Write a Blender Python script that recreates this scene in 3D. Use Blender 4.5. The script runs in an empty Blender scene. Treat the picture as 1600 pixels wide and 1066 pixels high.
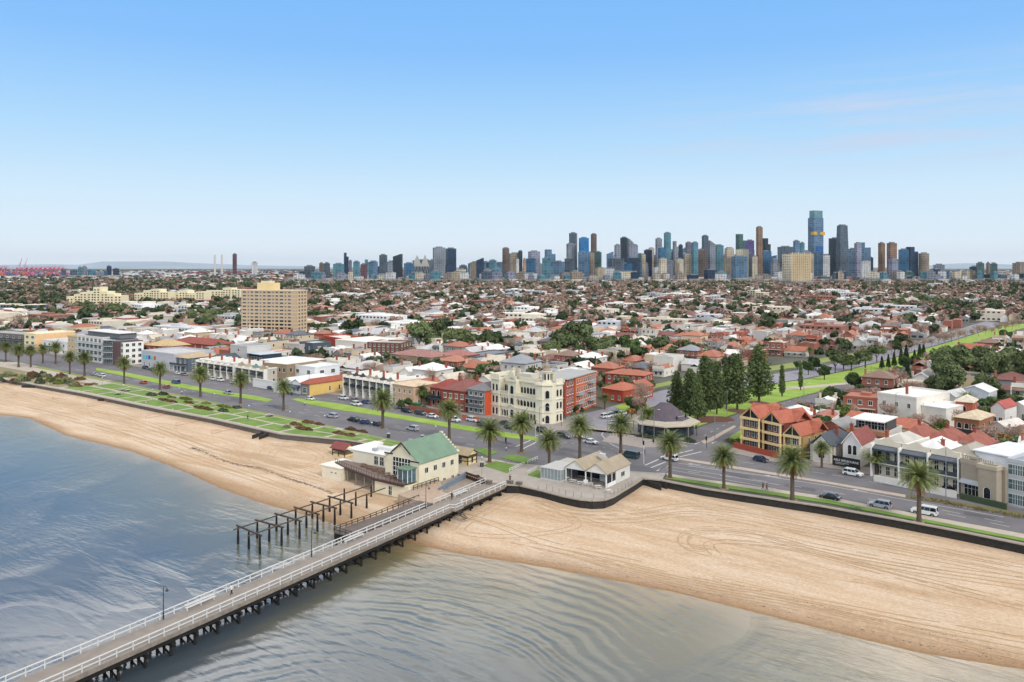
import bpy, bmesh, math, random
import numpy as np
from mathutils import Vector, Matrix
from mathutils.geometry import tessellate_polygon
R = math.radians
S = bpy.context.scene
COL = S.collection
# ------------------------------------------------------------------ camera
# world: X runs along the esplanade, Y inland along the pier, Z up, metres; road level z = 0
F, HC, Y0 = 1240.0, 52.0, 417.0
_ca, _sa = math.cos(R(-35)), math.sin(R(-35))
_ox, _oy = (795-800)*HC/(757-Y0), HC*F/(757-Y0)
def old2w(X, Y):
    X -= _ox; Y -= _oy
    return (X*_ca + Y*_sa, -X*_sa + Y*_ca)
def W(x, y, z=0.0):
    d = (HC-z)*F/(y-Y0)
    return old2w((x-800)*d/F, d)
def WD(x, d):
    return old2w((x-800)*d/F, d)
def PX(u, v, z=0.0):
    X = _ox + u*_ca - v*_sa; Y = _oy + u*_sa + v*_ca
    Y = max(Y, 1.0)
    return 800 + X*F/Y, Y0 + (HC-z)*F/Y, Y
CAM = old2w(0, 0)
cam = bpy.data.cameras.new('camera'); co = bpy.data.objects.new('camera', cam); COL.objects.link(co)
co.location = (CAM[0], CAM[1], HC); co.rotation_euler = (R(90), 0, R(35))
cam.sensor_width = 36; cam.lens = F/1600*36; cam.shift_y = -(533-Y0)/1600
cam.clip_start = 1; cam.clip_end = 90000
S.camera = co
# ------------------------------------------------------------------ sky and sun
w = bpy.data.worlds.new('World'); S.world = w; w.use_nodes = True
nt = w.node_tree; N = nt.nodes; L = nt.links; N.clear()
def nd(tree, t, **k):
    n = tree.nodes.new(t)
    for a, b in k.items():
        if a in n.inputs: n.inputs[a].default_value = b
        else: setattr(n, a, b)
    return n
out = nd(nt, 'ShaderNodeOutputWorld'); bg = nd(nt, 'ShaderNodeBackground'); bg.inputs[1].default_value = 1.0
L.new(bg.outputs[0], out.inputs[0])
tc = nd(nt, 'ShaderNodeTexCoord'); sep = nd(nt, 'ShaderNodeSeparateXYZ'); L.new(tc.outputs['Generated'], sep.inputs[0])
SUN_EL, SUN_AZ = 40, 112     # azimuth: degrees clockwise from +Y
sky = nd(nt, 'ShaderNodeTexSky', sky_type='NISHITA', sun_disc=False)
sky.sun_elevation = R(SUN_EL); sky.sun_rotation = R(SUN_AZ); sky.air_density = 1.0; sky.ozone_density = 3.0; sky.dust_density = 0.5
skm = nd(nt, 'ShaderNodeVectorMath', operation='SCALE'); skm.inputs['Scale'].default_value = 0.11
L.new(sky.outputs[0], skm.inputs[0])
rp = nd(nt, 'ShaderNodeValToRGB'); L.new(sep.outputs[2], rp.inputs[0])
def lin(h):
    h = h.lstrip('#'); o = []
    for i in (0, 2, 4):
        c = int(h[i:i+2], 16)/255
        o.append(c/12.92 if c <= .04045 else ((c+.055)/1.055)**2.4)
    return tuple(o) + (1.0,)
els = rp.color_ramp.elements
els[0].position = 0.0; els[0].color = lin('EAF4FD')
els[1].position = 1.0; els[1].color = lin('4D8FE0')
for p, c in ((.03, 'E4F3FF'), (.09, 'D2ECFF'), (.15, 'B6DFFF'), (.20, 'A2D3FF'), (.26, '8AC4FF'), (.33, '80BEFE'), (.5, '72B2F8')):
    e = els.new(p); e.color = lin(c)
mx = nd(nt, 'ShaderNodeMix', data_type='RGBA'); mx.inputs[0].default_value = 0.96
L.new(skm.outputs[0], mx.inputs[6]); L.new(rp.outputs[0], mx.inputs[7])
# clouds added above the view: overcast overhead, lower band brightened for glints on water
mp = nd(nt, 'ShaderNodeMapping'); mp.inputs['Scale'].default_value = (1.6, 1.6, 3.2); L.new(tc.outputs['Generated'], mp.inputs[0])
nz = nd(nt, 'ShaderNodeTexNoise', Scale=2.2, Detail=7, Roughness=.58, Distortion=.25); L.new(mp.outputs[0], nz.inputs[0])
mr = nd(nt, 'ShaderNodeMapRange'); mr.inputs[1].default_value = .40; mr.inputs[2].default_value = .60; L.new(nz.outputs[0], mr.inputs[0])
el = nd(nt, 'ShaderNodeMapRange'); el.inputs[1].default_value = .325; el.inputs[2].default_value = .40; L.new(sep.outputs[2], el.inputs[0])
up = nd(nt, 'ShaderNodeMapRange'); up.inputs[1].default_value = .5; up.inputs[2].default_value = .85; L.new(sep.outputs[2], up.inputs[0])
cv_ = nd(nt, 'ShaderNodeMapRange'); cv_.inputs[3].default_value = .72; L.new(mr.outputs[0], cv_.inputs[0])
mxx = nd(nt, 'ShaderNodeMath', operation='MAXIMUM'); L.new(cv_.outputs[0], mxx.inputs[0]); L.new(up.outputs[0], mxx.inputs[1])
cm = nd(nt, 'ShaderNodeMath', operation='MULTIPLY'); L.new(mxx.outputs[0], cm.inputs[0]); L.new(el.outputs[0], cm.inputs[1])
# faint streaks of high cloud low on the right
mp2 = nd(nt, 'ShaderNodeMapping'); mp2.inputs['Scale'].default_value = (2.2, 2.2, 34); mp2.inputs['Rotation'].default_value = (0.02, 0.05, 0)
L.new(tc.outputs['Generated'], mp2.inputs[0])
n2 = nd(nt, 'ShaderNodeTexNoise', Scale=1.7, Detail=6, Roughness=.6); L.new(mp2.outputs[0], n2.inputs[0])
m2 = nd(nt, 'ShaderNodeMapRange'); m2.inputs[1].default_value = .47; m2.inputs[2].default_value = .70; m2.inputs[4].default_value = .95; L.new(n2.outputs[0], m2.inputs[0])
band = nd(nt, 'ShaderNodeMapRange'); band.inputs[1].default_value = .24; band.inputs[2].default_value = .16; L.new(sep.outputs[2], band.inputs[0])
lo = nd(nt, 'ShaderNodeMapRange'); lo.inputs[1].default_value = .10; lo.inputs[2].default_value = .15; L.new(sep.outputs[2], lo.inputs[0])
rt = nd(nt, 'ShaderNodeMapRange'); rt.inputs[1].default_value = -.50; rt.inputs[2].default_value = -.22; L.new(sep.outputs[0], rt.inputs[0])
b2_ = nd(nt, 'ShaderNodeMath', operation='MULTIPLY'); L.new(lo.outputs[0], b2_.inputs[0]); L.new(rt.outputs[0], b2_.inputs[1])
b4 = nd(nt, 'ShaderNodeMath', operation='MULTIPLY'); L.new(b2_.outputs[0], b4.inputs[0]); L.new(band.outputs[0], b4.inputs[1])
b3 = nd(nt, 'ShaderNodeMath', operation='MULTIPLY'); L.new(m2.outputs[0], b3.inputs[0]); L.new(b4.outputs[0], b3.inputs[1])
mc2 = nd(nt, 'ShaderNodeMix', data_type='RGBA'); mc2.inputs[7].default_value = lin('CDD8F0')
L.new(b3.outputs[0], mc2.inputs[0]); L.new(mx.outputs[2], mc2.inputs[6])
mc = nd(nt, 'ShaderNodeMix', data_type='RGBA'); 
cr = nd(nt, 'ShaderNodeMapRange'); cr.inputs[1].default_value = .5; cr.inputs[2].default_value = .8; cr.inputs[3].default_value = 4.1; cr.inputs[4].default_value = .62; L.new(sep.outputs[2], cr.inputs[0])
cs = nd(nt, 'ShaderNodeVectorMath', operation='SCALE'); cs.inputs[0].default_value = (1.0, .985, .975); 
kb = nd(nt, 'ShaderNodeMapRange'); kb.inputs[3].default_value = .30; kb.inputs[4].default_value = 1.0; L.new(mr.outputs[0], kb.inputs[0])
kk = nd(nt, 'ShaderNodeMath', operation='MULTIPLY'); L.new(cr.outputs[0], kk.inputs[0]); L.new(kb.outputs[0], kk.inputs[1]); L.new(kk.outputs[0], cs.inputs['Scale']); L.new(cs.outputs[0], mc.inputs[7])
L.new(cm.outputs[0], mc.inputs[0]); L.new(mc2.outputs[2], mc.inputs[6])
L.new(mc.outputs[2], bg.inputs[0])
sd = bpy.data.lights.new('sun', 'SUN'); sd.energy = 2.1; sd.angle = R(14); sd.color = (1, .95, .88)
so = bpy.data.objects.new('sun', sd); COL.objects.link(so)
_d = Vector((math.sin(R(SUN_AZ))*math.cos(R(SUN_EL)), math.cos(R(SUN_AZ))*math.cos(R(SUN_EL)), math.sin(R(SUN_EL))))
so.rotation_euler = _d.to_track_quat('Z', 'Y').to_euler()
S.view_settings.view_transform = 'Standard'; S.view_settings.look = 'None'; S.view_settings.gamma = 1
S.view_settings.exposure = 0.0
S.cycles.max_bounces = 5; S.cycles.diffuse_bounces = 2; S.cycles.glossy_bounces = 3; S.cycles.transparent_max_bounces = 6
S.cycles.use_denoising = True
# ------------------------------------------------------------------ materials
_M = {}
def srgb(c):
    if isinstance(c, str): return lin(c)
    return tuple(c) + (1.0,)
def mat(name, col=None, rough=.8, ns=0, na=0, col2=None, bump=0, bs=0, metal=0, spec=None, objcol=False, stripe=None, emit=0, rnd=0, coat=0):
    """painted / stone / cloth surface; ns, na: mottling scale and amount; stripe=(axis, scale, amount) ribs or boards"""
    if name in _M: return _M[name]
    m = bpy.data.materials.new(name); m.use_nodes = True; _M[name] = m
    t = m.node_tree; b = t.nodes['Principled BSDF']; b.inputs['Roughness'].default_value = rough
    b.inputs['Metallic'].default_value = metal
    if spec is not None: b.inputs['Specular IOR Level'].default_value = spec
    if coat: b.inputs['Coat Weight'].default_value = coat
    lk = t.links
    tcn = nd(t, 'ShaderNodeTexCoord')
    if objcol:
        oi = nd(t, 'ShaderNodeObjectInfo'); cur = oi.outputs['Color']
    else:
        rgb = nd(t, 'ShaderNodeRGB'); rgb.outputs[0].default_value = srgb(col); cur = rgb.outputs[0]
    hgt = None
    if ns:
        n = nd(t, 'ShaderNodeTexNoise', Scale=ns, Detail=5, Roughness=.6); lk.new(tcn.outputs['Object'], n.inputs[0])
        mrn = nd(t, 'ShaderNodeMapRange'); mrn.inputs[1].default_value = .3; mrn.inputs[2].default_value = .7
        lk.new(n.outputs[0], mrn.inputs[0])
        if col2 is not None:
            mm = nd(t, 'ShaderNodeMix', data_type='RGBA'); mm.inputs[7].default_value = srgb(col2)
            lk.new(mrn.outputs[0], mm.inputs[0]); lk.new(cur, mm.inputs[6]); cur = mm.outputs[2]
        else:
            mrn.inputs[3].default_value = 1-na; mrn.inputs[4].default_value = 1+na
            vm = nd(t, 'ShaderNodeVectorMath', operation='SCALE'); lk.new(cur, vm.inputs[0]); lk.new(mrn.outputs[0], vm.inputs['Scale']); cur = vm.outputs[0]
        hgt = n.outputs[0]
    if stripe:
        ax, sc, am = stripe
        wv = nd(t, 'ShaderNodeTexWave', Scale=sc, Distortion=.15, Detail=1); wv.bands_direction = ax
        lk.new(tcn.outputs['Object'], wv.inputs[0])
        mrw = nd(t, 'ShaderNodeMapRange'); mrw.inputs[3].default_value = 1-am; mrw.inputs[4].default_value = 1+am; lk.new(wv.outputs['Fac'], mrw.inputs[0])
        vm = nd(t, 'ShaderNodeVectorMath', operation='SCALE'); lk.new(cur, vm.inputs[0]); lk.new(mrw.outputs[0], vm.inputs['Scale']); cur = vm.outputs[0]
        hgt = wv.outputs['Fac']
    if rnd:
        oi = nd(t, 'ShaderNodeObjectInfo'); mo = nd(t, 'ShaderNodeMapRange'); mo.inputs[3].default_value = 1-rnd; mo.inputs[4].default_value = 1+rnd
        lk.new(oi.outputs['Random'], mo.inputs[0])
        vm = nd(t, 'ShaderNodeVectorMath', operation='SCALE'); lk.new(cur, vm.inputs[0]); lk.new(mo.outputs[0], vm.inputs['Scale']); cur = vm.outputs[0]
    lk.new(cur, b.inputs['Base Color'])
    if bump:
        bn = nd(t, 'ShaderNodeBump', Strength=bump, Distance=.05)
        if bs or hgt is None:
            n = nd(t, 'ShaderNodeTexNoise', Scale=bs or 3, Detail=4); lk.new(tcn.outputs['Object'], n.inputs[0]); hgt = n.outputs[0]
        lk.new(hgt, bn.inputs['Height']); lk.new(bn.outputs[0], b.inputs['Normal'])
    if emit:
        b.inputs['Emission Color'].default_value = srgb(col); b.inputs['Emission Strength'].default_value = emit
    return m
def glass(name='window_glass', col='2A3A44', rough=.12):
    return mat(name, col, rough, 1.5, .5, spec=.6)
# ------------------------------------------------------------------ mesh builder
class MB:
    def __init__(s): s.v = []; s.f = []; s.m = []
    def face(s, pts, m=0):
        i = len(s.v); s.v += [tuple(p) for p in pts]; s.f.append(tuple(range(i, i+len(pts)))); s.m.append(m); return s
    def box(s, x0, y0, z0, x1, y1, z1, m=0, bottom=True):
        i = len(s.v)
        s.v += [(x0,y0,z0),(x1,y0,z0),(x1,y1,z0),(x0,y1,z0),(x0,y0,z1),(x1,y0,z1),(x1,y1,z1),(x0,y1,z1)]
        fs = [(4,5,6,7),(0,1,5,4),(1,2,6,5),(2,3,7,6),(3,0,4,7)]
        if bottom: fs.append((3,2,1,0))
        for f in fs: s.f.append(tuple(i+k for k in f)); s.m.append(m)
        return s
    def prism(s, poly, z0, z1, m=0, mside=None, bottom=False):
        n = len(poly)
        area = sum(poly[i][0]*poly[(i+1)%n][1]-poly[(i+1)%n][0]*poly[i][1] for i in range(n))
        if area < 0: poly = poly[::-1]
        i = len(s.v)
        s.v += [(p[0],p[1],z0) for p in poly] + [(p[0],p[1],z1) for p in poly]
        for tri in tessellate_polygon([[Vector((p[0],p[1],0)) for p in poly]]):
            a, b, c = tri
            ar = (poly[b][0]-poly[a][0])*(poly[c][1]-poly[a][1])-(poly[b][1]-poly[a][1])*(poly[c][0]-poly[a][0])
            if ar < 0: b, c = c, b
            s.f.append((i+n+a, i+n+b, i+n+c)); s.m.append(m)
            if bottom: s.f.append((i+c, i+b, i+a)); s.m.append(m)
        ms = m if mside is None else mside
        for k in range(n):
            q = (k+1) % n
            s.f.append((i+k, i+q, i+n+q, i+n+k)); s.m.append(ms)
        return s
    def tube(s, p0, p1, r0, r1=None, n=8, m=0, caps=True):
        r1 = r0 if r1 is None else r1
        p0, p1 = Vector(p0), Vector(p1); d = (p1-p0)
        if d.length < 1e-6: return s
        d.normalize(); a = d.orthogonal().normalized(); b = d.cross(a)
        i = len(s.v)
        for p, r in ((p0, r0), (p1, r1)):
            for k in range(n):
                t = 2*math.pi*k/n; q = p + (a*math.cos(t)+b*math.sin(t))*r; s.v.append(tuple(q))
        for k in range(n):
            q = (k+1) % n; s.f.append((i+k, i+q, i+n+q, i+n+k)); s.m.append(m)
        if caps:
            s.f.append(tuple(i+n-1-k for k in range(n))); s.m.append(m)
            s.f.append(tuple(i+n+k for k in range(n))); s.m.append(m)
        return s
    def beam(s, p0, p1, wd, h, m=0):
        """rectangular bar between two points; h is measured down from the points"""
        p0, p1 = Vector(p0), Vector(p1); d = p1-p0; sd_ = Vector((-d.y, d.x, 0))
        sd_ = sd_.normalized()*wd/2 if sd_.length > 1e-6 else Vector((wd/2, 0, 0))
        z = Vector((0, 0, -h)); i = len(s.v)
        for p in (p0, p1):
            for q in (p-sd_, p+sd_, p+sd_+z, p-sd_+z): s.v.append(tuple(q))
        for f in ((3,2,1,0),(4,5,6,7),(0,1,5,4),(1,2,6,5),(2,3,7,6),(3,0,4,7)): s.f.append(tuple(i+k for k in f)); s.m.append(m)
        return s
    def lathe(s, prof, n=12, c=(0,0,0), m=0):
        i = len(s.v)
        for r, z in prof:
            for k in range(n):
                t = 2*math.pi*k/n; s.v.append((c[0]+r*math.cos(t), c[1]+r*math.sin(t), c[2]+z))
        for j in range(len(prof)-1):
            for k in range(n):
                q = (k+1) % n; s.f.append((i+j*n+k, i+j*n+q, i+(j+1)*n+q, i+(j+1)*n+k)); s.m.append(m)
        return s
    def build(s, name, mats, parent=None, loc=None, rz=0, smooth=False):
        me = bpy.data.meshes.new(name); me.from_pydata(s.v, [], s.f)
        if not isinstance(mats, (list, tuple)): mats = [mats]
        for q in mats: me.materials.append(q)
        if len(mats) > 1: me.polygons.foreach_set('material_index', s.m)
        if smooth: me.polygons.foreach_set('use_smooth', [True]*len(me.polygons))
        me.update()
        o = bpy.data.objects.new(name, me); COL.objects.link(o)
        if parent is not None: o.parent = parent
        if loc is not None: o.location = loc
        if rz: o.rotation_euler = (0, 0, rz)
        return o
def tag(o, label=None, cat=None, group=None, kind=None):
    if label: o['label'] = label
    if cat: o['category'] = cat
    if group: o['group'] = group
    if kind: o['kind'] = kind
    return o
def empty(name, loc=(0,0,0), rz=0, label=None, cat=None, group=None):
    o = bpy.data.objects.new(name, None); COL.objects.link(o); o.location = loc; o.rotation_euler = (0,0,rz); o.empty_display_size = .2
    return tag(o, label, cat, group)
def copy_tree(o, parent=None):
    c = o.copy(); COL.objects.link(c)
    if parent is not None: c.parent = parent
    for ch in list(o.children): copy_tree(ch, c)
    return c
def inst(src, loc, rz=0, sc=1, label=None, group=None, color=None):
    c = copy_tree(src); c.location = loc; c.rotation_euler = (0,0,rz)
    c.scale = sc if isinstance(sc, (tuple, list)) else (sc, sc, sc)
    tag(c, label, None, group)
    if color is not None: paint(c, color)
    return c
def paint(o, d):
    """d: part name -> colour, for parts whose material reads the object colour"""
    b = o.name.split('.')[0]
    if b in d: o.color = srgb(d[b])
    for ch in o.children: paint(ch, d)
def discard(o):
    for ch in list(o.children): discard(ch)
    bpy.data.objects.remove(o)
def interp(tab, x):
    if x <= tab[0][0]:
        (a, b), (c, d) = tab[0], tab[1]
    elif x >= tab[-1][0]:
        (a, b), (c, d) = tab[-2], tab[-1]
    else:
        for i in range(len(tab)-1):
            if tab[i][0] <= x <= tab[i+1][0]: (a, b), (c, d) = tab[i], tab[i+1]; break
    return b + (d-b)*(x-a)/(c-a)
def inpoly(x, y, P):
    c = False; n = len(P); j = n-1
    for i in range(n):
        if (P[i][1] > y) != (P[j][1] > y) and x < (P[j][0]-P[i][0])*(y-P[i][1])/(P[j][1]-P[i][1])+P[i][0]: c = not c
        j = i
    return c
ORD = ['', 'second', 'third', 'fourth', 'fifth', 'sixth', 'seventh', 'eighth', 'ninth', 'tenth', 'eleventh', 'twelfth', 'thirteenth', 'fourteenth', 'fifteenth', 'sixteenth', 'seventeenth', 'eighteenth', 'nineteenth', 'twentieth']
def place_word(i, n):
    if n == 1: return ''
    if i == 0: return 'leftmost'
    if i == n-1: return 'rightmost'
    if i <= n//2: return ORD[i]+' from left'
    return ORD[n-1-i]+' from right'
LM = []     # (px, py, phrase) landmarks labels refer to
def auto_labels(items, plural_hint=''):
    """items: (object, appearance phrase, u, v). Writes labels that single each one out by landmark and order."""
    b = {}
    for o, app, u, v in items:
        x, y, _ = PX(u, v)
        best = min(LM, key=lambda l: abs(l[0]-x)/1.0 + abs(l[1]-y)*2.2)
        dx = x-best[0]
        rel = ('behind' if y < best[1] else 'before') if abs(dx) < 28 else (('left of' if dx < 0 else 'right of') if abs(y-best[1]) < 14 else (('beyond, left of' if dx < 0 else 'beyond, right of') if y < best[1] else ('nearer, left of' if dx < 0 else 'nearer, right of')))
        b.setdefault((app, rel, best[2]), []).append((x, y, o))
    for (app, rel, lm), l in b.items():
        parts = [('', l)]
        if len(l) > 8:
            l.sort(key=lambda q: -q[1]); k = (len(l)+2)//3 if len(l) > 18 else (len(l)+1)//2
            ch = [l[i:i+k] for i in range(0, len(l), k)]
            nm = ['near row', 'middle row', 'far row'] if len(ch) == 3 else ['near row', 'far row']
            parts = list(zip(nm, ch))
        for rw, q in parts:
            q.sort(key=lambda t: t[0])
            for i, (x, y, o) in enumerate(q):
                s = app + ' ' + rel + ' ' + lm
                pw = place_word(i, len(q))
                if rw or pw: s += ', ' + ' '.join(t for t in (pw, ('in '+rw) if rw else '') if t)
                if len(s.split()) > 16: s = s.replace('in near row', 'near row').replace('in middle row', 'middle row').replace('in far row', 'far row')
                if len(s.split()) > 16: s = s.replace('the dark roofed pavilion', 'the pavilion').replace('the white three bay terrace', 'the white terrace').replace('the long white windowed building', 'the windowed building').replace('the weathered stone house', 'the stone house').replace('the orange brick flats roof', 'the flats roof').replace('the dark seven bay terrace', 'the dark terrace').replace('the houses beyond the pines', 'the pine houses').replace('the twin narrow pines', 'the twin pines').replace('the large white villa', 'the white villa').replace('dark green bushy tree', 'dark bushy tree').replace('the long avenue trees', 'the avenue trees')
                o['label'] = s
# ------------------------------------------------------------------ terrain
ZW = -3.2
random.seed(7)
# top edge of the sea wall, from left to right
WALLPX = [(-120, 572), (0, 592), (130, 615), (250, 640), (330, 655), (440, 679), (540, 688), (612, 699), (690, 716), (716, 722)]
WALL_A = [W(*p) for p in WALLPX]
GATE = [W(716, 741), W(748, 742), (-5.7, -1.6), (-.1, -.7)]
WALL_B = [W(*p) for p in ((812, 759), (850, 768), (880, 776), (905, 781), (925, 783), (943, 782), (957, 777), (975, 766), (990, 757), (1003, 748))]
WALL_C = [W(*p) for p in ((1034, 751), (1100, 764), (1180, 776), (1280, 791), (1400, 812), (1500, 831), (1598, 851), (1720, 880))]
_lu = WALL_A[0]
LANDEDGE = [(-1400, WALL_A[0][1]+60)] + WALL_A + GATE + WALL_B + WALL_C
_ru = WALL_C[-1]
LANDEDGE += [(_ru[0]+60, _ru[1]-8), (900, -40)]
far = 60000
land = MB()
poly = LANDEDGE + [(far, -200), (far, far), (-far, far), (-far, 400)]
land.prism(poly, -3.9, -.06, 0, 1)
m_ground = mat('town_ground', '625E55', .95, .05, 0, col2='434A37', bump=.2)
m_basalt = mat('basalt_wall', '2B2926', .9, 1.4, .35, bump=.6, bs=2.5)
o = land.build('ground', [m_ground, m_basalt]); tag(o, 'flat town ground reaching from the sea wall to the horizon', 'ground', kind='structure')
# beach and sea bed
SH = [W(x, y, ZW) for x, y in ((-150, 640), (0, 648), (45, 653), (78, 668), (105, 681), (140, 689), (200, 703), (260, 725), (300, 742), (350, 765), (400, 783), (500, 812), (560, 828), (640, 846), (700, 862), (760, 872), (850, 886), (950, 905), (1050, 925), (1150, 950), (1250, 975), (1350, 1000), (1450, 1022), (1600, 1046))]
SH = sorted(SH) + [(180, -14), (500, 0)]
SH = [(-1400, SH[0][1]+70)] + SH
_wl = sorted([(-1400, WALL_A[0][1]+60)] + WALL_A[:-1] + [(-1, 2), (8, 1), (16, 2), (26, 10), (30, 20)] + WALL_C + [(_ru[0]+60, _ru[1]-8), (500, -10)])
_zw = [(-1400, -1.2), (-150, -1.25), (-60, -1.6), (-30, -2.1), (-10, -2.2), (10, -1.5), (30, -1.6), (120, -1.7), (500, -1.7)]
def shore(u): return interp(SH, u)
def beach_z(u, v):
    s = shore(u); wv_ = interp(_wl, u); zt = interp(_zw, u)
    t = (v-s)/max(wv_-s, 4)
    if t >= 0: return ZW + (zt-ZW)*min(1, t)**.62 + .05*math.sin(u*.35+v*.2)*min(1, t*4)*max(0, 1-t)
    return ZW - .055*(s-v)**1.0 - .02
xs = [-1300, -900, -600, -450] + list(np.arange(-380, 160, 2.0)) + [170, 200, 260, 350, 480]
vs = [-300, -200, -150, -110] + list(np.arange(-90, 34, 1.0)) + [50, 90, 140]
b = MB(); nx = len(xs)
for v in vs:
    for u in xs: b.v.append((u, v, beach_z(u, v)))
lim = [(-1400, 150)] + [(a, c+1.5) for a, c in sorted(WALL_A[:-2])] + [(-22, 8), (-5, 6), (12, 6), (20, 16), (26, 24), (32, 27)] + [(a, c+1.5) for a, c in WALL_C] + [(500, 0)]
for j in range(len(vs)-1):
    for i in range(nx-1):
        if vs[j] > interp(lim, xs[i])+3: continue
        a = j*nx+i; b.f.append((a, a+1, a+nx+1, a+nx)); b.m.append(0)
m = bpy.data.materials.new('beach_sand'); m.use_nodes = True; t = m.node_tree; lk = t.links; bs = t.nodes['Principled BSDF']
g = nd(t, 'ShaderNodeNewGeometry'); sx = nd(t, 'ShaderNodeSeparateXYZ'); lk.new(g.outputs['Position'], sx.inputs[0])
mpg = nd(t, 'ShaderNodeMapping'); mpg.inputs['Rotation'].default_value = (0, 0, R(4)); mpg.inputs['Scale'].default_value = (.025, .13, .3); lk.new(g.outputs['Position'], mpg.inputs[0])
n1 = nd(t, 'ShaderNodeTexNoise', Scale=1.0, Detail=7, Roughness=.65, Distortion=1.2); lk.new(mpg.outputs[0], n1.inputs[0])
n2 = nd(t, 'ShaderNodeTexNoise', Scale=1.5, Detail=9, Roughness=.78); lk.new(g.outputs['Position'], n2.inputs[0])
rmp = nd(t, 'ShaderNodeValToRGB'); lk.new(n1.outputs[0], rmp.inputs[0])
e = rmp.color_ramp.elements; e[0].position = .33; e[0].color = lin('B99B7C'); e[1].position = .60; e[1].color = lin('D2BCA3')
q = e.new(.46); q.color = lin('C8AD8F')
mrz = nd(t, 'ShaderNodeMapRange'); mrz.inputs[1].default_value = ZW+.05; mrz.inputs[2].default_value = ZW+.5; lk.new(sx.outputs[2], mrz.inputs[0])
wet = nd(t, 'ShaderNodeMix', data_type='RGBA'); wet.inputs[6].default_value = lin('98795A'); lk.new(mrz.outputs[0], wet.inputs[0]); lk.new(rmp.outputs[0], wet.inputs[7])
# coarse shell and weed wrack line
mrw = nd(t, 'ShaderNodeMapRange'); mrw.inputs[1].default_value = .62; mrw.inputs[2].default_value = .72; mrw.inputs[4].default_value = .35
n3 = nd(t, 'ShaderNodeTexNoise', Scale=2.6, Detail=5, Roughness=.8); lk.new(g.outputs['Position'], n3.inputs[0]); lk.new(n3.outputs[0], mrw.inputs[0])
mlow = nd(t, 'ShaderNodeMapRange'); mlow.inputs[1].default_value = ZW+1.0; mlow.inputs[2].default_value = ZW+.3; lk.new(sx.outputs[2], mlow.inputs[0])
mu = nd(t, 'ShaderNodeMath', operation='MULTIPLY'); lk.new(mrw.outputs[0], mu.inputs[0]); lk.new(mlow.outputs[0], mu.inputs[1])
wk = nd(t, 'ShaderNodeMix', data_type='RGBA'); wk.inputs[7].default_value = lin('8A5F3C'); lk.new(mu.outputs[0], wk.inputs[0]); lk.new(wet.outputs[2], wk.inputs[6])
# vehicle tracks: long curved pairs of lines, darker where the sand was turned
mpt = nd(t, 'ShaderNodeMapping'); mpt.inputs['Scale'].default_value = (.016, .12, .1); mpt.inputs['Rotation'].default_value = (0, 0, R(5)); lk.new(g.outputs['Position'], mpt.inputs[0])
wv = nd(t, 'ShaderNodeTexWave', Scale=3.4, Distortion=14, Detail=1.5, wave_profile='SIN'); wv.inputs['Detail Scale'].default_value = .7; wv.bands_direction = 'Y'; lk.new(mpt.outputs[0], wv.inputs[0])
tr = nd(t, 'ShaderNodeMapRange'); tr.inputs[1].default_value = .93; tr.inputs[2].default_value = .995; tr.inputs[4].default_value = .5; lk.new(wv.outputs['Fac'], tr.inputs[0])
n4 = nd(t, 'ShaderNodeTexNoise', Scale=.045, Detail=2); lk.new(g.outputs['Position'], n4.inputs[0])
tm = nd(t, 'ShaderNodeMapRange'); tm.inputs[1].default_value = .42; tm.inputs[2].default_value = .6; lk.new(n4.outputs[0], tm.inputs[0])
tt = nd(t, 'ShaderNodeMath', operation='MULTIPLY'); lk.new(tr.outputs[0], tt.inputs[0]); lk.new(tm.outputs[0], tt.inputs[1])
tk = nd(t, 'ShaderNodeMix', data_type='RGBA'); tk.inputs[7].default_value = lin('9C7C5C'); lk.new(tt.outputs[0], tk.inputs[0]); lk.new(wk.outputs[2], tk.inputs[6])
sp = nd(t, 'ShaderNodeMapRange'); sp.inputs[1].default_value = .3; sp.inputs[2].default_value = .7; sp.inputs[3].default_value = .76; sp.inputs[4].default_value = 1.2; lk.new(n2.outputs[0], sp.inputs[0])
vm = nd(t, 'ShaderNodeVectorMath', operation='SCALE'); lk.new(tk.outputs[2], vm.inputs[0]); lk.new(sp.outputs[0], vm.inputs['Scale'])
lk.new(vm.outputs[0], bs.inputs['Base Color']); bs.inputs['Roughness'].default_value = .95; bs.inputs['Specular IOR Level'].default_value = .2
ad = nd(t, 'ShaderNodeMath', operation='SUBTRACT'); lk.new(n2.outputs[0], ad.inputs[0]); lk.new(tt.outputs[0], ad.inputs[1])
bp = nd(t, 'ShaderNodeBump', Strength=.55, Distance=.25); lk.new(ad.outputs[0], bp.inputs['Height']); lk.new(bp.outputs[0], bs.inputs['Normal'])
o = b.build('beach', m, smooth=True); tag(o, 'pale orange sand beach with vehicle tracks below the sea wall', 'beach', kind='structure')
# water: one sheet, shallow over sand near the shore, dark further out
b = MB(); xs = [-2600, -1500, -900, -600] + list(np.arange(-400, 180, 3.0)) + [200, 260, 400, 900, 2500]
vs = [-2500, -1200, -600, -350, -230] + list(np.arange(-180, 2, 2.0)) + [8, 30]
nx = len(xs); dep = []
for v in vs:
    for u in xs:
        b.v.append((u, v, ZW)); dd = shore(u)-v
        if u > 6: dd *= .62
        dep.append(min(1, max(0, dd/52)))
for j in range(len(vs)-1):
    for i in range(nx-1):
        if vs[j] > shore(xs[i])+14 and vs[j] > shore(xs[i+1])+14: continue
        a = j*nx+i; b.f.append((a, a+1, a+nx+1, a+nx)); b.m.append(0)
m = bpy.data.materials.new('sea_water'); m.use_nodes = True; t = m.node_tree; lk = t.links; bs = t.nodes['Principled BSDF']
at = nd(t, 'ShaderNodeAttribute', attribute_name='depth')
g = nd(t, 'ShaderNodeNewGeometry')
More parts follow.
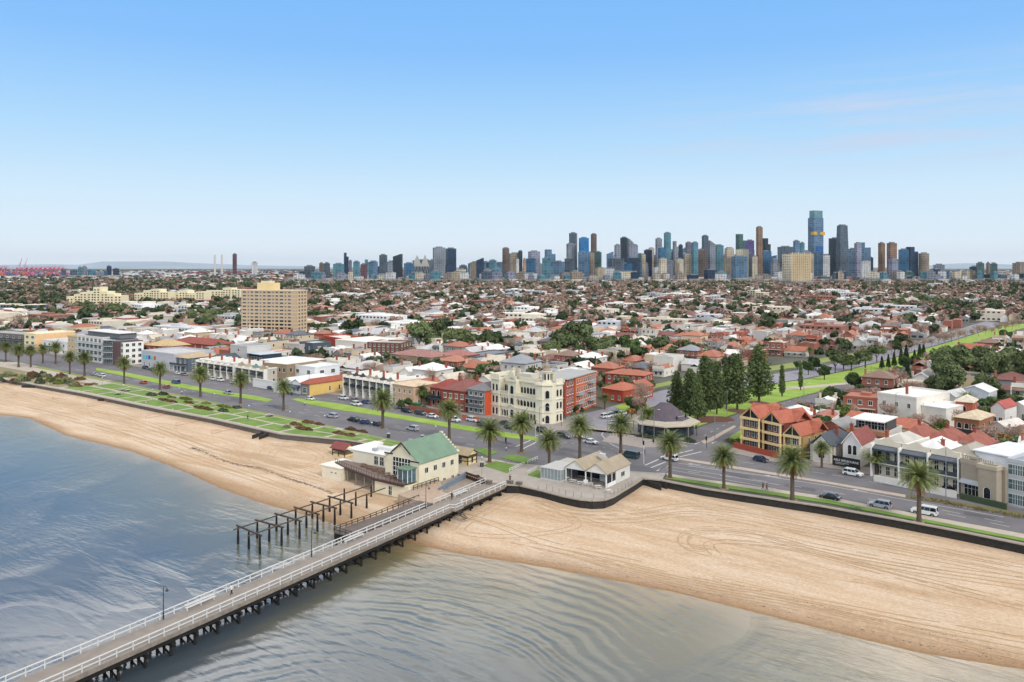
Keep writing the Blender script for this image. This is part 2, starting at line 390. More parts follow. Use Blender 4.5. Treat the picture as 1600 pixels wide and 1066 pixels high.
nA = nd(t, 'ShaderNodeTexNoise', Scale=.035, Detail=4, Roughness=.55, Distortion=.6); lk.new(g.outputs['Position'], nA.inputs[0])
adj = nd(t, 'ShaderNodeMath', operation='MULTIPLY_ADD'); adj.inputs[1].default_value = .35; lk.new(nA.outputs[0], adj.inputs[0]); lk.new(at.outputs['Fac'], adj.inputs[2])
sb = nd(t, 'ShaderNodeMath', operation='SUBTRACT'); sb.inputs[1].default_value = .175; lk.new(adj.outputs[0], sb.inputs[0])
rw = nd(t, 'ShaderNodeValToRGB'); lk.new(sb.outputs[0], rw.inputs[0]); e = rw.color_ramp.elements
e[0].position = 0; e[0].color = lin('93805F'); e[1].position = 1; e[1].color = lin('3E4750')
for p, c in ((.12, '726A50'), (.35, '5C5D52'), (.65, '485056')):
    q = e.new(p); q.color = lin(c)
lk.new(rw.outputs[0], bs.inputs['Base Color']); bs.inputs['Roughness'].default_value = .13; bs.inputs['IOR'].default_value = 1.45
mw = nd(t, 'ShaderNodeMapping'); mw.inputs['Rotation'].default_value = (0, 0, R(12)); mw.inputs['Scale'].default_value = (.06, .30, 1); lk.new(g.outputs['Position'], mw.inputs[0])
w1 = nd(t, 'ShaderNodeTexNoise', Scale=1.0, Detail=3, Roughness=.5, Distortion=1.0); lk.new(mw.outputs[0], w1.inputs[0])
mw2 = nd(t, 'ShaderNodeMapping'); mw2.inputs['Rotation'].default_value = (0, 0, R(-9)); mw2.inputs['Scale'].default_value = (.5, 1.5, 1); lk.new(g.outputs['Position'], mw2.inputs[0])
w2 = nd(t, 'ShaderNodeTexNoise', Scale=1.0, Detail=5, Roughness=.62, Distortion=.5); lk.new(mw2.outputs[0], w2.inputs[0])
# slow swell patches decide where the small ripples are strong
pn = nd(t, 'ShaderNodeTexNoise', Scale=.021, Detail=4, Distortion=1.2); lk.new(g.outputs['Position'], pn.inputs[0])
pr = nd(t, 'ShaderNodeMapRange'); pr.inputs[1].default_value = .40; pr.inputs[2].default_value = .62; pr.inputs[3].default_value = .12; lk.new(pn.outputs[0], pr.inputs[0])
w2m = nd(t, 'ShaderNodeMath', operation='MULTIPLY'); lk.new(w2.outputs[0], w2m.inputs[0]); lk.new(pr.outputs[0], w2m.inputs[1])
# curved swell trains running in to the sand
gm = nd(t, 'ShaderNodeMapping'); gm.inputs['Location'].default_value = (-34, 96, 0); lk.new(g.outputs['Position'], gm.inputs[0])
rg = nd(t, 'ShaderNodeTexWave', wave_type='RINGS', Scale=.11, Distortion=9, Detail=4); rg.rings_direction = 'Z'; rg.inputs['Detail Scale'].default_value = .5; lk.new(gm.outputs[0], rg.inputs[0])
pn2 = nd(t, 'ShaderNodeTexNoise', Scale=.045, Detail=4); lk.new(g.outputs['Position'], pn2.inputs[0])
pr2 = nd(t, 'ShaderNodeMapRange'); pr2.inputs[1].default_value = .38; pr2.inputs[2].default_value = .7; pr2.inputs[3].default_value = .12; lk.new(pn2.outputs[0], pr2.inputs[0])
gx = nd(t, 'ShaderNodeSeparateXYZ'); lk.new(g.outputs['Position'], gx.inputs[0])
mk1 = nd(t, 'ShaderNodeMapRange'); mk1.inputs[1].default_value = 4; mk1.inputs[2].default_value = 22; lk.new(gx.outputs[0], mk1.inputs[0])
mk2 = nd(t, 'ShaderNodeMapRange'); mk2.inputs[1].default_value = 74; mk2.inputs[2].default_value = 50; lk.new(gx.outputs[0], mk2.inputs[0])
mk3 = nd(t, 'ShaderNodeMath', operation='MULTIPLY'); lk.new(mk1.outputs[0], mk3.inputs[0]); lk.new(mk2.outputs[0], mk3.inputs[1])
mk4 = nd(t, 'ShaderNodeMath', operation='MULTIPLY'); lk.new(mk3.outputs[0], mk4.inputs[0]); lk.new(pr2.outputs[0], mk4.inputs[1])
rgm = nd(t, 'ShaderNodeMath', operation='MULTIPLY'); lk.new(rg.outputs['Fac'], rgm.inputs[0]); lk.new(mk4.outputs[0], rgm.inputs[1])
b0 = nd(t, 'ShaderNodeBump', Strength=.5, Distance=.2); lk.new(rgm.outputs[0], b0.inputs['Height'])
w1m = nd(t, 'ShaderNodeMath', operation='MULTIPLY'); lk.new(w1.outputs[0], w1m.inputs[0]); lk.new(pr.outputs[0], w1m.inputs[1])
b1 = nd(t, 'ShaderNodeBump', Strength=.5, Distance=.55); lk.new(w1m.outputs[0], b1.inputs['Height']); lk.new(b0.outputs[0], b1.inputs['Normal'])
b2 = nd(t, 'ShaderNodeBump', Strength=.5, Distance=.13); lk.new(w2m.outputs[0], b2.inputs['Height']); lk.new(b1.outputs[0], b2.inputs['Normal'])
lk.new(b2.outputs[0], bs.inputs['Normal'])
o = b.build('sea', m); tag(o, 'calm rippled bay water, sandy brown near the shore', 'water', kind='structure')
at = o.data.attributes.new('depth', 'FLOAT', 'POINT'); at.data.foreach_set('value', dep)
# ------------------------------------------------------------------ roads and ground sheets
m_asph = mat('asphalt', '757275', .9, .12, 0, col2='615F62', bump=.1)
m_asph2 = mat('side_street_asphalt', '8A8790', .9, .3, .1)
m_path = mat('concrete_path', 'B3A798', .9, .6, .09)
m_pave = mat('footpath', '968C85', .9, .5, .1)
m_grass = mat('lawn', '55762C', .95, .22, 0, col2='7A9440', bump=.3, bs=8)
m_grass2 = mat('median_grass', '77982F', .95, .12, 0, col2='9AAE48', bump=.3, bs=8)
m_dirt = mat('bare_verge', '8C8A55', .95, .3, 0, col2='79923A')
m_white = mat('road_paint', 'D4D2CC', .7)
EXCL = []
def sheet(name, pts, z, mm, label, th=0, cat='ground', kind='structure', excl=False, world=False):
    P = pts if world else [W(*p) for p in pts]
    b = MB()
    if th: b.prism(P, z-th, z)
    else:
        b.prism(P, z-.02, z)
    o = b.build(name, mm); tag(o, label, cat, kind=kind)
    if excl: EXCL.append(P)
    return o
ROADN = [(-180, 545), (0, 561), (60, 572), (130, 586), (200, 600), (300, 621), (400, 642), (520, 666), (640, 694), (740, 712), (800, 723), (900, 731), (985, 736), (1040, 739), (1120, 751), (1200, 762), (1300, 777), (1450, 806), (1600, 834), (1720, 860)]
ROADF = [(1720, 806), (1600, 787), (1500, 768), (1400, 750), (1300, 733), (1200, 722), (1135, 706), (1085, 690), (1045, 676), (955, 668), (905, 672), (860, 673), (760, 654), (700, 645), (560, 622), (430, 605), (330, 590), (220, 574), (120, 560), (0, 541), (-180, 520)]
sheet('esplanade_road', ROADN+ROADF, 0.0, m_asph, 'wide grey asphalt esplanade road running along the beach', excl=True)
KS = [(1085, 690), (1062, 674), (1090, 669), (1153, 647), (1220, 629), (1280, 614), (1313, 601), (1372, 589), (1405, 577), (1481, 551), (1536, 533), (1580, 520), (1640, 503), (1660, 512), (1600, 531), (1552, 538), (1505, 550), (1457, 562), (1410, 579), (1362, 598), (1310, 624), (1278, 633), (1220, 650), (1150, 681), (1125, 706)]
KN = [(880, 680), (885, 652), (940, 640), (985, 626), (1030, 611), (1110, 594), (1200, 586), (1296, 570), (1345, 560), (1381, 550), (1424, 538), (1457, 526), (1540, 502), (1570, 506), (1480, 534), (1424, 550), (1381, 563), (1313, 580), (1260, 591), (1200, 600), (1110, 618), (1030, 632), (985, 648), (965, 668), (980, 690)]
sheet('avenue_road', KS, -.01, m_asph, 'asphalt carriageway of the avenue on the near side of its green median', excl=True)
sheet('avenue_road', KN, -.015, m_asph2, 'asphalt carriageway of the avenue on the far side of its green median', excl=True)
sheet('avenue_median_grass', [(1000, 690), (1010, 650), (1040, 632), (1110, 620), (1200, 602), (1260, 593), (1313, 582), (1381, 565), (1424, 552), (1480, 536), (1570, 508), (1636, 503), (1580, 518), (1534, 531), (1479, 549), (1404, 575), (1371, 587), (1311, 600), (1279, 612), (1219, 627), (1152, 645), (1090, 666), (1062, 672), (1040, 690)], .1, m_grass2, 'bright green grass median of the avenue among its trees', .16, excl=True)
sheet('avenue_verge', [(1345, 556), (1240, 575), (1200, 580), (1100, 590), (1000, 612), (1000, 606), (1100, 584), (1200, 573), (1340, 551)], .1, m_dirt, 'narrow grass verge on the far side of the avenue', .16, excl=True)
sheet('crossing_path', [(1212, 606), (1255, 604), (1345, 596), (1346, 599), (1255, 608), (1222, 610)], .14, m_path, 'pale footpath crossing the avenue median')
sheet('park_path', [(1330, 590), (1362, 592), (1360, 594), (1330, 592)], .14, m_path, 'short pale path on the avenue median')
sheet('junction_asphalt', [(862, 676), (875, 655), (985, 640), (1062, 660), (1092, 700), (980, 694)], -.03, m_asph, 'asphalt where the avenue meets the esplanade')
# pavilion forecourt car park and its beds
sheet('pavilion_forecourt', [(940, 690), (975, 664), (985, 650), (1000, 640), (1060, 655), (1075, 668), (1062, 688), (1075, 698), (1000, 700)], .11, m_pave, 'paved forecourt round the dark roofed pavilion', .17)
sheet('corner_grass', [(960, 636), (985, 627), (996, 626), (1000, 634), (975, 645)], .1, m_grass2, 'small grass triangle beside the avenue corner', .16, excl=True)
rp_ = MB(); random.seed(66)
for (x, y) in [(1530, 806), (1250, 762), (1150, 742), (900, 705), (700, 690), (560, 652), (330, 610), (1400, 760), (620, 672), (780, 690), (430, 636), (1040, 700), (200, 590)]:
    u, v = W(x, y); a = random.uniform(2.5, 7); c = random.uniform(.8, 1.7); rp_.prism([(u-a, v-c+a*.12), (u+a, v-c-a*.12), (u+a, v+c-a*.12), (u-a, v+c+a*.12)], -.01, .008)
tag(rp_.build('road_patches', mat('fresh_asphalt', '5A585C', .9, .5, .12)), 'darker repair patches in the asphalt', 'patches', kind='stuff')
# parade medians
sheet('esplanade_median', [(150, 575), (200, 583), (300, 603), (350, 612), (400, 619), (427, 625), (418, 628), (330, 615), (250, 600), (200, 589), (150, 579)], .12, m_grass2, 'long green grass median of the esplanade on the left', .18)
sheet('esplanade_median', [(455, 624), (466, 623), (530, 631), (595, 643), (700, 661), (790, 676), (842, 684), (840, 689), (800, 685), (700, 668), (595, 650), (530, 641), (481, 632)], .12, m_grass2, 'green grass median of the esplanade in front of the hotel', .18)
m_kerb = mat('median_concrete', 'AFA091', .9, .4, .1)
sheet('narrow_median', [(1061, 716), (1160, 731), (1280, 751), (1415, 774), (1415, 778), (1280, 754), (1160, 735), (1061, 719)], .12, m_kerb, 'narrow concrete median strip on the right part of the esplanade', .18)
sheet('planted_median', [(1418, 774), (1500, 786), (1620, 806), (1720, 824), (1720, 829), (1620, 811), (1500, 791), (1418, 778)], .12, mat('planted_median_soil', '7A6A50', .95, .6, 0, col2='5E6B3A'), 'planted median strip with low tufts on the right', .18)
sheet('avenue_strip', [(1095, 690), (1111, 684), (1147, 665), (1150, 667), (1114, 689), (1100, 694)], .12, m_kerb, 'concrete strip dividing the avenue from its service lane', .18)
sheet('corner_lawn', [(1140, 683), (1160, 671), (1185, 660), (1190, 676), (1160, 694)], .13, m_grass2, 'small lawn on the corner beside the orange tiled flats', .19)
# footpaths between road and houses
sheet('house_footpath', ROADF[::-1][0:14] + [(905, 669), (900, 664), (880, 655), (768, 645), (700, 637), (560, 613), (430, 598), (330, 583), (220, 567), (120, 553), (0, 535), (-180, 514)][0:12], .12, m_pave, 'footpath in front of the esplanade houses on the left', .18)
sheet('house_footpath', [(1135, 706), (1200, 721), (1300, 732), (1400, 749), (1500, 767), (1600, 786), (1720, 805), (1720, 792), (1600, 768), (1500, 753), (1400, 737), (1300, 723), (1231, 715), (1153, 696)], .12, m_pave, 'footpath in front of the esplanade houses on the right', .18)
# reserve between sea wall and road: strips by fraction t from wall (0) to kerb (1)
_rn = sorted([W(*p) for p in ROADN]); _wa = sorted(LANDEDGE[1:-2])
def vt(u, t):
    a = interp(_wa, u); c = interp(_rn, u); return a + (c-a)*t
def strip(u0, u1, t0, t1, step=6):
    us = list(np.arange(u0, u1, step)) + [u1]
    return [(u, vt(u, t0)) for u in us] + [(u, vt(u, t1)) for u in us[::-1]]
sheet('promenade', [(-420, interp(_wa, -420)+1), ] + strip(-360, -14, .0, .99), .06, m_path, 'pale concrete promenade along the sea wall', .12, world=True)
strips_ = []
u = -244; k = 0
glab = ['inner', 'outer']
while u < -40:
    w_ = 17 if k % 2 == 0 else 12
    for t0, t1 in ((.11, .45), (.52, .84)):
        off = 0 if t0 < .3 else 5
        P = strip(u+off, min(u+off+w_-1.0, -35), t0, t1, 4)
        if P[0][0] < -34: strips_.append(P)
    u += w_+.6; k += 1
bb = MB()
for P in strips_: bb.prism(P, .0, .11)
tag(bb.build('lawn', m_grass), 'green lawn panels between the paths of the beach reserve', 'lawn', kind='stuff')
bb = MB()
for a, c in ((-330, -250), (-247, -122), (-119, -84), (-80, -34)): bb.prism(strip(a, c, .885, .985), .0, .12)
tag(bb.build('verge_grass', m_dirt), 'worn grass verge under the palms along the road', 'grass', kind='stuff')
sheet('thicket_soil', strip(-345, -247, .08, .6), .13, mat('sandy_soil', '9C8A6C', .95, .5, 0, col2='6E7048'), 'sandy soil under the coastal thicket', .1, world=True)
# forecourt between club and kiosk
sheet('plaza', [(650, 697), (700, 700), (740, 712), (800, 723), (900, 731), (985, 736), (1040, 740), (1034, 750), (1003, 748)] + [], .05, m_path, 'paved forecourt at the head of the pier') if 0 else None
pl = [W(*p) for p in ((640, 694.5), (740, 712.5), (800, 723.5), (900, 731.5), (985, 736.5), (1040, 739.5))] + [WALL_C[0]] + WALL_B[::-1] + GATE[::-1] + [WALL_A[-1], WALL_A[-2], WALL_A[-3]]
sheet('plaza', pl, .05, mat('plaza_concrete', 'A69D93', .9, .5, .1), 'paved forecourt at the head of the pier', .11, world=True)
bb = MB()
for P in ([(700, 697.5), (735, 703.5), (746, 715.5), (716, 709)], [(740.5, 703), (756, 700), (779, 707), (762, 714)], [(782, 716), (799, 710), (838, 718), (821, 725)], [(755, 728), (774, 721), (808, 728), (793, 740)], [(824, 743), (839, 735), (858, 740), (866, 745), (844, 748)], [(851, 730), (864, 725.5), (878, 728), (862, 733)], [(880, 718.5), (893, 716.5), (898, 719), (885, 721)]):
    bb.prism([W(*p) for p in P], .0, .14)
tag(bb.build('plaza_lawn', m_grass), 'small green lawns on the pier forecourt', 'lawn', kind='stuff')
bb = MB(); bb.prism([W(*p) for p in ((1045, 745), (1120, 756), (1200, 768), (1300, 783), (1450, 813), (1600, 842), (1720, 868), (1720, 873), (1600, 846.5), (1450, 817.5), (1300, 788), (1200, 773), (1120, 761), (1040, 748))], .0, .12)
tag(bb.build('verge_grass', m_grass), 'green verge strip between the right beach wall and the path', 'grass', kind='stuff')
sheet('beach_path', [(1040, 740), (1120, 752), (1200, 763), (1300, 778), (1450, 807), (1600, 835), (1720, 861), (1720, 868), (1600, 842), (1450, 813), (1300, 783), (1200, 768), (1120, 756), (1045, 745)], .1, m_path, 'pale shared path beside the right part of the esplanade', .16)
# sea wall copings
def coping(name, pts, label, th=.9, zt=.28):
    b = MB()
    for p, q in zip(pts[:-1], pts[1:]):
        b.beam((p[0], p[1], zt), (q[0], q[1], zt), th, zt+.5, 0)
    o = b.build(name, mat('coping_concrete', '9C9286', .9, .8, .12)); tag(o, label, 'sea wall'); return o
def face_wall(name, pts, label, col, zb=-3.6, off=.25):
    b = MB()
    for p, q in zip(pts[:-1], pts[1:]):
        b.beam((p[0], p[1]-.0, -.02), (q[0], q[1], -.02), .5, -zb, 0)
    r = empty(name, (0, 0, 0), 0, label, 'sea wall')
    b.build('wall_face', m_basalt if col is None else mat('sea_wall_concrete', col, .9, .7, .2), r)
    c = MB()
    for p, q in zip(pts[:-1], pts[1:]): c.beam((p[0], p[1], .22), (q[0], q[1], .22), 1.0, .24, 0)
    c.build('coping', mat('coping_concrete', '9C9286', .9, .8, .12), r)
    return r
face_wall('sea_wall', [(WALL_A[0][0]-200, WALL_A[0][1]+8)]+WALL_A[:-1], 'low concrete sea wall between the left beach and the lawns', '5C564F')
face_wall('sea_wall', WALL_C[:]+[(_ru[0]+60, _ru[1]-8)], 'dark basalt sea wall along the right beach', None)
face_wall('terrace_wall', [(-.1, -.7)]+WALL_B+[WALL_C[0]], 'curved dark basalt wall round the kiosk terrace', None)
# far hills
def ridge(name, px, top, D, label, col):
    b = MB(); n = len(px)
    for x, y in zip(px, top):
        u, v = WD(x, D); z = HC + (Y0-y)*D/F
        u2, v2 = WD(x, D*.86)
        u3, v3 = WD(x, D*1.2)
        b.v += [(u2, v2, -5), ((u+u2)/2, (v+v2)/2, max(1, z*.45)), (u, v, z), (u3, v3, -5)]
    for i in range(n-1):
        for k in range(3):
            a = i*4+k; b.f.append((a, a+4, a+5, a+1)); b.m.append(0)
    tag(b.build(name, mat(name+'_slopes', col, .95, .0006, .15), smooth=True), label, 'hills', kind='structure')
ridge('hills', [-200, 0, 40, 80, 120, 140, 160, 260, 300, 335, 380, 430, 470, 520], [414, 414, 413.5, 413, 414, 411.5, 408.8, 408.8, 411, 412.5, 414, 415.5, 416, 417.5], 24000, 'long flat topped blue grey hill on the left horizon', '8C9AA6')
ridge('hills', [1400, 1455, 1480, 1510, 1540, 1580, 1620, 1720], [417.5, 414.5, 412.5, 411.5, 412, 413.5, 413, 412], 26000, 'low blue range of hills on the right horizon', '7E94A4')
# ------------------------------------------------------------------ pier
m_plank = mat('pier_planks', '8D847B', .85, .5, .14, stripe=('Y', 1.6, .22), bump=.4)
m_plank2 = mat('old_deck_planks', '675D57', .9, .5, .22, stripe=('Y', 1.6, .25), bump=.4)
m_rail = mat('white_rail_paint', 'C9C7C3', .6, 2, .05)
m_pile = mat('dark_wet_timber', '17130F', .85, 1.5, .4, bump=.5)
m_old = mat('weathered_timber', '4B3F36', .9, 2, .35, bump=.5)
PTH = R(3.5); PG = (-5.3, -2.0)
_pc, _ps = math.cos(PTH), math.sin(PTH)
def PT(u, v): x, y = u-PG[0], v-PG[1]; return (PG[0]+x*_pc-y*_ps, PG[1]+x*_ps+y*_pc)
def PV(px_, py_):
    a, c = W(px_, py_); x, y = a-PG[0], c-PG[1]; return PG[1]-x*_ps+y*_pc
def pier_frame(o): o.location = (PG[0]-PG[0]*_pc+PG[1]*_ps, PG[1]-PG[0]*_ps-PG[1]*_pc, 0); o.rotation_euler = (0, 0, PTH); return o
pier = empty('pier', (0, 0, 0), 0, 'long timber pier with white railings running from the shore over the water', 'pier')
U0, U1, VE = -5.3, 0.0, -186
pier_frame(pier); b = MB(); b.box(U0, VE, -.28, U1, -1.9, .08); b.build('deck', m_plank, pier)
b = MB(); b.box(U0-.15, VE, -.55, U0-.002, -1.95, -.02); b.box(U1+.002, VE, -.55, U1+.15, -1.95, -.02)
b.build('fascia_beam', mat('grey_fascia_timber', '857A6E', .9, 1, .25), pier)
b = MB()
for i in range(46):
    v = -4-i*3.95
    b.box(U0-.35, v-.2, -1.75, U1+.35, v+.2, -1.26)
    for s_ in (-1, 1): b.beam((U0+2.65-s_*2.4, v+.3, -1.3), (U0+2.65+s_*2.4, v+.3, -3.4), .16, .3)
for u in (.25, 1.5, 2.7, 3.9, 5.05): b.box(U0+u-.16, VE, -1.25, U0+u+.16, -3, -.285)
b.build('crossheads', m_pile, pier)
k = 0
for i in range(46):
    v = -4-i*3.95
    for u in (U0+.3, U0+1.9, U0+3.5, U0+5.0):
        if k < 96 or True:
            lean = .25 if u > -.5 else (-.25 if u < -4.8 else 0)
            b = MB(); b.tube((u+lean, v, -7), (u, v, -1.7), .24, .2, 7)
            if k < 99: b.build('pile', m_pile, pier)
            else:
                if k == 99: rest = MB()
                rest.tube((u+lean, v, -7), (u, v, -1.7), .24, .2, 7)
            k += 1
tag(rest.build('pile_rows', m_pile, pier), kind='stuff')
def railing(name, pts, label, sp=2.35, h=1.1, mm=None, parent=None, post=.13, two=True, group=None):
    mm = mm or m_rail
    r = empty(name, (0,0,0), 0, label, 'railing', group) if parent is None else empty(name, (0,0,0)); 
    if parent is not None: r.parent = parent
    if name == 'pier_railing': pier_frame(r)
    pb = MB(); rb = MB()
    for p, q in zip(pts[:-1], pts[1:]):
        d = math.hypot(q[0]-p[0], q[1]-p[1]); n = max(1, round(d/sp))
        for i in range(n+1):
            f = i/n; x, y, z = [p[j]+(q[j]-p[j])*f for j in range(3)]
            pb.box(x-post/2, y-post/2, z-.25, x+post/2, y+post/2, z+h)
        rb.beam((p[0], p[1], p[2]+h+.09), (q[0], q[1], q[2]+h+.09), .2, .09)
        if two: rb.beam((p[0], p[1], p[2]+h*.56), (q[0], q[1], q[2]+h*.56), .09, .15)
    tag(pb.build('posts', mm, r), kind='stuff'); rb.build('rails', mm, r); return r
za = .08
gL0, gL1 = PV(670, 795), PV(679, 789.5)
railing('pier_railing', [(U0+.1, VE, za), (U0+.1, gL0, za)], 'long white railing on the left edge of the pier, from the water to the gap')
railing('pier_railing', [(U0+.1, gL1, za), (U0+.1, -2.4, za)], 'short white railing on the left edge of the pier nearest the forecourt')
notch = PV(713, 796)
railing('pier_railing', [(U1-.1, VE, za), (U1-.1, notch-1.2, za)], 'long white railing on the right edge of the pier over the water')
railing('pier_railing', [(U1-.1, notch-1.2, za), (U1+1.1, notch-.8, za), (U1+1.1, notch+2.0, za), (U1+.2, notch+2.3, za), (U1+.3, -2, za)], 'white railing round the small step landing on the right of the pier')
b = MB(); b.box(U1+.155, notch-1.0, -.2, U1+1.2, notch+2.2, .075); b.build('landing', m_plank, pier)
b = MB()
for i in range(7): b.box(U1+1.25+i*.28, notch-.6, -.35-i*.22, U1+1.55+i*.28, notch+.9, -.28-i*.22)
b.build('steps', m_old, pier)
def bench(u, v, ln, label, white=True, back=True):
    r = empty('bench', (*PT(u, v), .09), PTH, label, 'bench', 'benches')
    b = MB(); b.box(-.25, -ln/2, .42, .25, ln/2, .48); b.build('seat', m_rail, r)
    if back: b = MB(); b.box(-.30, -ln/2, .6, -.255, ln/2, .92); b.build('backrest', m_rail, r)
    for s in (-1, 0, 1):
        b = MB(); b.box(-.22, s*(ln/2-.2)-.05, 0, .22, s*(ln/2-.2)+.05, .415); b.build('leg', m_rail, r)
bench(U0+.75, PV(312, 946), 5.2, 'white bench by the pier railing closest to the hooked lamp over deep water')
bench(U0+.75, PV(556, 845), 5.2, 'white bench by the pier railing beside the old dark deck')
bench(U0+.75, PV(722, 774), 5.0, 'white bench on the pier nearest the forecourt, beside the walking person')
m_dark = mat('dark_lamp_paint', '1E2A33', .5)
def hook_lamp(u, v, z, h, label, flip=1):
    r = empty('hooked_lamp', (*PT(u, v), z), PTH, label, 'lamp post', 'dark hooked lamp posts')
    b = MB(); b.tube((0,0,0), (0,0,.9), .11, .1, 8); b.tube((0,0,.9), (0,0,h-.6), .07, .05, 8); b.build('post', m_dark, r)
    b = MB(); pts = [(math.cos(t)*.42*flip, -math.cos(t)*.0, math.sin(t)*.42) for t in np.linspace(math.pi, 0, 9)]
    pts = [(p[0]+.42*flip, 0, p[2]+h-.6) for p in pts]
    for p, q in zip(pts[:-1], pts[1:]): b.tube(p, q, .04, n=6, caps=False)
    b.build('hook', m_dark, r)
    b = MB(); b.lathe([(.03, .22), (.07, .12), (.26, -.12), (.24, -.14), (.05, -.02)], 10, (.84*flip, 0, h-.7)); b.build('lamp_shade', m_dark, r, smooth=True)
hook_lamp(U0+.35, PV(255.6, 969), za, 5.2, 'dark hooked lamp post on the pier furthest out over the water')
hook_lamp(U0+.35, PV(487, 871), za, 5.2, 'dark hooked lamp post on the pier beside the old standing piles')
hook_lamp(U0+.35, PV(668.5, 796), za, 5.2, 'dark hooked lamp post on the pier in front of the green roofed club')
# old side deck
dk = empty('old_jetty_deck', (0,0,0), 0, 'dark weathered timber deck beside the pier, below the club', 'deck')
c0 = W(521, 830); c1 = W(538, 838)
b = MB(); b.prism([c0, (-3.6, c0[1]), (-4.9, -22), (c0[0], -22)], -.35, -.02, bottom=True); b.build('deck', m_plank2, dk)
b = MB(); b.box(c0[0]+.1, c0[1]+.1, -1.6, -3.9, c0[1]+.5, -.36)
for i in range(5):
    for u in (c0[0]+.4, c0[0]+2.4, -4.2): b.tube((u, c0[1]+.4+i*4, -6), (u, c0[1]+.4+i*4, -.36), .18, n=7)
tag(b.build('pile_rows', m_pile, dk), kind='stuff')
railing('deck_railing', [(-4.0, c0[1]+.1, 0), (c0[0]+.1, c0[1]+.1, 0), (c0[0]+.1, c0[1]+8, 0)], 'low rusty rail round the end of the old dark deck', 1.5, .8, m_old)
railing('deck_railing', [(c0[0]-.6, c0[1]+9, -.4), (-11.2, -19.5, -.6)], 'low brown rail on the sand between the old deck and the club', 1.8, .8, m_old)
sheet('club_ramp', [(-16.3, -21), (-12, -22), (-5.0, -22), (-5.5, -14.6), (-9, -13.6), (-16.3, -6)], -.12, mat('sandy_concrete', 'B09A86', .9, .8, .15), 'sandy paved ramp between club and pier', 2.5, world=True)
sheet('sunken_yard', [(-16.4, -6), (-9, -13.55), (-5.55, -14.55), (-5.9, -2.4), (-16.4, 6)], -.5, mat('yard_concrete', '93877C', .9, .6, .15), 'sunken paved yard between club and pier gate', 2.0, world=True)
railing('ramp_railing', [(-15.6, -16.5, -.1), (-15.6, -7.5, -.1)], 'brown timber rail beside the long club wall', 1.5, 1.0, m_old)
b = MB(); a_ = W(686, 767, -.3); c_ = W(727.5, 741.6, .3)
b.beam((a_[0], a_[1], .35), (c_[0], c_[1], .95), .5, 1.9); o = b.build('ramp_wall', mat('blue_grey_wall', '6F7A86', .8, .6, .12)); tag(o, 'sloping blue grey low wall between club and sunken yard', 'wall')
b = MB(); d_ = W(756, 752, .3)
b.beam((c_[0], c_[1], 1.0), (d_[0], d_[1], 1.0), .3, 1.6); wl = b.build('gate_wall', mat('dark_red_timber', '3D2620', .8, 1, .3)); tag(wl, 'dark red timber wall with a row of pale holes at the pier gate', 'wall')
b = MB()
for i in range(9):
    f = (i+.7)/9.5; p = Vector((c_[0]+(d_[0]-c_[0])*f, c_[1]+(d_[1]-c_[1])*f, .45)); b.box(p.x-.16, p.y-.18, p.z-.12, p.x+.16, p.y+.18, p.z+.12)
b.build('pale_holes', mat('pale_holes_paint', 'CDBE8A', .8), wl)
for (x, y, lb) in ((752, 753, 'squat stone bollard block at the left end of the pier gate'), (764, 757, 'stone gate pier on the left of the pier entrance'), (797, 757, 'stone gate pier on the right of the pier entrance'), (811, 759, 'squat stone block at the kiosk end of the pier gate')):
    u, v = W(x, y); b = MB(); b.box(-.65, -.45, 0, .65, .45, .75); b.box(-.75, -.55, .752, .75, .55, .9)
    o = b.build('gate_block', mat('bluestone_block', '6E665C', .9, 2, .25), loc=(u, v, .03)); tag(o, lb, 'stone block', 'stone blocks at the pier gate')
# ruined piles: six bents with cap beams, two long stringers
ruin = empty('pile_ruin', (0,0,0), 0, 'dark timber pile frame with cap beams left standing in water and sand', 'old jetty frame')
Z1 = .45
tops = [((372, 821.5), (389, 829), (406, 836)), ((402, 813), (421, 819), (440, 823.5)), ((432, 803), (451, 808), (468, 813.5)), ((462, 793), (479, 798.5), (496, 803)), ((488, 784.5), (505, 788.5), (523, 793.5)), ((515, 776), (532, 780), (549, 785.5))]
pl_ = [[W(x, y, Z1) for x, y in bent] for bent in tops]
for bent in pl_:
    (x0, y0), (x2, y2) = bent[0], bent[2]
    for j in range(3):
        x, y = x0+(x2-x0)*j/2, y0+(y2-y0)*j/2
        b = MB(); b.tube((x, y, -5.5), (x, y, -1.9), .2, .26, 8); b.tube((x, y, -1.9), (x, y, Z1-.18), .24, .17, 8); b.build('pile', m_pile, ruin)
    d = Vector((x2-x0, y2-y0, 0)).normalized()*.6
    b = MB(); b.beam((x0-d.x, y0-d.y, Z1+.12), (x2+d.x, y2+d.y, Z1+.12), .26, .3); b.build('cap_beam', m_old, ruin)
for j in (0, 2):
    A = Vector((*pl_[0][j], Z1+.3)); B = Vector((*pl_[-1][j], Z1+.3)); f = .3 if j == 0 else -.1
    o2 = Vector((*pl_[0][1], Z1+.3)); A = A.lerp(o2, .45 if j == 0 else .25); B = B.lerp(Vector((*pl_[-1][1], Z1+.3)), .45 if j == 0 else .25)
    d = (B-A).normalized()
    b = MB(); b.beam(A-d*2.2, B+d*12, .2, .2); b.build('stringer', m_old, ruin)
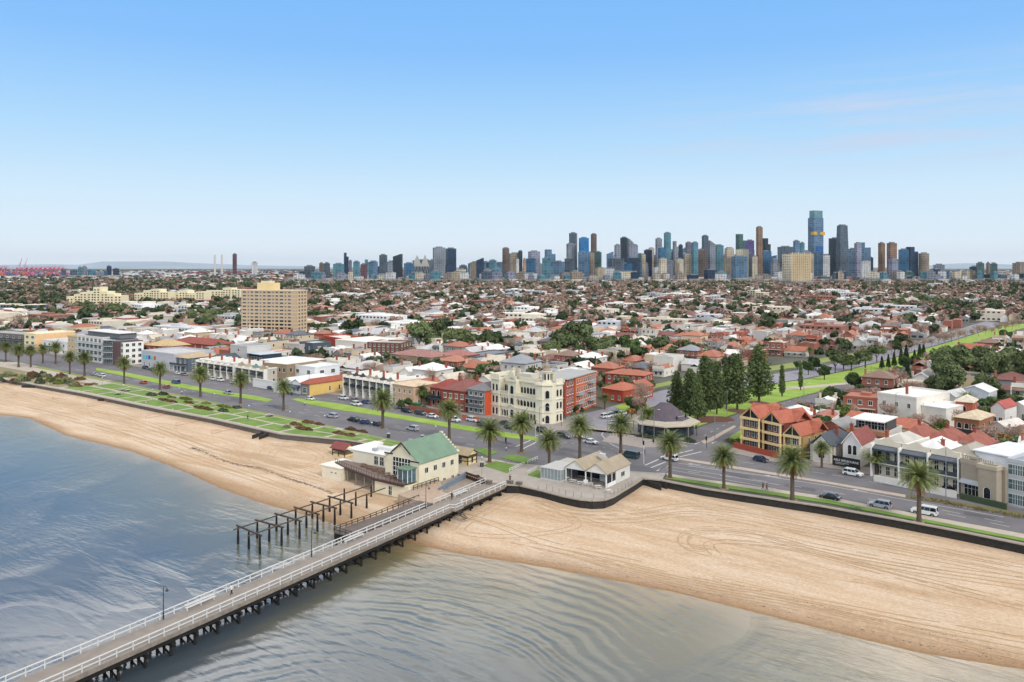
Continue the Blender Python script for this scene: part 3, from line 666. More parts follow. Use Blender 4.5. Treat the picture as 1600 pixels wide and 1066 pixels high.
for (x, y, h, lb) in ((538, 783, 2.9, 'lone dark pile on the sand under the end of the stringers'), (556, 789, 3.0, 'lone dark pile standing on sand nearest the old frame'), (573, 793, 2.9, 'lone dark pile on the sand with a white top mark'), (580, 776, 2.6, 'lone dark pile close under the club terrace')):
    u, v = W(x, y, -2.6); b = MB(); b.tube((0, 0, -1.2), (0, 0, h*.45), .25, .22, 8); b.tube((0, 0, h*.45), (0, 0, h), .2, .16, 8)
    tag(b.build('timber_pile', m_pile, loc=(u, v, -2.6)), lb, 'timber pile', 'lone timber piles on the sand')
# ------------------------------------------------------------------ palms
def leaf_mat(name, c1, c2, sc=.6, rough=.7):
    return mat(name, c1, rough, sc, 0, col2=c2, rnd=.18, spec=.25)
m_frond = leaf_mat('palm_frond_green', '586838', '7C8248', 1.5)
m_frond2 = leaf_mat('palm_frond_dry', '8A6E46', '6E5838', 1.5)
m_ptrunk = mat('palm_bark', '54493E', .95, 3, .3, bump=.8, bs=6, stripe=('Z', 2.5, .2))
def frond(b, yaw, e0, ln, droop, rnd, m=0, nseg=9):
    p = Vector((0, 0, 0)); el = e0; step = ln/nseg; dr = Vector((math.cos(yaw), math.sin(yaw), 0)); sd_ = Vector((-dr.y, dr.x, 0))
    pts = [p.copy()]
    for i in range(nseg):
        p = p + (dr*math.cos(el)+Vector((0, 0, math.sin(el))))*step; el -= droop/nseg*(.5+i/nseg*1.2); pts.append(p.copy())
    for i in range(nseg):
        a, c = pts[i], pts[i+1]; t = (i+.5)/nseg; ll = ln*.17*math.sin(math.pi*(.12+.86*t))**.7+.05
        b.face([a-sd_*.045, a+sd_*.045, c+sd_*.025, c-sd_*.025], m)
        ax = (c-a).normalized()
        for s in (-1, 1):
            for q in range(4):
                s0 = a.lerp(c, q/4); s1 = a.lerp(c, (q+.8)/4)
                tip = (sd_*s*.86 + ax*.55 + Vector((0, 0, -.25+rnd.uniform(-.25, .2))))*ll*rnd.uniform(.8, 1.1)
                b.face([s0, s1, s0.lerp(s1, .5)+tip], m)
def palm_crown(seed, n=96, ln=4.4):
    r = random.Random(seed); g1 = MB(); g2 = MB()
    for i in range(n):
        f = i/n; frond(g1, i*2.39996+r.uniform(-.2, .2), R(84)-R(100)*f**.75, ln*r.uniform(.85, 1.08), R(48)+R(26)*r.random(), r)
    for i in range(34):
        frond(g2, i*2.39996+r.uniform(-.3, .3), R(-12)-R(52)*(i/34), ln*r.uniform(.6, .85), R(40), r, nseg=6)
    return g1, g2
PALMS = []
def make_palm(seed, h, tr=.42):
    r = empty('palm_tree', (0, 0, 0)); g1, g2 = palm_crown(seed)
    b = MB(); b.lathe([(tr*1.5, -.1), (tr*1.15, .35), (tr, 1.2), (tr*.92, h*.5), (tr*.95, h-1.5), (tr*1.35, h-.7), (tr*1.1, h), (.05, h+.2)], 12)
    b.build('trunk', m_ptrunk, r, smooth=True)
    c = g1.build('crown', m_frond, r, loc=(0, 0, h)); c2 = g2.build('dry_fronds', m_frond2, r, loc=(0, 0, h-.1))
    return r
protos = [make_palm(s, h) for s, h in ((1, 8.4), (2, 7.8), (3, 9.0))]
PL = [ # base x, y, total height scale, label
 (9, 566, 1, 'palm at the far left edge, leftmost of the esplanade palms'), (29, 574, 1, 'second palm from the left edge, above the low shrubs'), (48, 574, 1, 'third palm from the left edge of the esplanade row'), (67, 568, .95, 'fourth palm from the left edge, behind the dark shrubs'),
 (87, 569, 1.05, 'fifth palm from the left edge, full dark crown'), (109, 585, 1, 'palm standing in the shrubs left of the two parked silver cars'), (132, 588, 1.05, 'palm just left of the two parked silver cars'), (170, 566, 1, 'palm in front of the curved glass balconies of the white flats'),
 (194, 600, 1.05, 'palm with a broad crown in front of the grey house with coloured panels'), (250, 609, 1.05, 'palm left of the blue van on the road'), (313, 621, 1.05, 'palm on the verge above the long brown shrub bed'), (376, 631, 1.05, 'palm on the verge right of the silver utility truck'),
 (443, 642, 1.05, 'palm on the verge left of the picnic table lawn'), (598, 670, 1.15, 'palm by the road right of the three dark parked cars'), (702, 687, 1.1, 'palm by the road nearest the orange brick fence'), (765, 723, 1.0, 'palm on the forecourt lawn beside the tan shelter'),
 (815, 707, 1.06, 'palm by the crossing in front of the cream hotel'), (858, 739, .98, 'palm just left of the kiosk beside the hotel corner view'), (906, 717, 1.02, 'palm behind the kiosk at the kerb'), (970, 709, 1.02, 'palm left of the dark roofed pavilion by the navy van'),
 (1047, 747, 1.02, 'palm over the white car at the intersection'), (1131, 764, .93, 'palm on the sea wall verge below the orange tiled flats'), (1238, 782, 1.05, 'palm on the sea wall verge left of the black signboard'), (1436, 816, 1.08, 'palm nearest the right edge with a white four wheel drive at its foot')]
first = set()
m_dirtring = mat('palm_dirt', '8C7258', .95, 1, .2)
dirt = MB()
for i, (x, y, s, lb) in enumerate(PL):
    pr = protos[i % 3]; u, v = W(x, y); loc = (u, v, .05)
    rz = random.random()*6.28
    lb = 'canary ' + lb if False else 'tall date ' + lb
    h0 = (8.4, 7.8, 9.0)[i % 3]+3.2; sc = s*11.4/h0
    o = inst(pr, loc, rz, (sc*random.uniform(.92, 1.14), sc*random.uniform(.92, 1.14), sc*random.uniform(.94, 1.07)), lb, 'date palms along the esplanade'); o['category'] = 'palm tree'
    n = 10; dirt.prism([(u+1.1*math.cos(k*.628)*random.uniform(.8, 1.2), v+1.1*math.sin(k*.628)*random.uniform(.8, 1.2)) for k in range(n)], .0, .145)
tag(dirt.build('bare_soil', m_dirtring), 'rings of bare soil round the palm trunks', 'soil', kind='stuff')
for (x, y, h, lb) in ((1370, 743, 5.2, 'short wide crowned palm on the house footpath right of the signboard'), (1284, 731, 5.6, 'short palm on the house footpath left of the signboard'), (658, 634, 6.6, 'palm in the front garden of the red brick villa'), (1511, 652, 7.5, 'feathery palm among the houses at the right behind the terrace'),
                      (1012, 678, 7.0, 'thin palm in front of the dark roofed pavilion'), (945, 640, 4.4, 'small palm beside the orange brick flats'), (374.5, 589, 5.6, 'palm in front of the white and dark terrace on the left'), (500, 562, 5.5, 'small palm behind the white cottages'), (509, 560, 5.5, 'small palm right of its twin behind the white cottages'), (1265, 560, 5, 'small palm among the houses beyond the avenue'), (890, 571, 6, 'palm behind the cream hotel')):
    u, v = W(x, y); pr = protos[0]; s = (h+1.5)/11.8
    o = inst(pr, (u, v, .05), random.random()*6, ((.98, .98, .56) if x == 1370 else (.7, .7, .6) if x == 1284 else (s*1.2, s*1.2, s)), lb, 'garden palms'); o['category'] = 'palm tree'
for p in protos: discard(p)
# ------------------------------------------------------------------ broad crowned trees, bare trees, pines
def crown_mesh(name, seed, nl, sz, rad, hgt, z0, lobes=9, flat=.75):
    """leaf clumps scattered through overlapping lobes, returns vertex and face arrays"""
    r = np.random.RandomState(seed)
    lc = np.stack([r.uniform(-.55, .55, lobes)*rad, r.uniform(-.55, .55, lobes)*rad, z0+hgt*r.uniform(.3, .78, lobes)], 1)
    lr = rad*r.uniform(.32, .55, lobes)
    k = r.randint(0, lobes, nl); d = r.normal(size=(nl, 3)); d /= np.linalg.norm(d, axis=1)[:, None]
    rr = lr[k]*(r.uniform(.45, 1.0, nl)**.5)*r.uniform(.85, 1.15, nl)
    c = lc[k] + d*rr[:, None]*np.array([1, 1, flat])
    a = r.normal(size=(nl, 3)); a /= np.linalg.norm(a, axis=1)[:, None]
    n_ = d*.8+r.normal(size=(nl, 3))*.5; n_ /= np.linalg.norm(n_, axis=1)[:, None]
    t1 = np.cross(n_, a); t1 /= np.linalg.norm(t1, axis=1)[:, None]; t2 = np.cross(n_, t1)
    s = sz*r.uniform(.6, 1.4, nl)[:, None]
    V = np.stack([c-t1*s-t2*s*.6, c+t1*s-t2*s*.5, c+t1*s*.8+t2*s*.7, c-t1*s*.7+t2*s*.6], 1).reshape(-1, 3)
    return V
def mesh_quads(name, V, mm, parent=None, q=4):
    me = bpy.data.meshes.new(name); n = len(V)//q
    me.vertices.add(len(V)); me.vertices.foreach_set('co', V.astype(np.float32).ravel())
    me.loops.add(n*q); me.loops.foreach_set('vertex_index', np.arange(n*q, dtype=np.int32))
    me.polygons.add(n); me.polygons.foreach_set('loop_start', np.arange(0, n*q, q, dtype=np.int32)); me.polygons.foreach_set('loop_total', np.full(n, q, dtype=np.int32))
    me.materials.append(mm); me.update(); me.validate()
    o = bpy.data.objects.new(name, me); COL.objects.link(o)
    if parent is not None: o.parent = parent
    return o
def canopy_mat(name, c1, c2, rnd=.3, sc=.35, trans=False):
    return mat(name, c1, .8, sc, 0, col2=c2, rnd=rnd, spec=.15)
m_gum = canopy_mat('gum_foliage', '4C5836', '6C7650')
m_dkg = canopy_mat('dark_foliage', '36472B', '526238')
m_pine = canopy_mat('norfolk_pine_foliage', '4B5C38', '6E7A4C', .15, .5)
m_bare = canopy_mat('bare_twigs', '9A8274', 'AC9484', .2)
m_rust = canopy_mat('autumn_foliage', '7C5530', '8F6E3C')
m_olive = canopy_mat('olive_foliage', '55602F', '707A44')
m_tr = mat('tree_bark', '54463A', .95, 2, .25)
TREEM = {}
def tree_proto(kind, seed, near):
    nl = {0: 220, 1: 900, 2: 2600}[near]; sz = {0: .85, 1: .46, 2: .27}[near]
    r = empty('tree', (0,0,0)); rr = random.Random(seed)
    if kind == 'bare':
        b = MB(); tips = []
        b.tube((0,0,0), (0,0,2.2), .2, .15, 6)
        def br(p, d, ln, rd, lv):
            q = p + d*ln; b.tube(p, q, rd, rd*.6, 4 if lv > 0 else 3, caps=False)
            if lv == 0: return
            for _ in range(4 if near else 3):
                nd_ = (d + Vector((rr.uniform(-1, 1), rr.uniform(-1, 1), rr.uniform(-.3, .6)))*.75).normalized(); br(q, nd_, ln*.68, rd*.55, lv-1)
        lv = 4 if near == 2 else 3
        for _ in range(5): br(Vector((0, 0, 2)), Vector((rr.uniform(-.8, .8), rr.uniform(-.8, .8), 1)).normalized(), 2.5, .1 if near else .14, lv)
        b.build('branches', m_bare, r); 
        V = crown_mesh('t', seed, nl//2, sz*.5, 3.6, 5.5, 2.4, 8, .9); tag(mesh_quads('twigs', V, m_bare, r), kind='stuff')
        return r
    if kind == 'conifer':
        V = []; rg = np.random.RandomState(seed); 
        n = nl; t = rg.uniform(0, 1, n)**.8; rad = (1-t)*2.0+.2; an = rg.uniform(0, 6.28, n); q = rg.uniform(.5, 1, n)
        c = np.stack([np.cos(an)*rad*q, np.sin(an)*rad*q, 1+t*8.5], 1); s = sz*rg.uniform(.6, 1.3, n)[:, None]
        a = rg.normal(size=(n, 3)); a /= np.linalg.norm(a, axis=1)[:, None]; bq = np.cross(a, np.array([0, 0, 1.0])); bq /= np.linalg.norm(bq, axis=1)[:, None]
        V = np.stack([c-a*s-bq*s*.5, c+a*s-bq*s*.5, c+a*s+bq*s*.5, c-a*s+bq*s*.5], 1).reshape(-1, 3)
        mesh_quads('crown', V, m_dkg, r); b = MB(); b.tube((0,0,0), (0,0,9), .25, .05, 6); b.build('trunk', m_tr, r); return r
    mm = {'gum': m_gum, 'dark': m_dkg, 'rust': m_rust, 'olive': m_olive}[kind]
    b = MB(); b.tube((0,0,0), (.1, 0, 2.6), .26, .2, 6)
    for k in range(5):
        a = k*1.26; b.tube((.1, 0, 2.2), (math.cos(a)*2, math.sin(a)*2, 4.8+rr.random()), .13, .04, 5, caps=False)
    b.build('trunk', m_tr, r)
    rad, hg, z0 = {'gum': (3.9, 6.6, 1.8), 'dark': (3.0, 5.2, 1.2), 'rust': (2.6, 4.6, 1.4), 'olive': (3.2, 4.8, 1.2)}[kind]
    mesh_quads('crown', crown_mesh('c', seed, nl, sz, rad, hg, z0, 10 if near else 7), mm, r); return r
TP = {}
def tree(kind, u, v, sc, label=None, near=1, name='tree', cat='tree', group=None):
    var = random.randint(0, 2); key = (kind, near, var)
    if key not in TP: TP[key] = tree_proto(kind, hash(key) % 1000 if False else (len(kind)*7+near*31+var*5+ord(kind[0])), near)
    o = copy_tree(TP[key]); o.name = name; o.location = (u, v, 0); o.rotation_euler = (0, 0, random.random()*6.28)
    o.scale = (sc*random.uniform(.85, 1.2), sc*random.uniform(.85, 1.2), sc*random.uniform(.88, 1.12))
    tag(o, label, cat, group); return o
# Norfolk pines on the median: tiers of drooping branches on a straight trunk
def pine_proto(seed, h=19.0, rmax=6.2, full=1.0):
    rr = random.Random(seed); rg = np.random.RandomState(seed); r = empty('pine_tree')
    b = MB(); b.tube((0,0,0), (0,0,h*.97), .42, .05, 8)
    Vs = []; z = h*.13; tier = 0
    while z < h*.985:
        f = (z/h); rad = rmax*(1-f)**.55*(.75+.3*rr.random())*(1 if f > .2 else .8); nb = 7
        for k in range(nb):
            a = k*2*math.pi/nb + tier*.45 + rr.uniform(-.15, .15); ln = rad*rr.uniform(.75, 1.1)
            p0 = Vector((0, 0, z)); p1 = Vector((math.cos(a)*ln, math.sin(a)*ln, z+ln*.12))
            b.tube(p0, p1, .05, .015, 3, caps=False)
            n = int(34*full*max(.5, ln/3)); t = rg.uniform(.12, 1.05, n); wd = .5*(1.15-t)+.22
            c = np.stack([np.cos(a)*ln*t, np.sin(a)*ln*t, z+ln*.12*t+.25*t*t], 1) + rg.normal(size=(n, 3))*wd[:, None]*.55
            s = .27*rg.uniform(.6, 1.4, n)[:, None]; aa = rg.normal(size=(n, 3)); aa /= np.linalg.norm(aa, axis=1)[:, None]
            bq = np.cross(aa, rg.normal(size=(n, 3))); bq /= np.linalg.norm(bq, axis=1)[:, None]
            Vs.append(np.stack([c-aa*s-bq*s*.6, c+aa*s-bq*s*.6, c+aa*s+bq*s*.6, c-aa*s+bq*s*.6], 1).reshape(-1, 3))
        z += h*.042; tier += 1
    b.build('trunk', m_tr, r); mesh_quads('crown', np.concatenate(Vs), m_pine, r); return r
pp = [pine_proto(s) for s in (3, 4)] + [pine_proto(9, 17, 2.6, 1.3)]
for (x, y, h, wd, pk, lb) in ((1057, 650, 15.5, 1.05, 0, 'broad dark pine nearest the dark roofed pavilion, leftmost of the pine grove'), (1078, 655, 17, 1.1, 1, 'dark pine second from left in the grove'), (1101, 652, 21, 1.05, 0, 'tall pine in the left middle of the grove'), (1120, 648, 18.5, .8, 1, 'slender tall pine in the middle of the grove'), (1090, 660, 16, .9, 1, 'low pine at the front of the grove on bark mulch'),
                          (1152, 641, 20, 1.05, 1, 'broad pine in the right half of the grove'), (1186, 629, 22, 1.2, 0, 'largest pine on the right end of the grove'), (1222, 620, 12.5, 1.05, 2, 'narrow dark pine alone on the grass, left of its twin'), (1251, 610, 11.5, .9, 2, 'narrow dark pine alone on the grass, right of its twin'), (1135, 640, 17, .8, 0, 'thin pine behind the middle of the grove')):
    u, v = W(x, y); s = h/(17 if pk == 2 else 19); o = inst(pp[pk], (u, v, .1), random.random()*6, (s*wd*.9, s*wd*.9, s), lb, 'pines on the avenue median'); o['category'] = 'pine tree'
for p in pp: discard(p)
bb = MB()
for (x, y, rx) in ((1085, 657, 6), (1120, 655, 5.5), (1152, 642, 4), (1186, 630, 4.2), (1060, 660, 3.5)):
    u, v = W(x, y); bb.prism([(u+rx*math.cos(k*.5236)*random.uniform(.8, 1.15), v+rx*math.sin(k*.5236)*random.uniform(.8, 1.15)) for k in range(12)], .0, .13+.003*len(bb.f)/100)
tag(bb.build('bark_mulch', mat('bark_mulch', '6B4433', .95, 1.5, .2)), 'reddish bark mulch under the pines', 'mulch', kind='stuff')
# ------------------------------------------------------------------ building kit
m_wall = mat('painted_wall', objcol=True, ns=.5, na=.07, rough=.85)
m_roofo = mat('sheet_roof', objcol=True, ns=.35, na=.14, rough=.65, stripe=('X', 3.2, .07))
m_tile = mat('tiled_roof', objcol=True, ns=.8, na=.2, rough=.85, stripe=('Y', 2.6, .1), bump=.3)
m_brick = mat('brick_wall', objcol=True, ns=2.2, na=.16, rough=.9, stripe=('Z', 5, .06))
m_trim = mat('painted_trim', objcol=True, ns=.6, na=.05, rough=.7)
m_glass = glass(); m_glass2 = glass('teal_glass', '4A636B', .1); m_dkglass = glass('dark_glass', '1B2127', .15)
m_frame = mat('window_frame', 'D9D6CC', .6)
def C(o, c): o.color = srgb(c); return o
_WP = {}
def window_mesh(w_, h_, style):
    """window lying in the XZ plane facing -Y, origin bottom centre"""
    k = (round(w_, 2), round(h_, 2), style)
    if k in _WP: return _WP[k]
    b = MB(); fr = .09
    if style == 'arch':
        n = 8; ob = [(-w_/2, 0), (w_/2, 0)] + [(w_/2*math.cos(t), h_-w_/2+w_/2*math.sin(t)) for t in np.linspace(0, math.pi, n)]
        b.face([(x, -.03, z) for x, z in ob], 1)
        for p, q in zip(ob, ob[1:]+ob[:1]):
            b.face([(p[0]*1.18, -.10, p[1]-.0 if p[1] <= 0 else p[1]+.08), (q[0]*1.18, -.10, q[1]+(.08 if q[1] > 0 else 0)), (q[0], -.06, q[1]), (p[0], -.06, p[1])], 0)
        b.box(-w_*.65, -.22, -.16, w_*.65, -.005, -.02, 0)
    else:
        b.box(-w_/2+fr, -.05, fr, w_/2-fr, -.02, h_-fr, 1)
        b.box(-w_/2, -.1, 0, -w_/2+fr, -.01, h_, 0); b.box(w_/2-fr, -.1, 0, w_/2, -.01, h_, 0)
        b.box(-w_/2+fr, -.1, h_-fr, w_/2-fr, -.01, h_, 0); b.box(-w_/2+fr, -.1, 0, w_/2-fr, -.01, fr, 0)
        nm = int(w_/1.1)
        for i in range(nm):
            x = -w_/2 + w_*(i+1)/(nm+1); b.box(x-.035, -.085, fr, x+.035, -.045, h_-fr, 0)
        if h_ > 1.8: b.box(-w_/2+fr, -.08, h_*.55, w_/2-fr, -.045, h_*.55+.06, 0)
        if style == 'sill': b.box(-w_/2-.12, -.2, -.14, w_/2+.12, -.005, -.002, 0)
        if style == 'hood':
            b.box(-w_/2-.15, -.28, h_+.02, w_/2+.15, -.005, h_+.16, 0); b.box(-w_/2-.12, -.2, -.14, w_/2+.12, -.005, -.002, 0)
    me = bpy.data.meshes.new('window'); me.from_pydata(b.v, [], b.f)
    me.materials.append(m_frame); me.materials.append(m_dkglass); me.polygons.foreach_set('material_index', b.m); me.update()
    _WP[k] = me; return me
def window(root, x, y, z, face, w_, h_, style='', gl=None, name='window'):
    me = window_mesh(w_, h_, style)
    if gl is not None:
        k = (round(w_, 2), round(h_, 2), style, gl.name)
        if k not in _WP:
            m2 = me.copy(); m2.materials[1] = gl; _WP[k] = m2
        me = _WP[k]
    o = bpy.data.objects.new(name, me); COL.objects.link(o); o.parent = root; o.location = (x, y, z)
    o.rotation_euler = (0, 0, {'f': 0, 'r': R(90), 'b': R(180), 'l': R(-90)}[face]); return o
def roof_gable(x0, y0, x1, y1, z, h, axis='y', ov=.4, b=None, th=.15):
    b = b or MB(); x0 -= ov; x1 += ov; y0 -= ov; y1 += ov
    if axis == 'y':
        c = (x0+x1)/2; P = [(x0, z), (c, z+h), (x1, z)]; 
        T = lambda p, y: (p[0], y, p[1])
        A, B = y0, y1
    else:
        c = (y0+y1)/2; P = [(y1, z), (c, z+h), (y0, z)]; T = lambda p, x: (x, p[0], p[1]); A, B = x0, x1
    Q = [(p[0], p[1]+th) for p in P]
    for k in (0, 1):
        b.face([T(Q[k], A), T(Q[k+1], A), T(Q[k+1], B), T(Q[k], B)][::-1]); b.face([T(P[k], A), T(P[k+1], A), T(P[k+1], B), T(P[k], B)])
        for e in (A, B): b.face([T(P[k], e), T(P[k+1], e), T(Q[k+1], e), T(Q[k], e)])
    for k in (0, 2): b.face([T(P[k], A), T(P[k], B), T(Q[k], B), T(Q[k], A)])
    return b
def gable_wall(b, x0, y0, x1, y1, z, h, axis='y'):
    if axis == 'y':
        c = (x0+x1)/2; b.face([(x0, y0, z), (x1, y0, z), (c, y0, z+h)]); b.face([(x1, y1, z), (x0, y1, z), (c, y1, z+h)])
    else:
        c = (y0+y1)/2; b.face([(x1, y0, z), (x1, y1, z), (x1, c, z+h)]); b.face([(x0, y1, z), (x0, y0, z), (x0, c, z+h)])
def roof_hip(x0, y0, x1, y1, z, h, ov=.45, b=None):
    b = b or MB(); x0 -= ov; x1 += ov; y0 -= ov; y1 += ov; w_, d = x1-x0, y1-y0
    if w_ > d: r = ((x0+d/2, (y0+y1)/2), (x1-d/2, (y0+y1)/2))
    else: r = (((x0+x1)/2, y0+w_/2), ((x0+x1)/2, y1-w_/2))
    A, B, Cc, D = (x0, y0, z), (x1, y0, z), (x1, y1, z), (x0, y1, z); E, G = (*r[0], z+h), (*r[1], z+h)
    if w_ > d: fs = [[A, B, G, E], [B, Cc, G], [Cc, D, E, G], [D, A, E]]
    else: fs = [[A, B, E], [B, Cc, G, E], [Cc, D, G], [D, A, E, G]]
    for f in fs: b.face(f)
    b.box(x0, y0, z-.18, x1, y1, z-.001); return b
class Bld:
    def __init__(s, name, label, cat, loc, rz=0, group=None):
        s.r = empty(name, loc, rz, label, cat, group)
    def wall(s, x0, y0, z0, x1, y1, z1, col, mm=None, name='wall'):
        b = MB(); b.box(x0, y0, z0, x1, y1, z1); return C(b.build(name, mm or m_wall, s.r), col)
    def boxp(s, name, x0, y0, z0, x1, y1, z1, col, mm=None):
        b = MB(); b.box(x0, y0, z0, x1, y1, z1); return C(b.build(name, mm or m_trim, s.r), col)
    def part(s, name, b, col, mm=None): return C(b.build(name, mm or m_trim, s.r), col)
    def parapet(s, x0, y0, x1, y1, z, h, col, th=.3, cor=.25, mm=None):
        b = MB()
        b.box(x0-cor, y0-cor, z, x1+cor, y0+th, z+h); b.box(x0-cor, y1-th, z, x1+cor, y1+cor, z+h)
        b.box(x0-cor, y0+th, z, x0+th, y1-th, z+h); b.box(x1-th, y0+th, z, x1+cor, y1-th, z+h)
        return C(b.build('parapet', mm or m_trim, s.r), col)
    def wins(s, face, c, a0, a1, n, z, w_, h_, style='', nf=1, dz=3.2, gl=None):
        for k in range(nf):
            for i in range(n):
                a = a0+(a1-a0)*(i+.5)/n
                x, y = (a, c) if face in 'fb' else (c, a)
                window(s.r, x, y, z+k*dz, face, w_, h_, style, gl)
    def chimney(s, x, y, z0, z1, col='8A4A3A', w_=.7, mm=None):
        b = MB(); b.box(x-w_/2, y-w_/2, z0, x+w_/2, y+w_/2, z1); b.box(x-w_/2-.1, y-w_/2-.1, z1+.002, x+w_/2+.1, y+w_/2+.1, z1+.2)
        b.tube((x-.12, y, z1+.2), (x-.12, y, z1+.6), .12, n=6)
        return C(b.build('chimney', mm or m_brick, s.r), col)
    def balcony(s, x0, x1, y, d, z, col='D8D4CA', rail='3A3F44', h=1.0, posts=0, face='f'):
        b = MB(); b.box(x0, y-d, z-.22, x1, y-.002, z); C(b.build('balcony_slab', m_trim, s.r), col)
        b = MB(); b.box(x0, y-d, z+.05, x1, y-d+.06, z+h); b.box(x0, y-d+.06, z+.05, x0+.06, y-.01, z+h); b.box(x1-.06, y-d+.06, z+.05, x1, y-.01, z+h)
        C(b.build('balustrade', m_trim, s.r), rail)
def place(pL, pR, z=0):
    a = W(*pL, z); c = W(*pR, z); return (a[0], a[1], z), math.atan2(c[1]-a[1], c[0]-a[0]), math.hypot(c[0]-a[0], c[1]-a[1])
TAKEN = []
def take(loc, rz, x0, y0, x1, y1, pad=1.0):
    c_, s_ = math.cos(rz), math.sin(rz)
    TAKEN.append([(loc[0]+x*c_-y*s_, loc[1]+x*s_+y*c_) for x, y in ((x0-pad, y0-pad), (x1+pad, y0-pad), (x1+pad, y1+pad), (x0-pad, y1+pad))])
    EXCL.append(TAKEN[-1])
CR = 'D9CFB4'
# ------------------------------------------------------------------ club on the beach
cl = Bld('beach_club', 'cream two storey beach club with a sage green gabled roof and brown terrace', 'building', (0, 0, -2.4))
# local axes are the world axes; z measured from the sand at -2.4
X1, X0 = -16.4, -27.4; YF, YB = -13.6, 1.2
cl.wall(-27.4, YF, 0, X1, YB, 7.6, CR)
cl.wall(-43.5, -9.0, 0, -27.42, -1.5, 6.6, 'D6CDB8'); cl.wall(-38.5, -1.48, 0, -27.42, 6.5, 6.2, 'D3CAB6')
cl.boxp('flat_roof', -43.7, -9.2, 6.62, -27.6, -1.3, 6.8, 'DEDDD8'); cl.boxp('flat_roof', -38.7, -1.28, 6.22, -27.6, 6.7, 6.4, 'D8D8D4')
cl.boxp('roof_fascia', -46.8, -7.6, 5.9, -43.72, 2.5, 6.5, 'E3E1DA')
b = MB(); b.box(-38.5, -5.2, 6.82, -28.2, -3.9, 7.5); cl.part('roof_duct', b, 'CFCFCB')
b = MB(); gable_wall(b, X0, YF-.0, X1, YB, 7.6, 4.4); cl.part('gable', b, CR, m_wall)
rb = roof_gable(X0, YF, X1, YB, 7.6, 4.4, 'y', .25); cl.part('green_roof', rb, '6E8872', m_roofo)
b = MB(); gx = (X0+X1)/2
for s_ in (-1, 1): b.beam((gx, YF-.35, 12.25), (gx+s_*3.0, YF-.35, 9.85), .18, .35)
b.box(X0-.1, YF-.3, 8.9, gx-2.9, YF-.002, 9.15); b.box(gx+2.9, YF-.3, 7.9, X1+.1, YF-.002, 8.15)
cl.part('bargeboard', b, '3A2C28')
b = MB(); b.box(X1-5.0, YB-.5, 7.6, X1+.15, YB+.2, 8.2)
for i in range(8): b.box(X1-5.5-.1+i*.7-.35, YB-.3, 7.6, X1-5.5+i*.7+.35, YB+.22, 12.3-i*.56)
cl.part('gable_parapet', b, CR)
cl.boxp('parapet', X0-.1, YF-.15, 7.4, gx-2.8, YF+.4, 8.9, CR); cl.boxp('parapet', gx+2.8, YF-.15, 7.4, X1+.1, YF+.4, 7.9, CR)
# lower storey and terrace
cl.wall(-27.4, -17.2, 0, X1, YF-.02, 3.1, 'DBD0B3'); cl.wall(-48.6, -15.0, 0, -41.5, -7.5, 3.1, 'DAD0B8'); cl.boxp('store_roof', -49.2, -15.2, 3.12, -41.3, -7.3, 3.3, 'E4DFD2')
cl.wall(-41.3, -11.5, 0, -27.5, -9.02, 3.0, '8E8474')
b = MB(); b.prism([(-47, -11.8), (-41.5, -13.8), (-27.4, -17.3), (-18, -17.6), (-17.2, -13.62), (-27.4, -13.6), (-27.5, -9.1), (-43.6, -9.3), (-46, -9)], 3.35, 3.6, bottom=True)
cl.part('terrace_floor', b, '77665C')
b = MB(); TP_ = [(-47, -11.9), (-41.5, -13.9), (-27.4, -17.4), (-18, -17.7), (-17.4, -14)]
for p, q in zip(TP_[:-1], TP_[1:]):
    b.beam((p[0], p[1], 4.5), (q[0], q[1], 4.5), .08, .08); b.beam((p[0], p[1], 3.5), (q[0], q[1], 3.5), .2, .55)
    n = int(math.hypot(q[0]-p[0], q[1]-p[1])/1.2)
    for i in range(n+1):
        x, y = p[0]+(q[0]-p[0])*i/n, p[1]+(q[1]-p[1])*i/n; b.box(x-.04, y-.04, 3.6, x+.04, y+.04, 4.5)
cl.part('terrace_railing', b, '4A302A')
b = MB()
for x, y in ((-40, -14.0), (-36, -15.0), (-32, -16.0), (-28.3, -16.9)): b.box(x-.15, y-.15, 0, x+.15, y+.15, 3.4)
cl.part('terrace_post', b, '8D8375')
# big grid window, lower annex windows
gw = empty('grid_window'); gw.parent = cl.r
b = MB(); b.box(gx-2.9, YF-.06, 4.0, gx+2.9, YF-.02, 8.4); b.build('panes', m_dkglass, gw)
b = MB()
for i in range(7): b.box(gx-2.9+i*.966-.05, YF-.14, 4.0, gx-2.9+i*.966+.05, YF-.062, 8.4)
for i in range(5): b.box(gx-2.9, YF-.13, 4.0+i*1.1-.05, gx+2.9, YF-.065, 4.0+i*1.1+.05)
C(b.build('glazing_bars', m_trim, gw), 'DAD8CF')
b = MB(); b.box(gx-2.0, YF-.055, 8.8, gx-.9, YF-.015, 9.2); 
cl.wins('r', X1, YF+1.0, YB-1.0, 4, 5.0, 1.3, 1.4); cl.wins('r', X1, YF+4.5, YB-.8, 3, 1.7, 1.1, .8)
cl.wins('f', -9.0, -36, -30, 3, 3.9, 1.5, 2.3); cl.wins('f', -9.0, -29.6, -28, 1, 4.6, .6, 1.2)
cl.wins('l', -43.5, -8.5, -2, 3, 3.9, 1.5, 2.2); cl.wins('f', -15.0, -45.6, -42.6, 2, 1.6, .9, .45)
cl.wins('f', -17.2, -24, -20.5, 1, .2, 1.2, 2.2)
b = MB(); b.box(-20.4, -16.6, 3.62, -17.3, YF-.02, 6.6); gp = C(b.build('glass_porch', m_glass2, cl.r), 'FFFFFF')
b = MB(); 
for x in (-20.4, -18.85, -17.3): b.box(x-.06, -16.68, 3.6, x+.06, -16.56, 6.65)
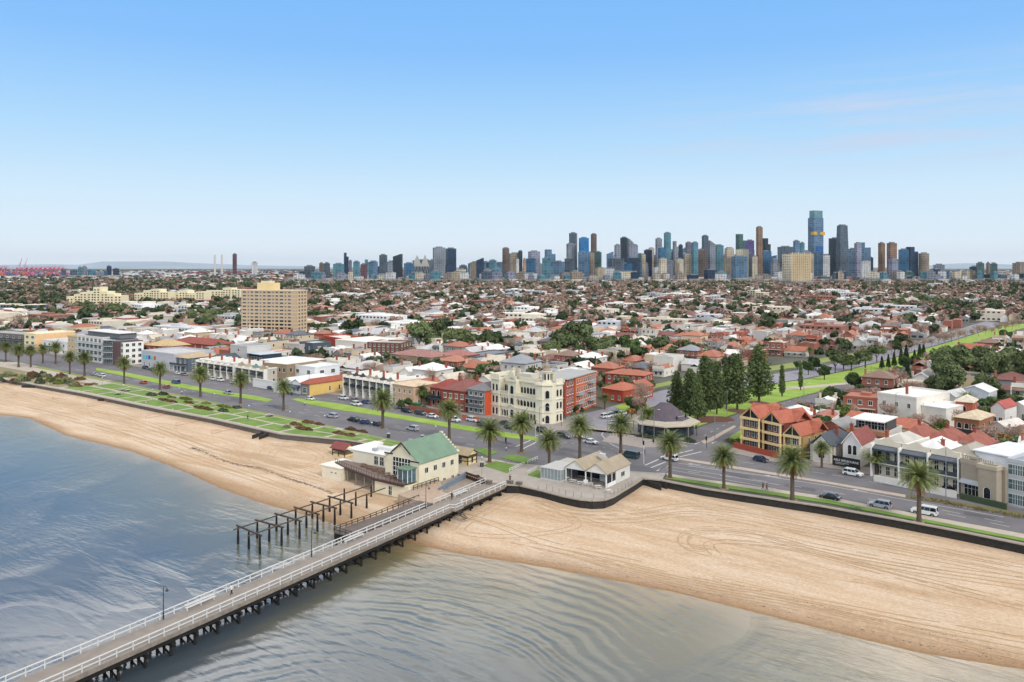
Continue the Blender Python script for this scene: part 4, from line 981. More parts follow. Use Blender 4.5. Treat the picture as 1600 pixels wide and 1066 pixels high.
for y in (-15.2, -13.7): b.box(-17.36, y-.06, 3.6, -17.22, y+.06, 6.65)
C(b.build('porch_frame', m_trim, cl.r), 'E4E2DA'); cl.boxp('porch_roof', -20.8, -17, 6.66, -17.0, YF-.02, 6.9, '6E8872')
b = MB(); b.box(-36, 2.2, 6.42, -34.6, 3.6, 7.5); b.tube((-33.5, 2.5, 6.42), (-33.5, 2.5, 8.6), .3, n=8); b.tube((-33, 1.2, 6.42), (-33, 1.2, 9.0), .22, n=8); b.tube((-33.5, 2.5, 7.4), (-31.5, 4, 7.0), .25, n=8); b.box(-32, 3.5, 6.42, -30.6, 4.8, 7.4); b.box(-38, -7.5, 6.82, -36.8, -6.5, 7.5)
cl.part('roof_plant', b, 'A9ADB2', mat('galvanised_steel', objcol=True, rough=.45, metal=.5))
def outdoor_table(u, v, z, rz, label, grp, col='6A4A3C'):
    r = empty('outdoor_table', (u, v, z), rz, label, 'table', grp)
    b = MB(); b.box(-.75, -.4, .7, .75, .4, .76); C(b.build('tabletop', m_trim, r), col)
    b = MB(); b.box(-.75, -.75, .4, .75, -.5, .45); b.box(-.75, .5, .4, .75, .75, .45); C(b.build('bench_seats', m_trim, r), col)
    for sx_ in (-.55, .55):
        b = MB(); b.box(sx_-.04, -.7, 0, sx_+.04, .7, .06); b.box(sx_-.04, -.05, .06, sx_+.04, .05, .699); C(b.build('leg', m_trim, r), col)
wds = ['leftmost', 'second from left', 'third from left', 'middle', 'third from right', 'second from right', 'rightmost']
for i in range(7):
    f = i/6; outdoor_table(-37+f*16.5, -11.4-4.6*f, -2.4+3.61, .2*i, 'brown picnic table on the club terrace, '+wds[i]+' of its row', 'tables on the club terrace')
take((0, 0, 0), 0, -49, -19, -16, 7)
# ------------------------------------------------------------------ small shelters
def shelter(name, label, u, v, z, rz, w_, d, h, roofc, open_=True, wallc='D8C793', group=None):
    s = Bld(name, label, 'shelter', (u, v, z), rz, group)
    b = MB()
    for x in (-w_/2, 0, w_/2):
        for y in (-d/2, d/2): b.box(x-.1, y-.1, 0, x+.1, y+.1, h)
    for y in (-d/2, d/2): b.box(-w_/2, y-.06, h-.7, w_/2, y+.06, h-.02); b.box(-w_/2, y-.05, .9, w_/2, y+.05, 1.05)
    for x in (-w_/2, w_/2): b.box(x-.06, -d/2+.07, h-.7, x+.06, d/2-.07, h-.02); b.box(x-.05, -d/2+.06, .9, x+.05, d/2-.06, 1.05)
    s.part('frame', b, '4A3A2E')
    if not open_: s.wall(-w_/2+.12, -d/2+.12, 0, w_/2-.12, d/2-.12, h, wallc); 
    else:
        s.wall(-w_/2+.15, -d/2+.1, .02, w_/2-.15, d/2-.1, .85, wallc, name='panel'); 
    b = MB(); gable_wall(b, -w_/2, -d/2, w_/2, d/2, h, 1.5, 'x'); s.part('gable', b, 'E0CF98', m_wall)
    s.part('roof', roof_gable(-w_/2, -d/2, w_/2, d/2, h, 1.5, 'x', .6), roofc, m_roofo)
    if not open_: window(s.r, .1, -d/2+.11, .1, 'f', 1.5, 2.0, '', m_dkglass, 'door'); window(s.r, w_/2-.11, 0, .3, 'r', 1.0, 1.8)
u, v = W(536, 712, -2.0); shelter('beach_shelter', 'small open beach shelter with a dark red gabled roof standing on sand', u, v, -2.1, 0, 5.0, 3.4, 2.3, '7E3B36')
u, v = W(725, 723); shelter('park_shelter', 'tan roofed cream and brown shelter behind the green roofed club', u, v, .05, 0, 5.6, 3.8, 2.5, 'A39476', False)
# ------------------------------------------------------------------ kiosk with two gables
kx0, ky0 = 13.2, 10.0
k = Bld('beach_kiosk', 'white beach kiosk with two tan gabled roofs and a glass veranda', 'building', (kx0, ky0, .06))
k.wall(3.2, 5.0, 0, 7.6, 12.4, 3.1, 'CFCDC6'); k.wall(-3.6, 6.0, 0, 3.18, 12.4, 3.0, 'B9B6AE')
for x0_, x1_ in ((-3.7, 2.0), (2.0, 7.8)):
    b = MB(); gable_wall(b, x0_, .1, x1_, 12.4, 3.2, 2.1); k.part('gable', b, 'D2D0C9', m_wall)
    k.part('roof', roof_gable(x0_, 0, x1_, 12.5, 3.2, 2.1, 'y', .12), '9E9079', m_roofo)
b = MB()
for x in (-3.5, 2.0, 7.5):
    for y in (.3, 3.0): b.box(x-.12, y-.12, 0, x+.12, y+.12, 3.2)
k.part('veranda_post', b, 'E2E1DC'); k.boxp('pillar_base', 1.6, -.1, 0, 2.4, .7, 1.1, 'E2E1DC')
b = MB(); b.box(7.45, 1.0, .9, 7.52, 4.9, 2.6); b.box(-3.4, 5.9, .2, 3.0, 5.97, 2.6); b.build('glass_wall', m_dkglass, k.r)
k.boxp('low_wall', 7.4, .8, 0, 7.6, 4.98, .9, 'E2E1DC')
k.wins('r', 7.6, 7.5, 9.5, 1, 1.0, 2.0, 1.3)
gg = mat('pale_clear_glass', '838E90', .15, 1, .2, spec=.6)
b = MB(); b.box(-9.6, -1.4, .35, -3.9, 3.2, 2.7); b.build('glass_veranda', gg, k.r)
b = MB()
for i in range(7): x = -9.6+i*.95; b.box(x-.05, -1.48, .3, x+.05, -1.42, 2.75)
for i in range(6): y = -1.4+i*.92; b.box(-9.68, y-.05, .3, -9.62, y+.05, 2.75); b.box(-3.88, y-.05, .3, -3.82, y+.05, 2.75)
b.box(-9.7, -1.5, 0, -3.8, 3.3, .3); b.box(-9.7, -1.5, 2.76, -3.8, 6, 2.95)
k.part('veranda_frame', b, 'BEBDB9')
k.boxp('flat_roof', -9.6, 3.4, 2.5, -3.75, 11, 2.75, 'B8B2A6'); k.wall(-9.4, 3.5, 0, -3.8, 10.8, 2.48, '8B8E92')
b = MB(); b.box(1.2, 8, 4.9, 2.6, 9.2, 5.8); k.part('roof_plant', b, 'B9BBBD')
take((kx0, ky0, 0), 0, -10, -2, 8, 13)
for i, (x, y) in enumerate(((896, 755), (907, 758), (922, 760), (934, 764), (951, 771), (887, 751))):
    u, v = W(x, y); outdoor_table(u, v, .06, .3*i, 'pale cafe table on the kiosk terrace, '+('nearest the left', 'second from left', 'left of the white pillar', 'under the right gable', 'furthest out towards the curved wall', 'beside the glass veranda')[i], 'tables on the kiosk terrace', 'C9C6BE')
# terrace fence on the curved wall
fb = empty('terrace_fence', (0, 0, 0), 0, 'thin steel post fence along the curved kiosk terrace wall', 'fence')
pts = [(9.0, -.9)] + [(p[0]*.985+.3, p[1]+.9) for p in WALL_B[1:-1]]
b = MB(); c_ = MB()
for p, q in zip(pts[:-1], pts[1:]):
    n = max(1, int(math.hypot(q[0]-p[0], q[1]-p[1])/1.9))
    for i in range(n): x, y = p[0]+(q[0]-p[0])*i/n, p[1]+(q[1]-p[1])*i/n; b.box(x-.05, y-.05, .05, x+.05, y+.05, 1.35)
    for zz in (.5, .9, 1.3): c_.tube((p[0], p[1], zz), (q[0], q[1], zz), .02, n=4)
tag(C(b.build('posts', m_trim, fb), '8D8A84'), kind='stuff'); C(c_.build('wires', m_trim, fb), 'A7A49E')
# ------------------------------------------------------------------ cream corner hotel
hl, hrz, hw = place((767.5, 648.4), (845, 663.3))
h = Bld('hotel', 'ornate cream three storey corner hotel with arcades and a round corner turret', 'hotel', hl, hrz)
HD = 9.5; HZ = 13.2; HCOL = 'DAD2BA'
fl = 4.1
HWALL = HCOL
# stepped plan: left wing, recessed arcades, centre bay, corner
h.wall(0, 0, 0, hw*.17, HD, HZ, HWALL, name='left_wing')
h.wall(hw*.17+.002, 2.4, 0, hw-2.6, HD, HZ, HWALL)
h.wall(hw-2.598, 2.4, 0, hw+2.6, HD-1.5, HZ, HWALL, name='side_wing')
h.boxp('roof_deck', .6, 3.2, HZ+.02, hw+2.0, HD-2, HZ+.15, '8F9196')
cx = hw*.42
h.wall(cx-1.9, .3, 0, cx+1.9, 2.398, HZ+.2, HWALL, name='centre_bay')
def arcade(x0, x1, n, name):
    """arched loggia on two floors, open behind, plus the solid top floor set back"""
    b = MB(); d0, d1 = .55, .95; pw = .32
    for k_ in range(2):
        z = k_*fl; W_ = (x1-x0)/n
        for i in range(n):
            xa = x0+i*W_; xb = xa+W_; xc = (xa+xb)/2; rr_ = W_/2-pw/2-.08; zs = z+2.3
            if k_ == 0 or True: b.tube((xa+.16 if i == 0 else xa, (d0+d1)/2, z), (xa+.16 if i == 0 else xa, (d0+d1)/2, zs), .15, n=8)
            ar = [(xc+rr_*math.cos(t), zs+rr_*math.sin(t)) for t in np.linspace(math.pi, 0, 9)]
            pts_ = [(xa, zs)] + ar + [(xb, zs)]; top_ = z+fl-.35
            for p, q in zip(pts_[:-1], pts_[1:]):
                for yy in (d0, d1): b.face([(p[0], yy, p[1]), (q[0], yy, q[1]), (q[0], yy, top_), (p[0], yy, top_)] if yy == d0 else [(q[0], yy, q[1]), (p[0], yy, p[1]), (p[0], yy, top_), (q[0], yy, top_)])
                b.face([(p[0], d0, p[1]), (p[0], d1, p[1]), (q[0], d1, q[1]), (q[0], d0, q[1])])
        b.box(x0, d0-.3, z+fl-.35, x1, 2.38, z+fl-.02)
        if k_ == 1: b.box(x0, d0+.02, z, x1, d0+.14, z+.85)
        else: b.box(x0, d0+.02, 0, x1, d0+.2, .5)
    h.part(name, b, HCOL)
    b = MB()
    for i in range(int((x1-x0)/.5)): b.box(x0+i*.5+.1, d0-.25, 2*fl, x0+i*.5+.25, d0-.13, 2*fl+.7)
    b.box(x0, d0-.28, 2*fl+.7, x1, d0-.1, 2*fl+.85); h.part('balustrade', b, HCOL)
arcade(hw*.17+.1, cx-1.92, 3, 'arcade'); arcade(cx+1.92, hw-2.7, 6, 'arcade')
h.wins('f', 2.4, hw*.17+.3, cx-2.1, 3, 2*fl+.75, 1.0, 2.1, 'arch'); h.wins('f', 2.4, cx+2.1, hw-3.2, 6, 2*fl+.75, 1.0, 2.1, 'arch')
h.wins('f', 2.4, hw*.17+.3, cx-2.1, 3, .4, 1.3, 2.5, 'arch', 2, fl); h.wins('f', 2.4, cx+2.1, hw-3.2, 6, .4, 1.3, 2.5, 'arch', 2, fl)
h.wins('f', 0, .3, hw*.17-.3, 2, .7, .9, 2.3, 'arch', 3, fl); h.wins('f', .3, cx-1.0, cx+1.0, 1, .3, 1.5, 2.8, 'arch', 3, fl)
h.wins('r', hw+2.6, 4.5, HD-1.7, 2, .8, .9, 2.2, 'arch', 3, fl)
# chamfered corner with turret
b = MB(); tx, ty = hw-.2, 1.6
b.prism([(hw-2.6, .2), (hw+.4, .2), (hw+2.85, 2.6), (hw+2.85, 4.3), (hw-2.6, 4.3)], 0, HZ+.3); h.part('corner_bay', b, HWALL, m_wall)
cw_ = empty('corner_windows'); cw_.parent = h.r; cw_.location = (hw+1.65, 1.38, 0); cw_.rotation_euler = (0, 0, R(44))
for k_ in range(3): 
    o = window(cw_, 0, -.02, .35+k_*fl, 'f', 1.3, 2.6, 'arch'); 
tr_ = empty('turret'); tr_.parent = h.r; tr_.location = (hw+.1, 2.9, HZ+.3); tr_.scale = (.82, .82, .82)
b = MB(); b.lathe([(2.1, 0), (2.1, .5), (1.75, .55), (1.75, 4.2), (2.15, 4.3), (2.25, 4.75), (1.7, 4.8)], 12); C(b.build('drum', m_wall, tr_), HCOL)
b = MB()
for i in range(8):
    a = i*math.pi/4+.3; p = (math.cos(a)*1.72, math.sin(a)*1.72); t_ = (-math.sin(a)*.36, math.cos(a)*.36)
    b.face([(p[0]-t_[0]+math.cos(a)*.05, p[1]-t_[1]+math.sin(a)*.05, 1.3), (p[0]+t_[0]+math.cos(a)*.05, p[1]+t_[1]+math.sin(a)*.05, 1.3), (p[0]+t_[0]+math.cos(a)*.05, p[1]+t_[1]+math.sin(a)*.05, 3.7), (p[0]-t_[0]+math.cos(a)*.05, p[1]-t_[1]+math.sin(a)*.05, 3.7)])
b.build('openings', m_dkglass, tr_)
b = MB(); b.lathe([(1.7, 4.8), (1.45, 5.6), (1.2, 5.8), (1.25, 7.0), (.9, 7.4), (.5, 8.2), (.5, 8.9), (.2, 9.4), (.05, 10.6)], 12); C(b.build('cupola', m_trim, tr_), '9B8C78')
def band_(z, hh, pr, col=HCOL, name='cornice'):
    b = MB()
    b.box(-pr, -pr, z, hw*.17+pr, .0-.001, z+hh); b.box(-pr, 0, z, -.001, HD, z+hh)
    b.box(hw*.17+pr, 2.4-pr, z, cx-1.95, 2.398, z+hh); b.box(cx+1.95, 2.4-pr, z, hw-2.65, 2.398, z+hh); b.box(cx-1.9-pr, .3-pr, z, cx+1.9+pr, .298, z+hh)
    b.box(hw-2.6, .2-pr, z, hw+.4, .198, z+hh); b.beam((hw+.4, .2-pr*.4, z+hh), (hw+2.85+pr*.3, 2.6, z+hh), pr*1.2, hh); b.box(hw+2.602, 4.31, z, hw+2.6+pr, HD-1.5, z+hh)
    h.part(name, b, col)
for z_, hh_, pr_ in ((fl-.3, .3, .28), (2*fl-.3, .3, .3), (HZ-.5, .45, .5)): band_(z_, hh_, pr_)
b = MB(); ph = 1.5
b.box(-.3, -.3, HZ-.04, hw*.17+.3, .1, HZ+ph); b.box(-.3, .1, HZ-.04, .1, HD, HZ+ph); b.box(hw*.17+.3, 2.1, HZ-.04, cx-1.9, 2.5, HZ+ph-.3); b.box(cx+1.9, 2.1, HZ-.04, hw-2.6, 2.5, HZ+ph-.3)
b.box(cx-2.0, .1, HZ+.202, cx+2.0, .5, HZ+ph+.1); b.box(hw+2.2, 4.4, HZ-.04, hw+2.75, HD-1.5, HZ+ph); b.box(.1, HD-.4, HZ-.04, hw+2.2, HD-.02, HZ+ph*.6)
b.box(-.5, -.5, HZ+ph, .6, .6, HZ+ph+.4)
h.part('parapet', b, HCOL)
b = MB(); b.tube((cx, .05, HZ+ph+.5), (cx, .55, HZ+ph+.5), 1.25, n=14); b.tube((cx, -.02, HZ+ph+.5), (cx, .06, HZ+ph+.5), .8, n=14); h.part('round_pediment', b, HCOL)
b = MB()
for z_ in (fl*1+.2, HZ+.3): b.face([(cx-2.1, .1, z_-.3+fl*0), (cx+2.1, .1, z_-.3), (cx, .1, z_+.8)])
for z_ in (fl-.1,): 
    b.beam((cx-2.1, .02, z_), (cx, .02, z_+1.0), .4, .2); b.beam((cx, .02, z_+1.0), (cx+2.1, .02, z_), .4, .2)
h.part('pediment', b, HCOL)
for x_, y_ in ((6, 8), (14, 8.5), (20, 7.5), (3, 8), (22, 8)): h.chimney(x_, y_, HZ+.1, HZ+2.6, 'C9C0A4', 1.0, m_wall)
b = MB(); b.box(9, 4.5, HZ+.16, 15, 8, HZ+2.0); h.part('roof_penthouse', b, 'C5BDB0', m_wall)
take(hl, hrz, -1, -1, hw+4, HD)
LM.append((825, 610, 'the cream hotel'))
# orange brick flats behind it
ol, orz, ow = place((883.7, 650.0), (929, 634.0))
o_ = Bld('brick_flats', 'four storey orange and red brick flats with a grey roof beside the cream hotel', 'apartment block', (-34.0, 82.3, 0), R(5))
a0 = 0; L2 = 25; hw = -2.3
o_.wall(hw-9, a0, 0, hw+2.3, a0+7, 12.6, '9C4A3A', m_brick); o_.wall(hw-9, a0+7.01, 0, hw+2.9, a0+L2, 12.6, 'C4663F', m_brick)
o_.boxp('roof', hw-9.4, a0-.3, 12.62, hw+3.3, a0+L2+.3, 12.95, 'A3A29E'); o_.boxp('balcony_stack', hw+2.92, a0+L2-8, 2.9, hw+4.3, a0+L2-3.4, 3.1, 'A9ABAC')
for k_ in range(3):
    for y_, d_ in ((a0+7.3, 4.5), (a0+L2-8, 4.6)):
        if not (k_ == 2 and y_ < a0+10): o_.boxp('balcony', hw+2.92, y_, 3.0+k_*3.15, hw+4.2, y_+d_, 3.16+k_*3.15, 'B5B7B6'); o_.boxp('balustrade', hw+4.14, y_, 3.18+k_*3.15, hw+4.2, y_+d_, 4.1+k_*3.15, '8E999E')
o_.wins('r', hw+2.3, a0+.6, a0+6.6, 3, .9, 1.0, 1.9, 'sill', 4, 3.05); o_.wins('r', hw+2.9, a0+7.4, a0+L2-.4, 9, .9, 1.0, 1.9, 'sill', 4, 3.05)
take((-34.0, 82.3, 0), R(5), hw-9, a0, hw+4, a0+L2); LM.append((910, 612, 'the orange brick flats'))
# ------------------------------------------------------------------ dark roofed pavilion
pu, pv = W(1018, 682); pu += 1.5; pv += 7
p_ = Bld('pavilion', 'low octagonal pavilion with a dark slate pyramid roof and wide tan eaves', 'building', (pu, pv, .1))
def ngon(r, n=8, a0_=.39): return [(r*math.cos(a0_+i*2*math.pi/n), r*math.sin(a0_+i*2*math.pi/n)) for i in range(n)]
b = MB(); b.prism(ngon(8.6), 0, 3.6); p_.part('wall', b, '2E3134', m_wall)
b = MB(); b.prism(ngon(10.6), 3.62, 4.1, bottom=True); b.lathe([(10.6, 4.1), (7.6, 5.0)], 8, (0, 0, 0)); 
bb2 = MB(); bb2.prism(ngon(10.6), 3.62, 4.0, bottom=True); p_.part('eaves', bb2, 'B5A995')
b = MB(); P0, P1 = ngon(10.3), ngon(7.0)
for i in range(8): j = (i+1) % 8; b.face([(*P0[i], 4.0), (*P0[j], 4.0), (*P1[j], 4.9), (*P1[i], 4.9)])
p_.part('lower_roof', b, 'AFA694', m_roofo)
b = MB(); P0 = ngon(7.4)
for i in range(8):
    j = (i+1) % 8; b.face([(*P0[i], 4.8), (*P0[j], 4.8), (1.8*math.cos(.39+j*.785), .8*math.sin(.39+j*.785), 9.4), (1.8*math.cos(.39+i*.785), .8*math.sin(.39+i*.785), 9.4)])
b.face([(1.8*math.cos(.39+i*.785), .8*math.sin(.39+i*.785), 9.4) for i in range(8)]); p_.part('roof', b, '5A5058', m_tile)
b = MB()
for i in range(8):
    P_ = ngon(9.9)[i]; b.box(P_[0]-.1, P_[1]-.1, 0, P_[0]+.1, P_[1]+.1, 3.6)
p_.part('veranda_post', b, '8A8478')
b = MB(); Pw = ngon(8.66)
for i in range(8):
    j = (i+1) % 8
    for f0, f1 in ((.08, .46), (.54, .92)):
        a = Vector((*Pw[i], 0)).lerp(Vector((*Pw[j], 0)), f0); c = Vector((*Pw[i], 0)).lerp(Vector((*Pw[j], 0)), f1)
        b.face([(a.x, a.y, .8), (c.x, c.y, .8), (c.x, c.y, 2.9), (a.x, a.y, 2.9)])
b.build('glazing', m_glass, p_.r); take((pu, pv, 0), 0, -11, -11, 11, 11); LM.append((1022, 655, 'the dark roofed pavilion'))
# ------------------------------------------------------------------ houses along the esplanade, generic
def front_block(name, label, cat, pL, pR, depth, hgt, wallc, roof='flat', roofc='B9B4AC', mm=None, rh=2.2, floors=2, nf=4, ns=4, ww=1.1, wh=1.6, style='sill', z0=.9, dz=None, gl=None, sidecol=None, par=.7, parc=None, axis='y', shift=0, rmat=None, chim=(), group=None, side=True):
    loc, rz, wd = place(pL, pR)
    B = Bld(name, label, cat, loc, rz, group); dz = dz or hgt/floors
    B.wall(0, shift, 0, wd, depth, hgt, wallc, mm)
    if sidecol: B.boxp('side_wall', wd+.002, shift+.2, 0, wd+.06, depth-.1, hgt-.05, sidecol, mm or m_wall)
    if roof == 'flat':
        B.boxp('roof', .3, shift+.3, hgt+.01, wd-.3, depth-.3, hgt+.1, roofc, m_roofo)
        if par: B.parapet(0, shift, wd, depth, hgt-.02, par, parc or wallc, cor=.12)
    elif roof == 'hip': B.part('roof', roof_hip(0, shift, wd, depth, hgt+.18, rh), roofc, rmat or m_tile)
    elif roof == 'gable':
        b = MB(); gable_wall(b, 0, shift, wd, depth, hgt, rh, axis); B.part('gable', b, wallc, mm or m_wall)
        B.part('roof', roof_gable(0, shift, wd, depth, hgt, rh, axis, .35), roofc, rmat or m_tile)
    if nf: B.wins('f', shift, .4, wd-.4, nf, z0, ww, wh, style, floors, dz, gl)
    if side and ns: B.wins('r', wd+(.06 if sidecol else 0), shift+.8, depth-.8, ns, z0, ww, wh, style, floors, dz, gl)
    for (x, y) in chim: B.chimney(x*wd, y*depth, hgt+.3, hgt+rh+1.2)
    B.wd = wd; B.loc = loc; B.rz = rz; B.dep = depth; B.h = hgt; take(loc, rz, 0, 0, wd, depth)
    return B
FB = front_block
B = FB('apartment_building', 'dark grey three storey flats with balconies at the far left edge', 'apartment block', (-30, 541), (36, 547), 16, 9, '6E6862', roofc='9A9691', nf=7, floors=3, ww=2.0, wh=1.6)
for k_ in (1, 2): B.balcony(.5, B.wd-.5, 0, 1.4, k_*3.0, '8A857E')
B = FB('apartment_building', 'cream three storey house with a long peach side wall on the far left', 'house', (38, 548), (56, 550), 24, 10.5, 'E3D2A8', roofc='E8DFCC', sidecol='E2B98A', nf=2, floors=3, ww=3.4, wh=1.7, ns=0)
B = FB('apartment_building', 'white and grey modern house with blue tinted windows', 'house', (66, 550), (104, 555), 18, 7.0, 'D4D2CE', roofc='B9B5B0', nf=5, floors=2, ww=2.0, wh=1.7, gl=m_glass)
B.balcony(0, B.wd*.5, 0, 2, 3.6)
B = FB('apartment_building', 'sandstone coloured block with a flat brown roof left of the white flats', 'apartment block', (106, 555), (122, 558), 22, 11, 'BBA987', roofc='8F6F52', nf=3, floors=3, ww=1.6)
B = FB('apartment_building', 'large white five storey apartment block with square balconies and a curved glass corner', 'apartment block', (121, 562), (160, 568), 15, 13.4, 'D6D1CC', roofc='8D8A86', nf=6, floors=4, ww=2.9, wh=2.0, style='')
loc, rz, wd0 = B.loc, B.rz, B.wd
for k_ in range(1, 4): B.balcony(.2, B.wd-.2, 0, 1.3, k_*3.35, 'DEDBD2', 'A9B4B8')
B.wall(wd0+.01, .8, 0, wd0+11, 14, 13.0, '7F878D', name='glass_wing')
for k_ in range(4):
    n = 10; x0_ = wd0-.3; 
    P = [(x0_+12*(i/n), .8-2.6*math.sin(math.pi*i/n)) for i in range(n+1)] + [(x0_+12, .79), (x0_, .79)]
    b = MB(); b.prism(P, 3.0+k_*3.3, 3.25+k_*3.3, bottom=True); B.part('balcony_slab', b, 'C5CBCC')
    b = MB()
    for p, q in zip(P[:n], P[1:n+1]): b.face([(p[0], p[1], 3.26+k_*3.3), (q[0], q[1], 3.26+k_*3.3), (q[0], q[1], 4.15+k_*3.3), (p[0], p[1], 4.15+k_*3.3)])
    if k_ < 3: b.build('glass_balustrade', m_glass2, B.r)
    B.wins('f', .8, wd0+.5, wd0+11.5, 5, .5+k_*3.3, 1.9, 2.3)
B.wall(wd0+11.02, .2, 0, wd0+16, 14, 12.4, '5B4448', name='purple_wing'); B.wins('r', wd0+17.5, 1, 5, 1, 4, 1.2, 1.6, '', 2, 3.3)
B.wall(wd0+16.02, 2, 0, wd0+18.6, 13, 11.9, 'E2E0D8', name='white_wing'); B.wins('f', 2, wd0+16.1, wd0+18.5, 1, .8, 2.4, 2.0, '', 4, 3.0); B.wins('r', wd0+18.6, 2.5, 12.5, 3, .8, 1.8, 1.7, '', 4, 3.0)
B.wall(4, 4, 13.42, wd0+11, 13, 16.2, '6B6D70', name='penthouse'); B.boxp('penthouse_roof', 2.6, 3, 16.22, wd0+12, 14, 16.5, 'D6D3CC')
take(loc, rz, 0, 0, wd0+19, 16); LM.append((175, 545, 'the white curved flats'))
B = FB('brick_house', 'red brick house with a large tan hip roof behind the grey building', 'house', (229, 557), (262, 560), 15, 6.5, '9A4B36', 'hip', 'C2A77C', m_brick, 3.4, nf=4, rmat=m_tile)
B = FB('brick_house', 'long red brick building with a long low red tiled hip roof', 'house', (268, 549), (333, 556), 15, 6.0, '8F4A3A', 'hip', '8E4638', m_brick, 2.8, nf=6)
B = FB('townhouse', 'pale grey two storey building with coloured window panels', 'building', (221, 573), (272, 580), 22, 7.8, 'B4B3B8', roofc='B9B4B2', nf=6, floors=1, ww=1.0, wh=2.4, z0=.4, par=.9)
for i, c_ in enumerate(('5BB8B8', '49A5C4', '3B4FA6', '7BC48B', 'C05A5A')): B.boxp('coloured_panel', 1.5+i*2.6, -.12, 4.4, 3.4+i*2.6, -.003, 6.3, c_)
B = FB('townhouse', 'slate blue two storey house with a tan hip roof and front veranda', 'house', (270, 579), (294, 582), 17, 6.8, '56636F', 'hip', 'B7A283', None, 1.8, nf=3, ww=1.2, wh=2.2, dz=3.3)
B.balcony(.2, B.wd*.9, 0, 2.0, 3.3, '8F9CA3')
b = MB()
for i in range(4): b.box(.4+i*3-.1, -1.9, 0, .4+i*3+.1, -1.7, 3.1)
B.part('veranda_post', b, 'C9CBC8')
def terrace_row(label, pL, pR, n, depth, hgt, cols, roofc, dark='23272B', awn=None, par=1.1, z1=3.4, group=None, pedi=True, post='D9D6CE', wallc='B9B2A6', glz=None):
    loc, rz, wd = place(pL, pR); B = Bld('terrace_row', label, 'terrace houses', loc, rz)
    B.wall(0, 1.8, 0, wd, depth, hgt, wallc); w_ = wd/n
    B.boxp('roof', .2, 2.2, hgt+.01, wd-.2, depth-.2, hgt+.15, roofc, m_roofo)
    for i in range(n):
        x0_, x1_ = i*w_, (i+1)*w_; c_ = cols[i % len(cols)]
        B.boxp('parapet', x0_+.12, 1.6, hgt-.02, x1_-.12, 2.1, hgt+par, c_)
        if pedi: 
            b = MB(); b.face([(x0_+w_*.25, 1.58, hgt+par), (x1_-w_*.25, 1.58, hgt+par), ((x0_+x1_)/2, 1.58, hgt+par+.9)]); b.face([(x1_-w_*.25, 2.0, hgt+par), (x0_+w_*.25, 2.0, hgt+par), ((x0_+x1_)/2, 2.0, hgt+par+.9)]); B.part('pediment', b, c_)
        B.balcony(x0_+.2, x1_-.2, 1.8, 1.7, z1, c_, dark)
        b = MB(); b.face([(x0_+.2, .0, hgt-.75), (x1_-.2, .0, hgt-.75), (x1_-.2, 1.78, hgt-.1), (x0_+.2, 1.78, hgt-.1)]); b.face([(x0_+.2, .0, hgt-.83), (x0_+.2, 1.78, hgt-.18), (x1_-.2, 1.78, hgt-.18), (x1_-.2, .0, hgt-.83)]); B.part('veranda_roof', b, awn or roofc, m_roofo)
        B.wins('f', 1.8, x0_+.3, x1_-.3, max(1, round(w_/2.6)), .5, 1.1, 2.2, '', 2, z1)
        b = MB(); b.box(x0_+.25, .02, hgt-1.2, x1_-.25, .08, hgt-.85); B.part('iron_lace', b, dark)
        if i % 2 == 0: B.chimney(x0_+.4, depth*.45, hgt+.1, hgt+2.4, '93503C')
    for i in range(n+1):
        x = i*w_; B.boxp('party_wall', x-.17, -.1, 0, x+.17, 1.79, hgt+.3, post)
        B.boxp('party_wall', x-.15, 2.12, hgt+.16, x+.15, depth, hgt+.8, post)
    B.wins('r', wd, 3, depth-1, 3, .9, 1, 1.6, 'sill', 2, z1)
    take(loc, rz, 0, 0, wd, depth); return B
terrace_row('black and white two storey terrace of six bays on the left of the esplanade', (306, 585), (364, 594), 6, 16, 6.8, ['D3CFC4', 'BFB8AC'], 'BDB7AE', '17191B', par=.4, pedi=False)
B = FB('house', 'small dark gabled attic roof rising behind the black and white terrace', 'house', (328, 577), (350, 580), 10, 5.2, 'B8B2AA', 'gable', '3C4650', None, 2.6, nf=2, ns=2, rmat=m_roofo)
terrace_row('four old two storey terraces with tan parapets right of the black terrace', (367, 594), (412, 602), 4, 16, 6.6, ['B8A787', 'C9BFA5', '7E9C96', 'B3A284'], 'C4BDB2', '3B4442')
B = FB('sandstone_house', 'large brown stone house with arched windows and a wide white roof', 'house', (413, 597), (448, 601), 24, 8.8, '8D7A62', 'flat', 'E4DED6', m_brick, nf=5, ns=7, floors=2, ww=1.1, wh=1.9, style='arch', par=.25, parc='D8CFBF')
LM.append((440, 572, 'the brown stone house'))
FB('garden_wall', 'ornate white scalloped front wall along the footpath', 'wall', (395, 604), (447, 613), .5, 3.4, 'D5D3CF', 'flat', 'D5D3CF', nf=0, ns=0, par=.35)
for i, (a, c_) in enumerate((((441, 611), (455, 613.5)), ((455.5, 613.5), (470, 616)))):
    B = FB('cottage', ('white front cottage with a navy awning, left of its twin', 'white front cottage with a navy awning and dark fence, right of its twin')[i], 'house', a, c_, 18, 4.2, 'DAD9D8', 'gable', 'D9D7D4', None, 1.6, floors=1, nf=2, ns=0, ww=1.2, wh=1.9, rmat=m_roofo)
    b = MB(); b.face([(0, -2.0, 2.7), (B.wd, -2.0, 2.7), (B.wd, -.002, 3.5), (0, -.002, 3.5)]); b.face([(0, -2.0, 2.62), (0, -.002, 3.42), (B.wd, -.002, 3.42), (B.wd, -2.0, 2.62)]); B.part('awning', b, '3D4660', m_roofo)
    B.boxp('front_fence', 0, -4.0, 0, B.wd, -3.8, 1.3, ('D8D8D6', '2A3550')[i])
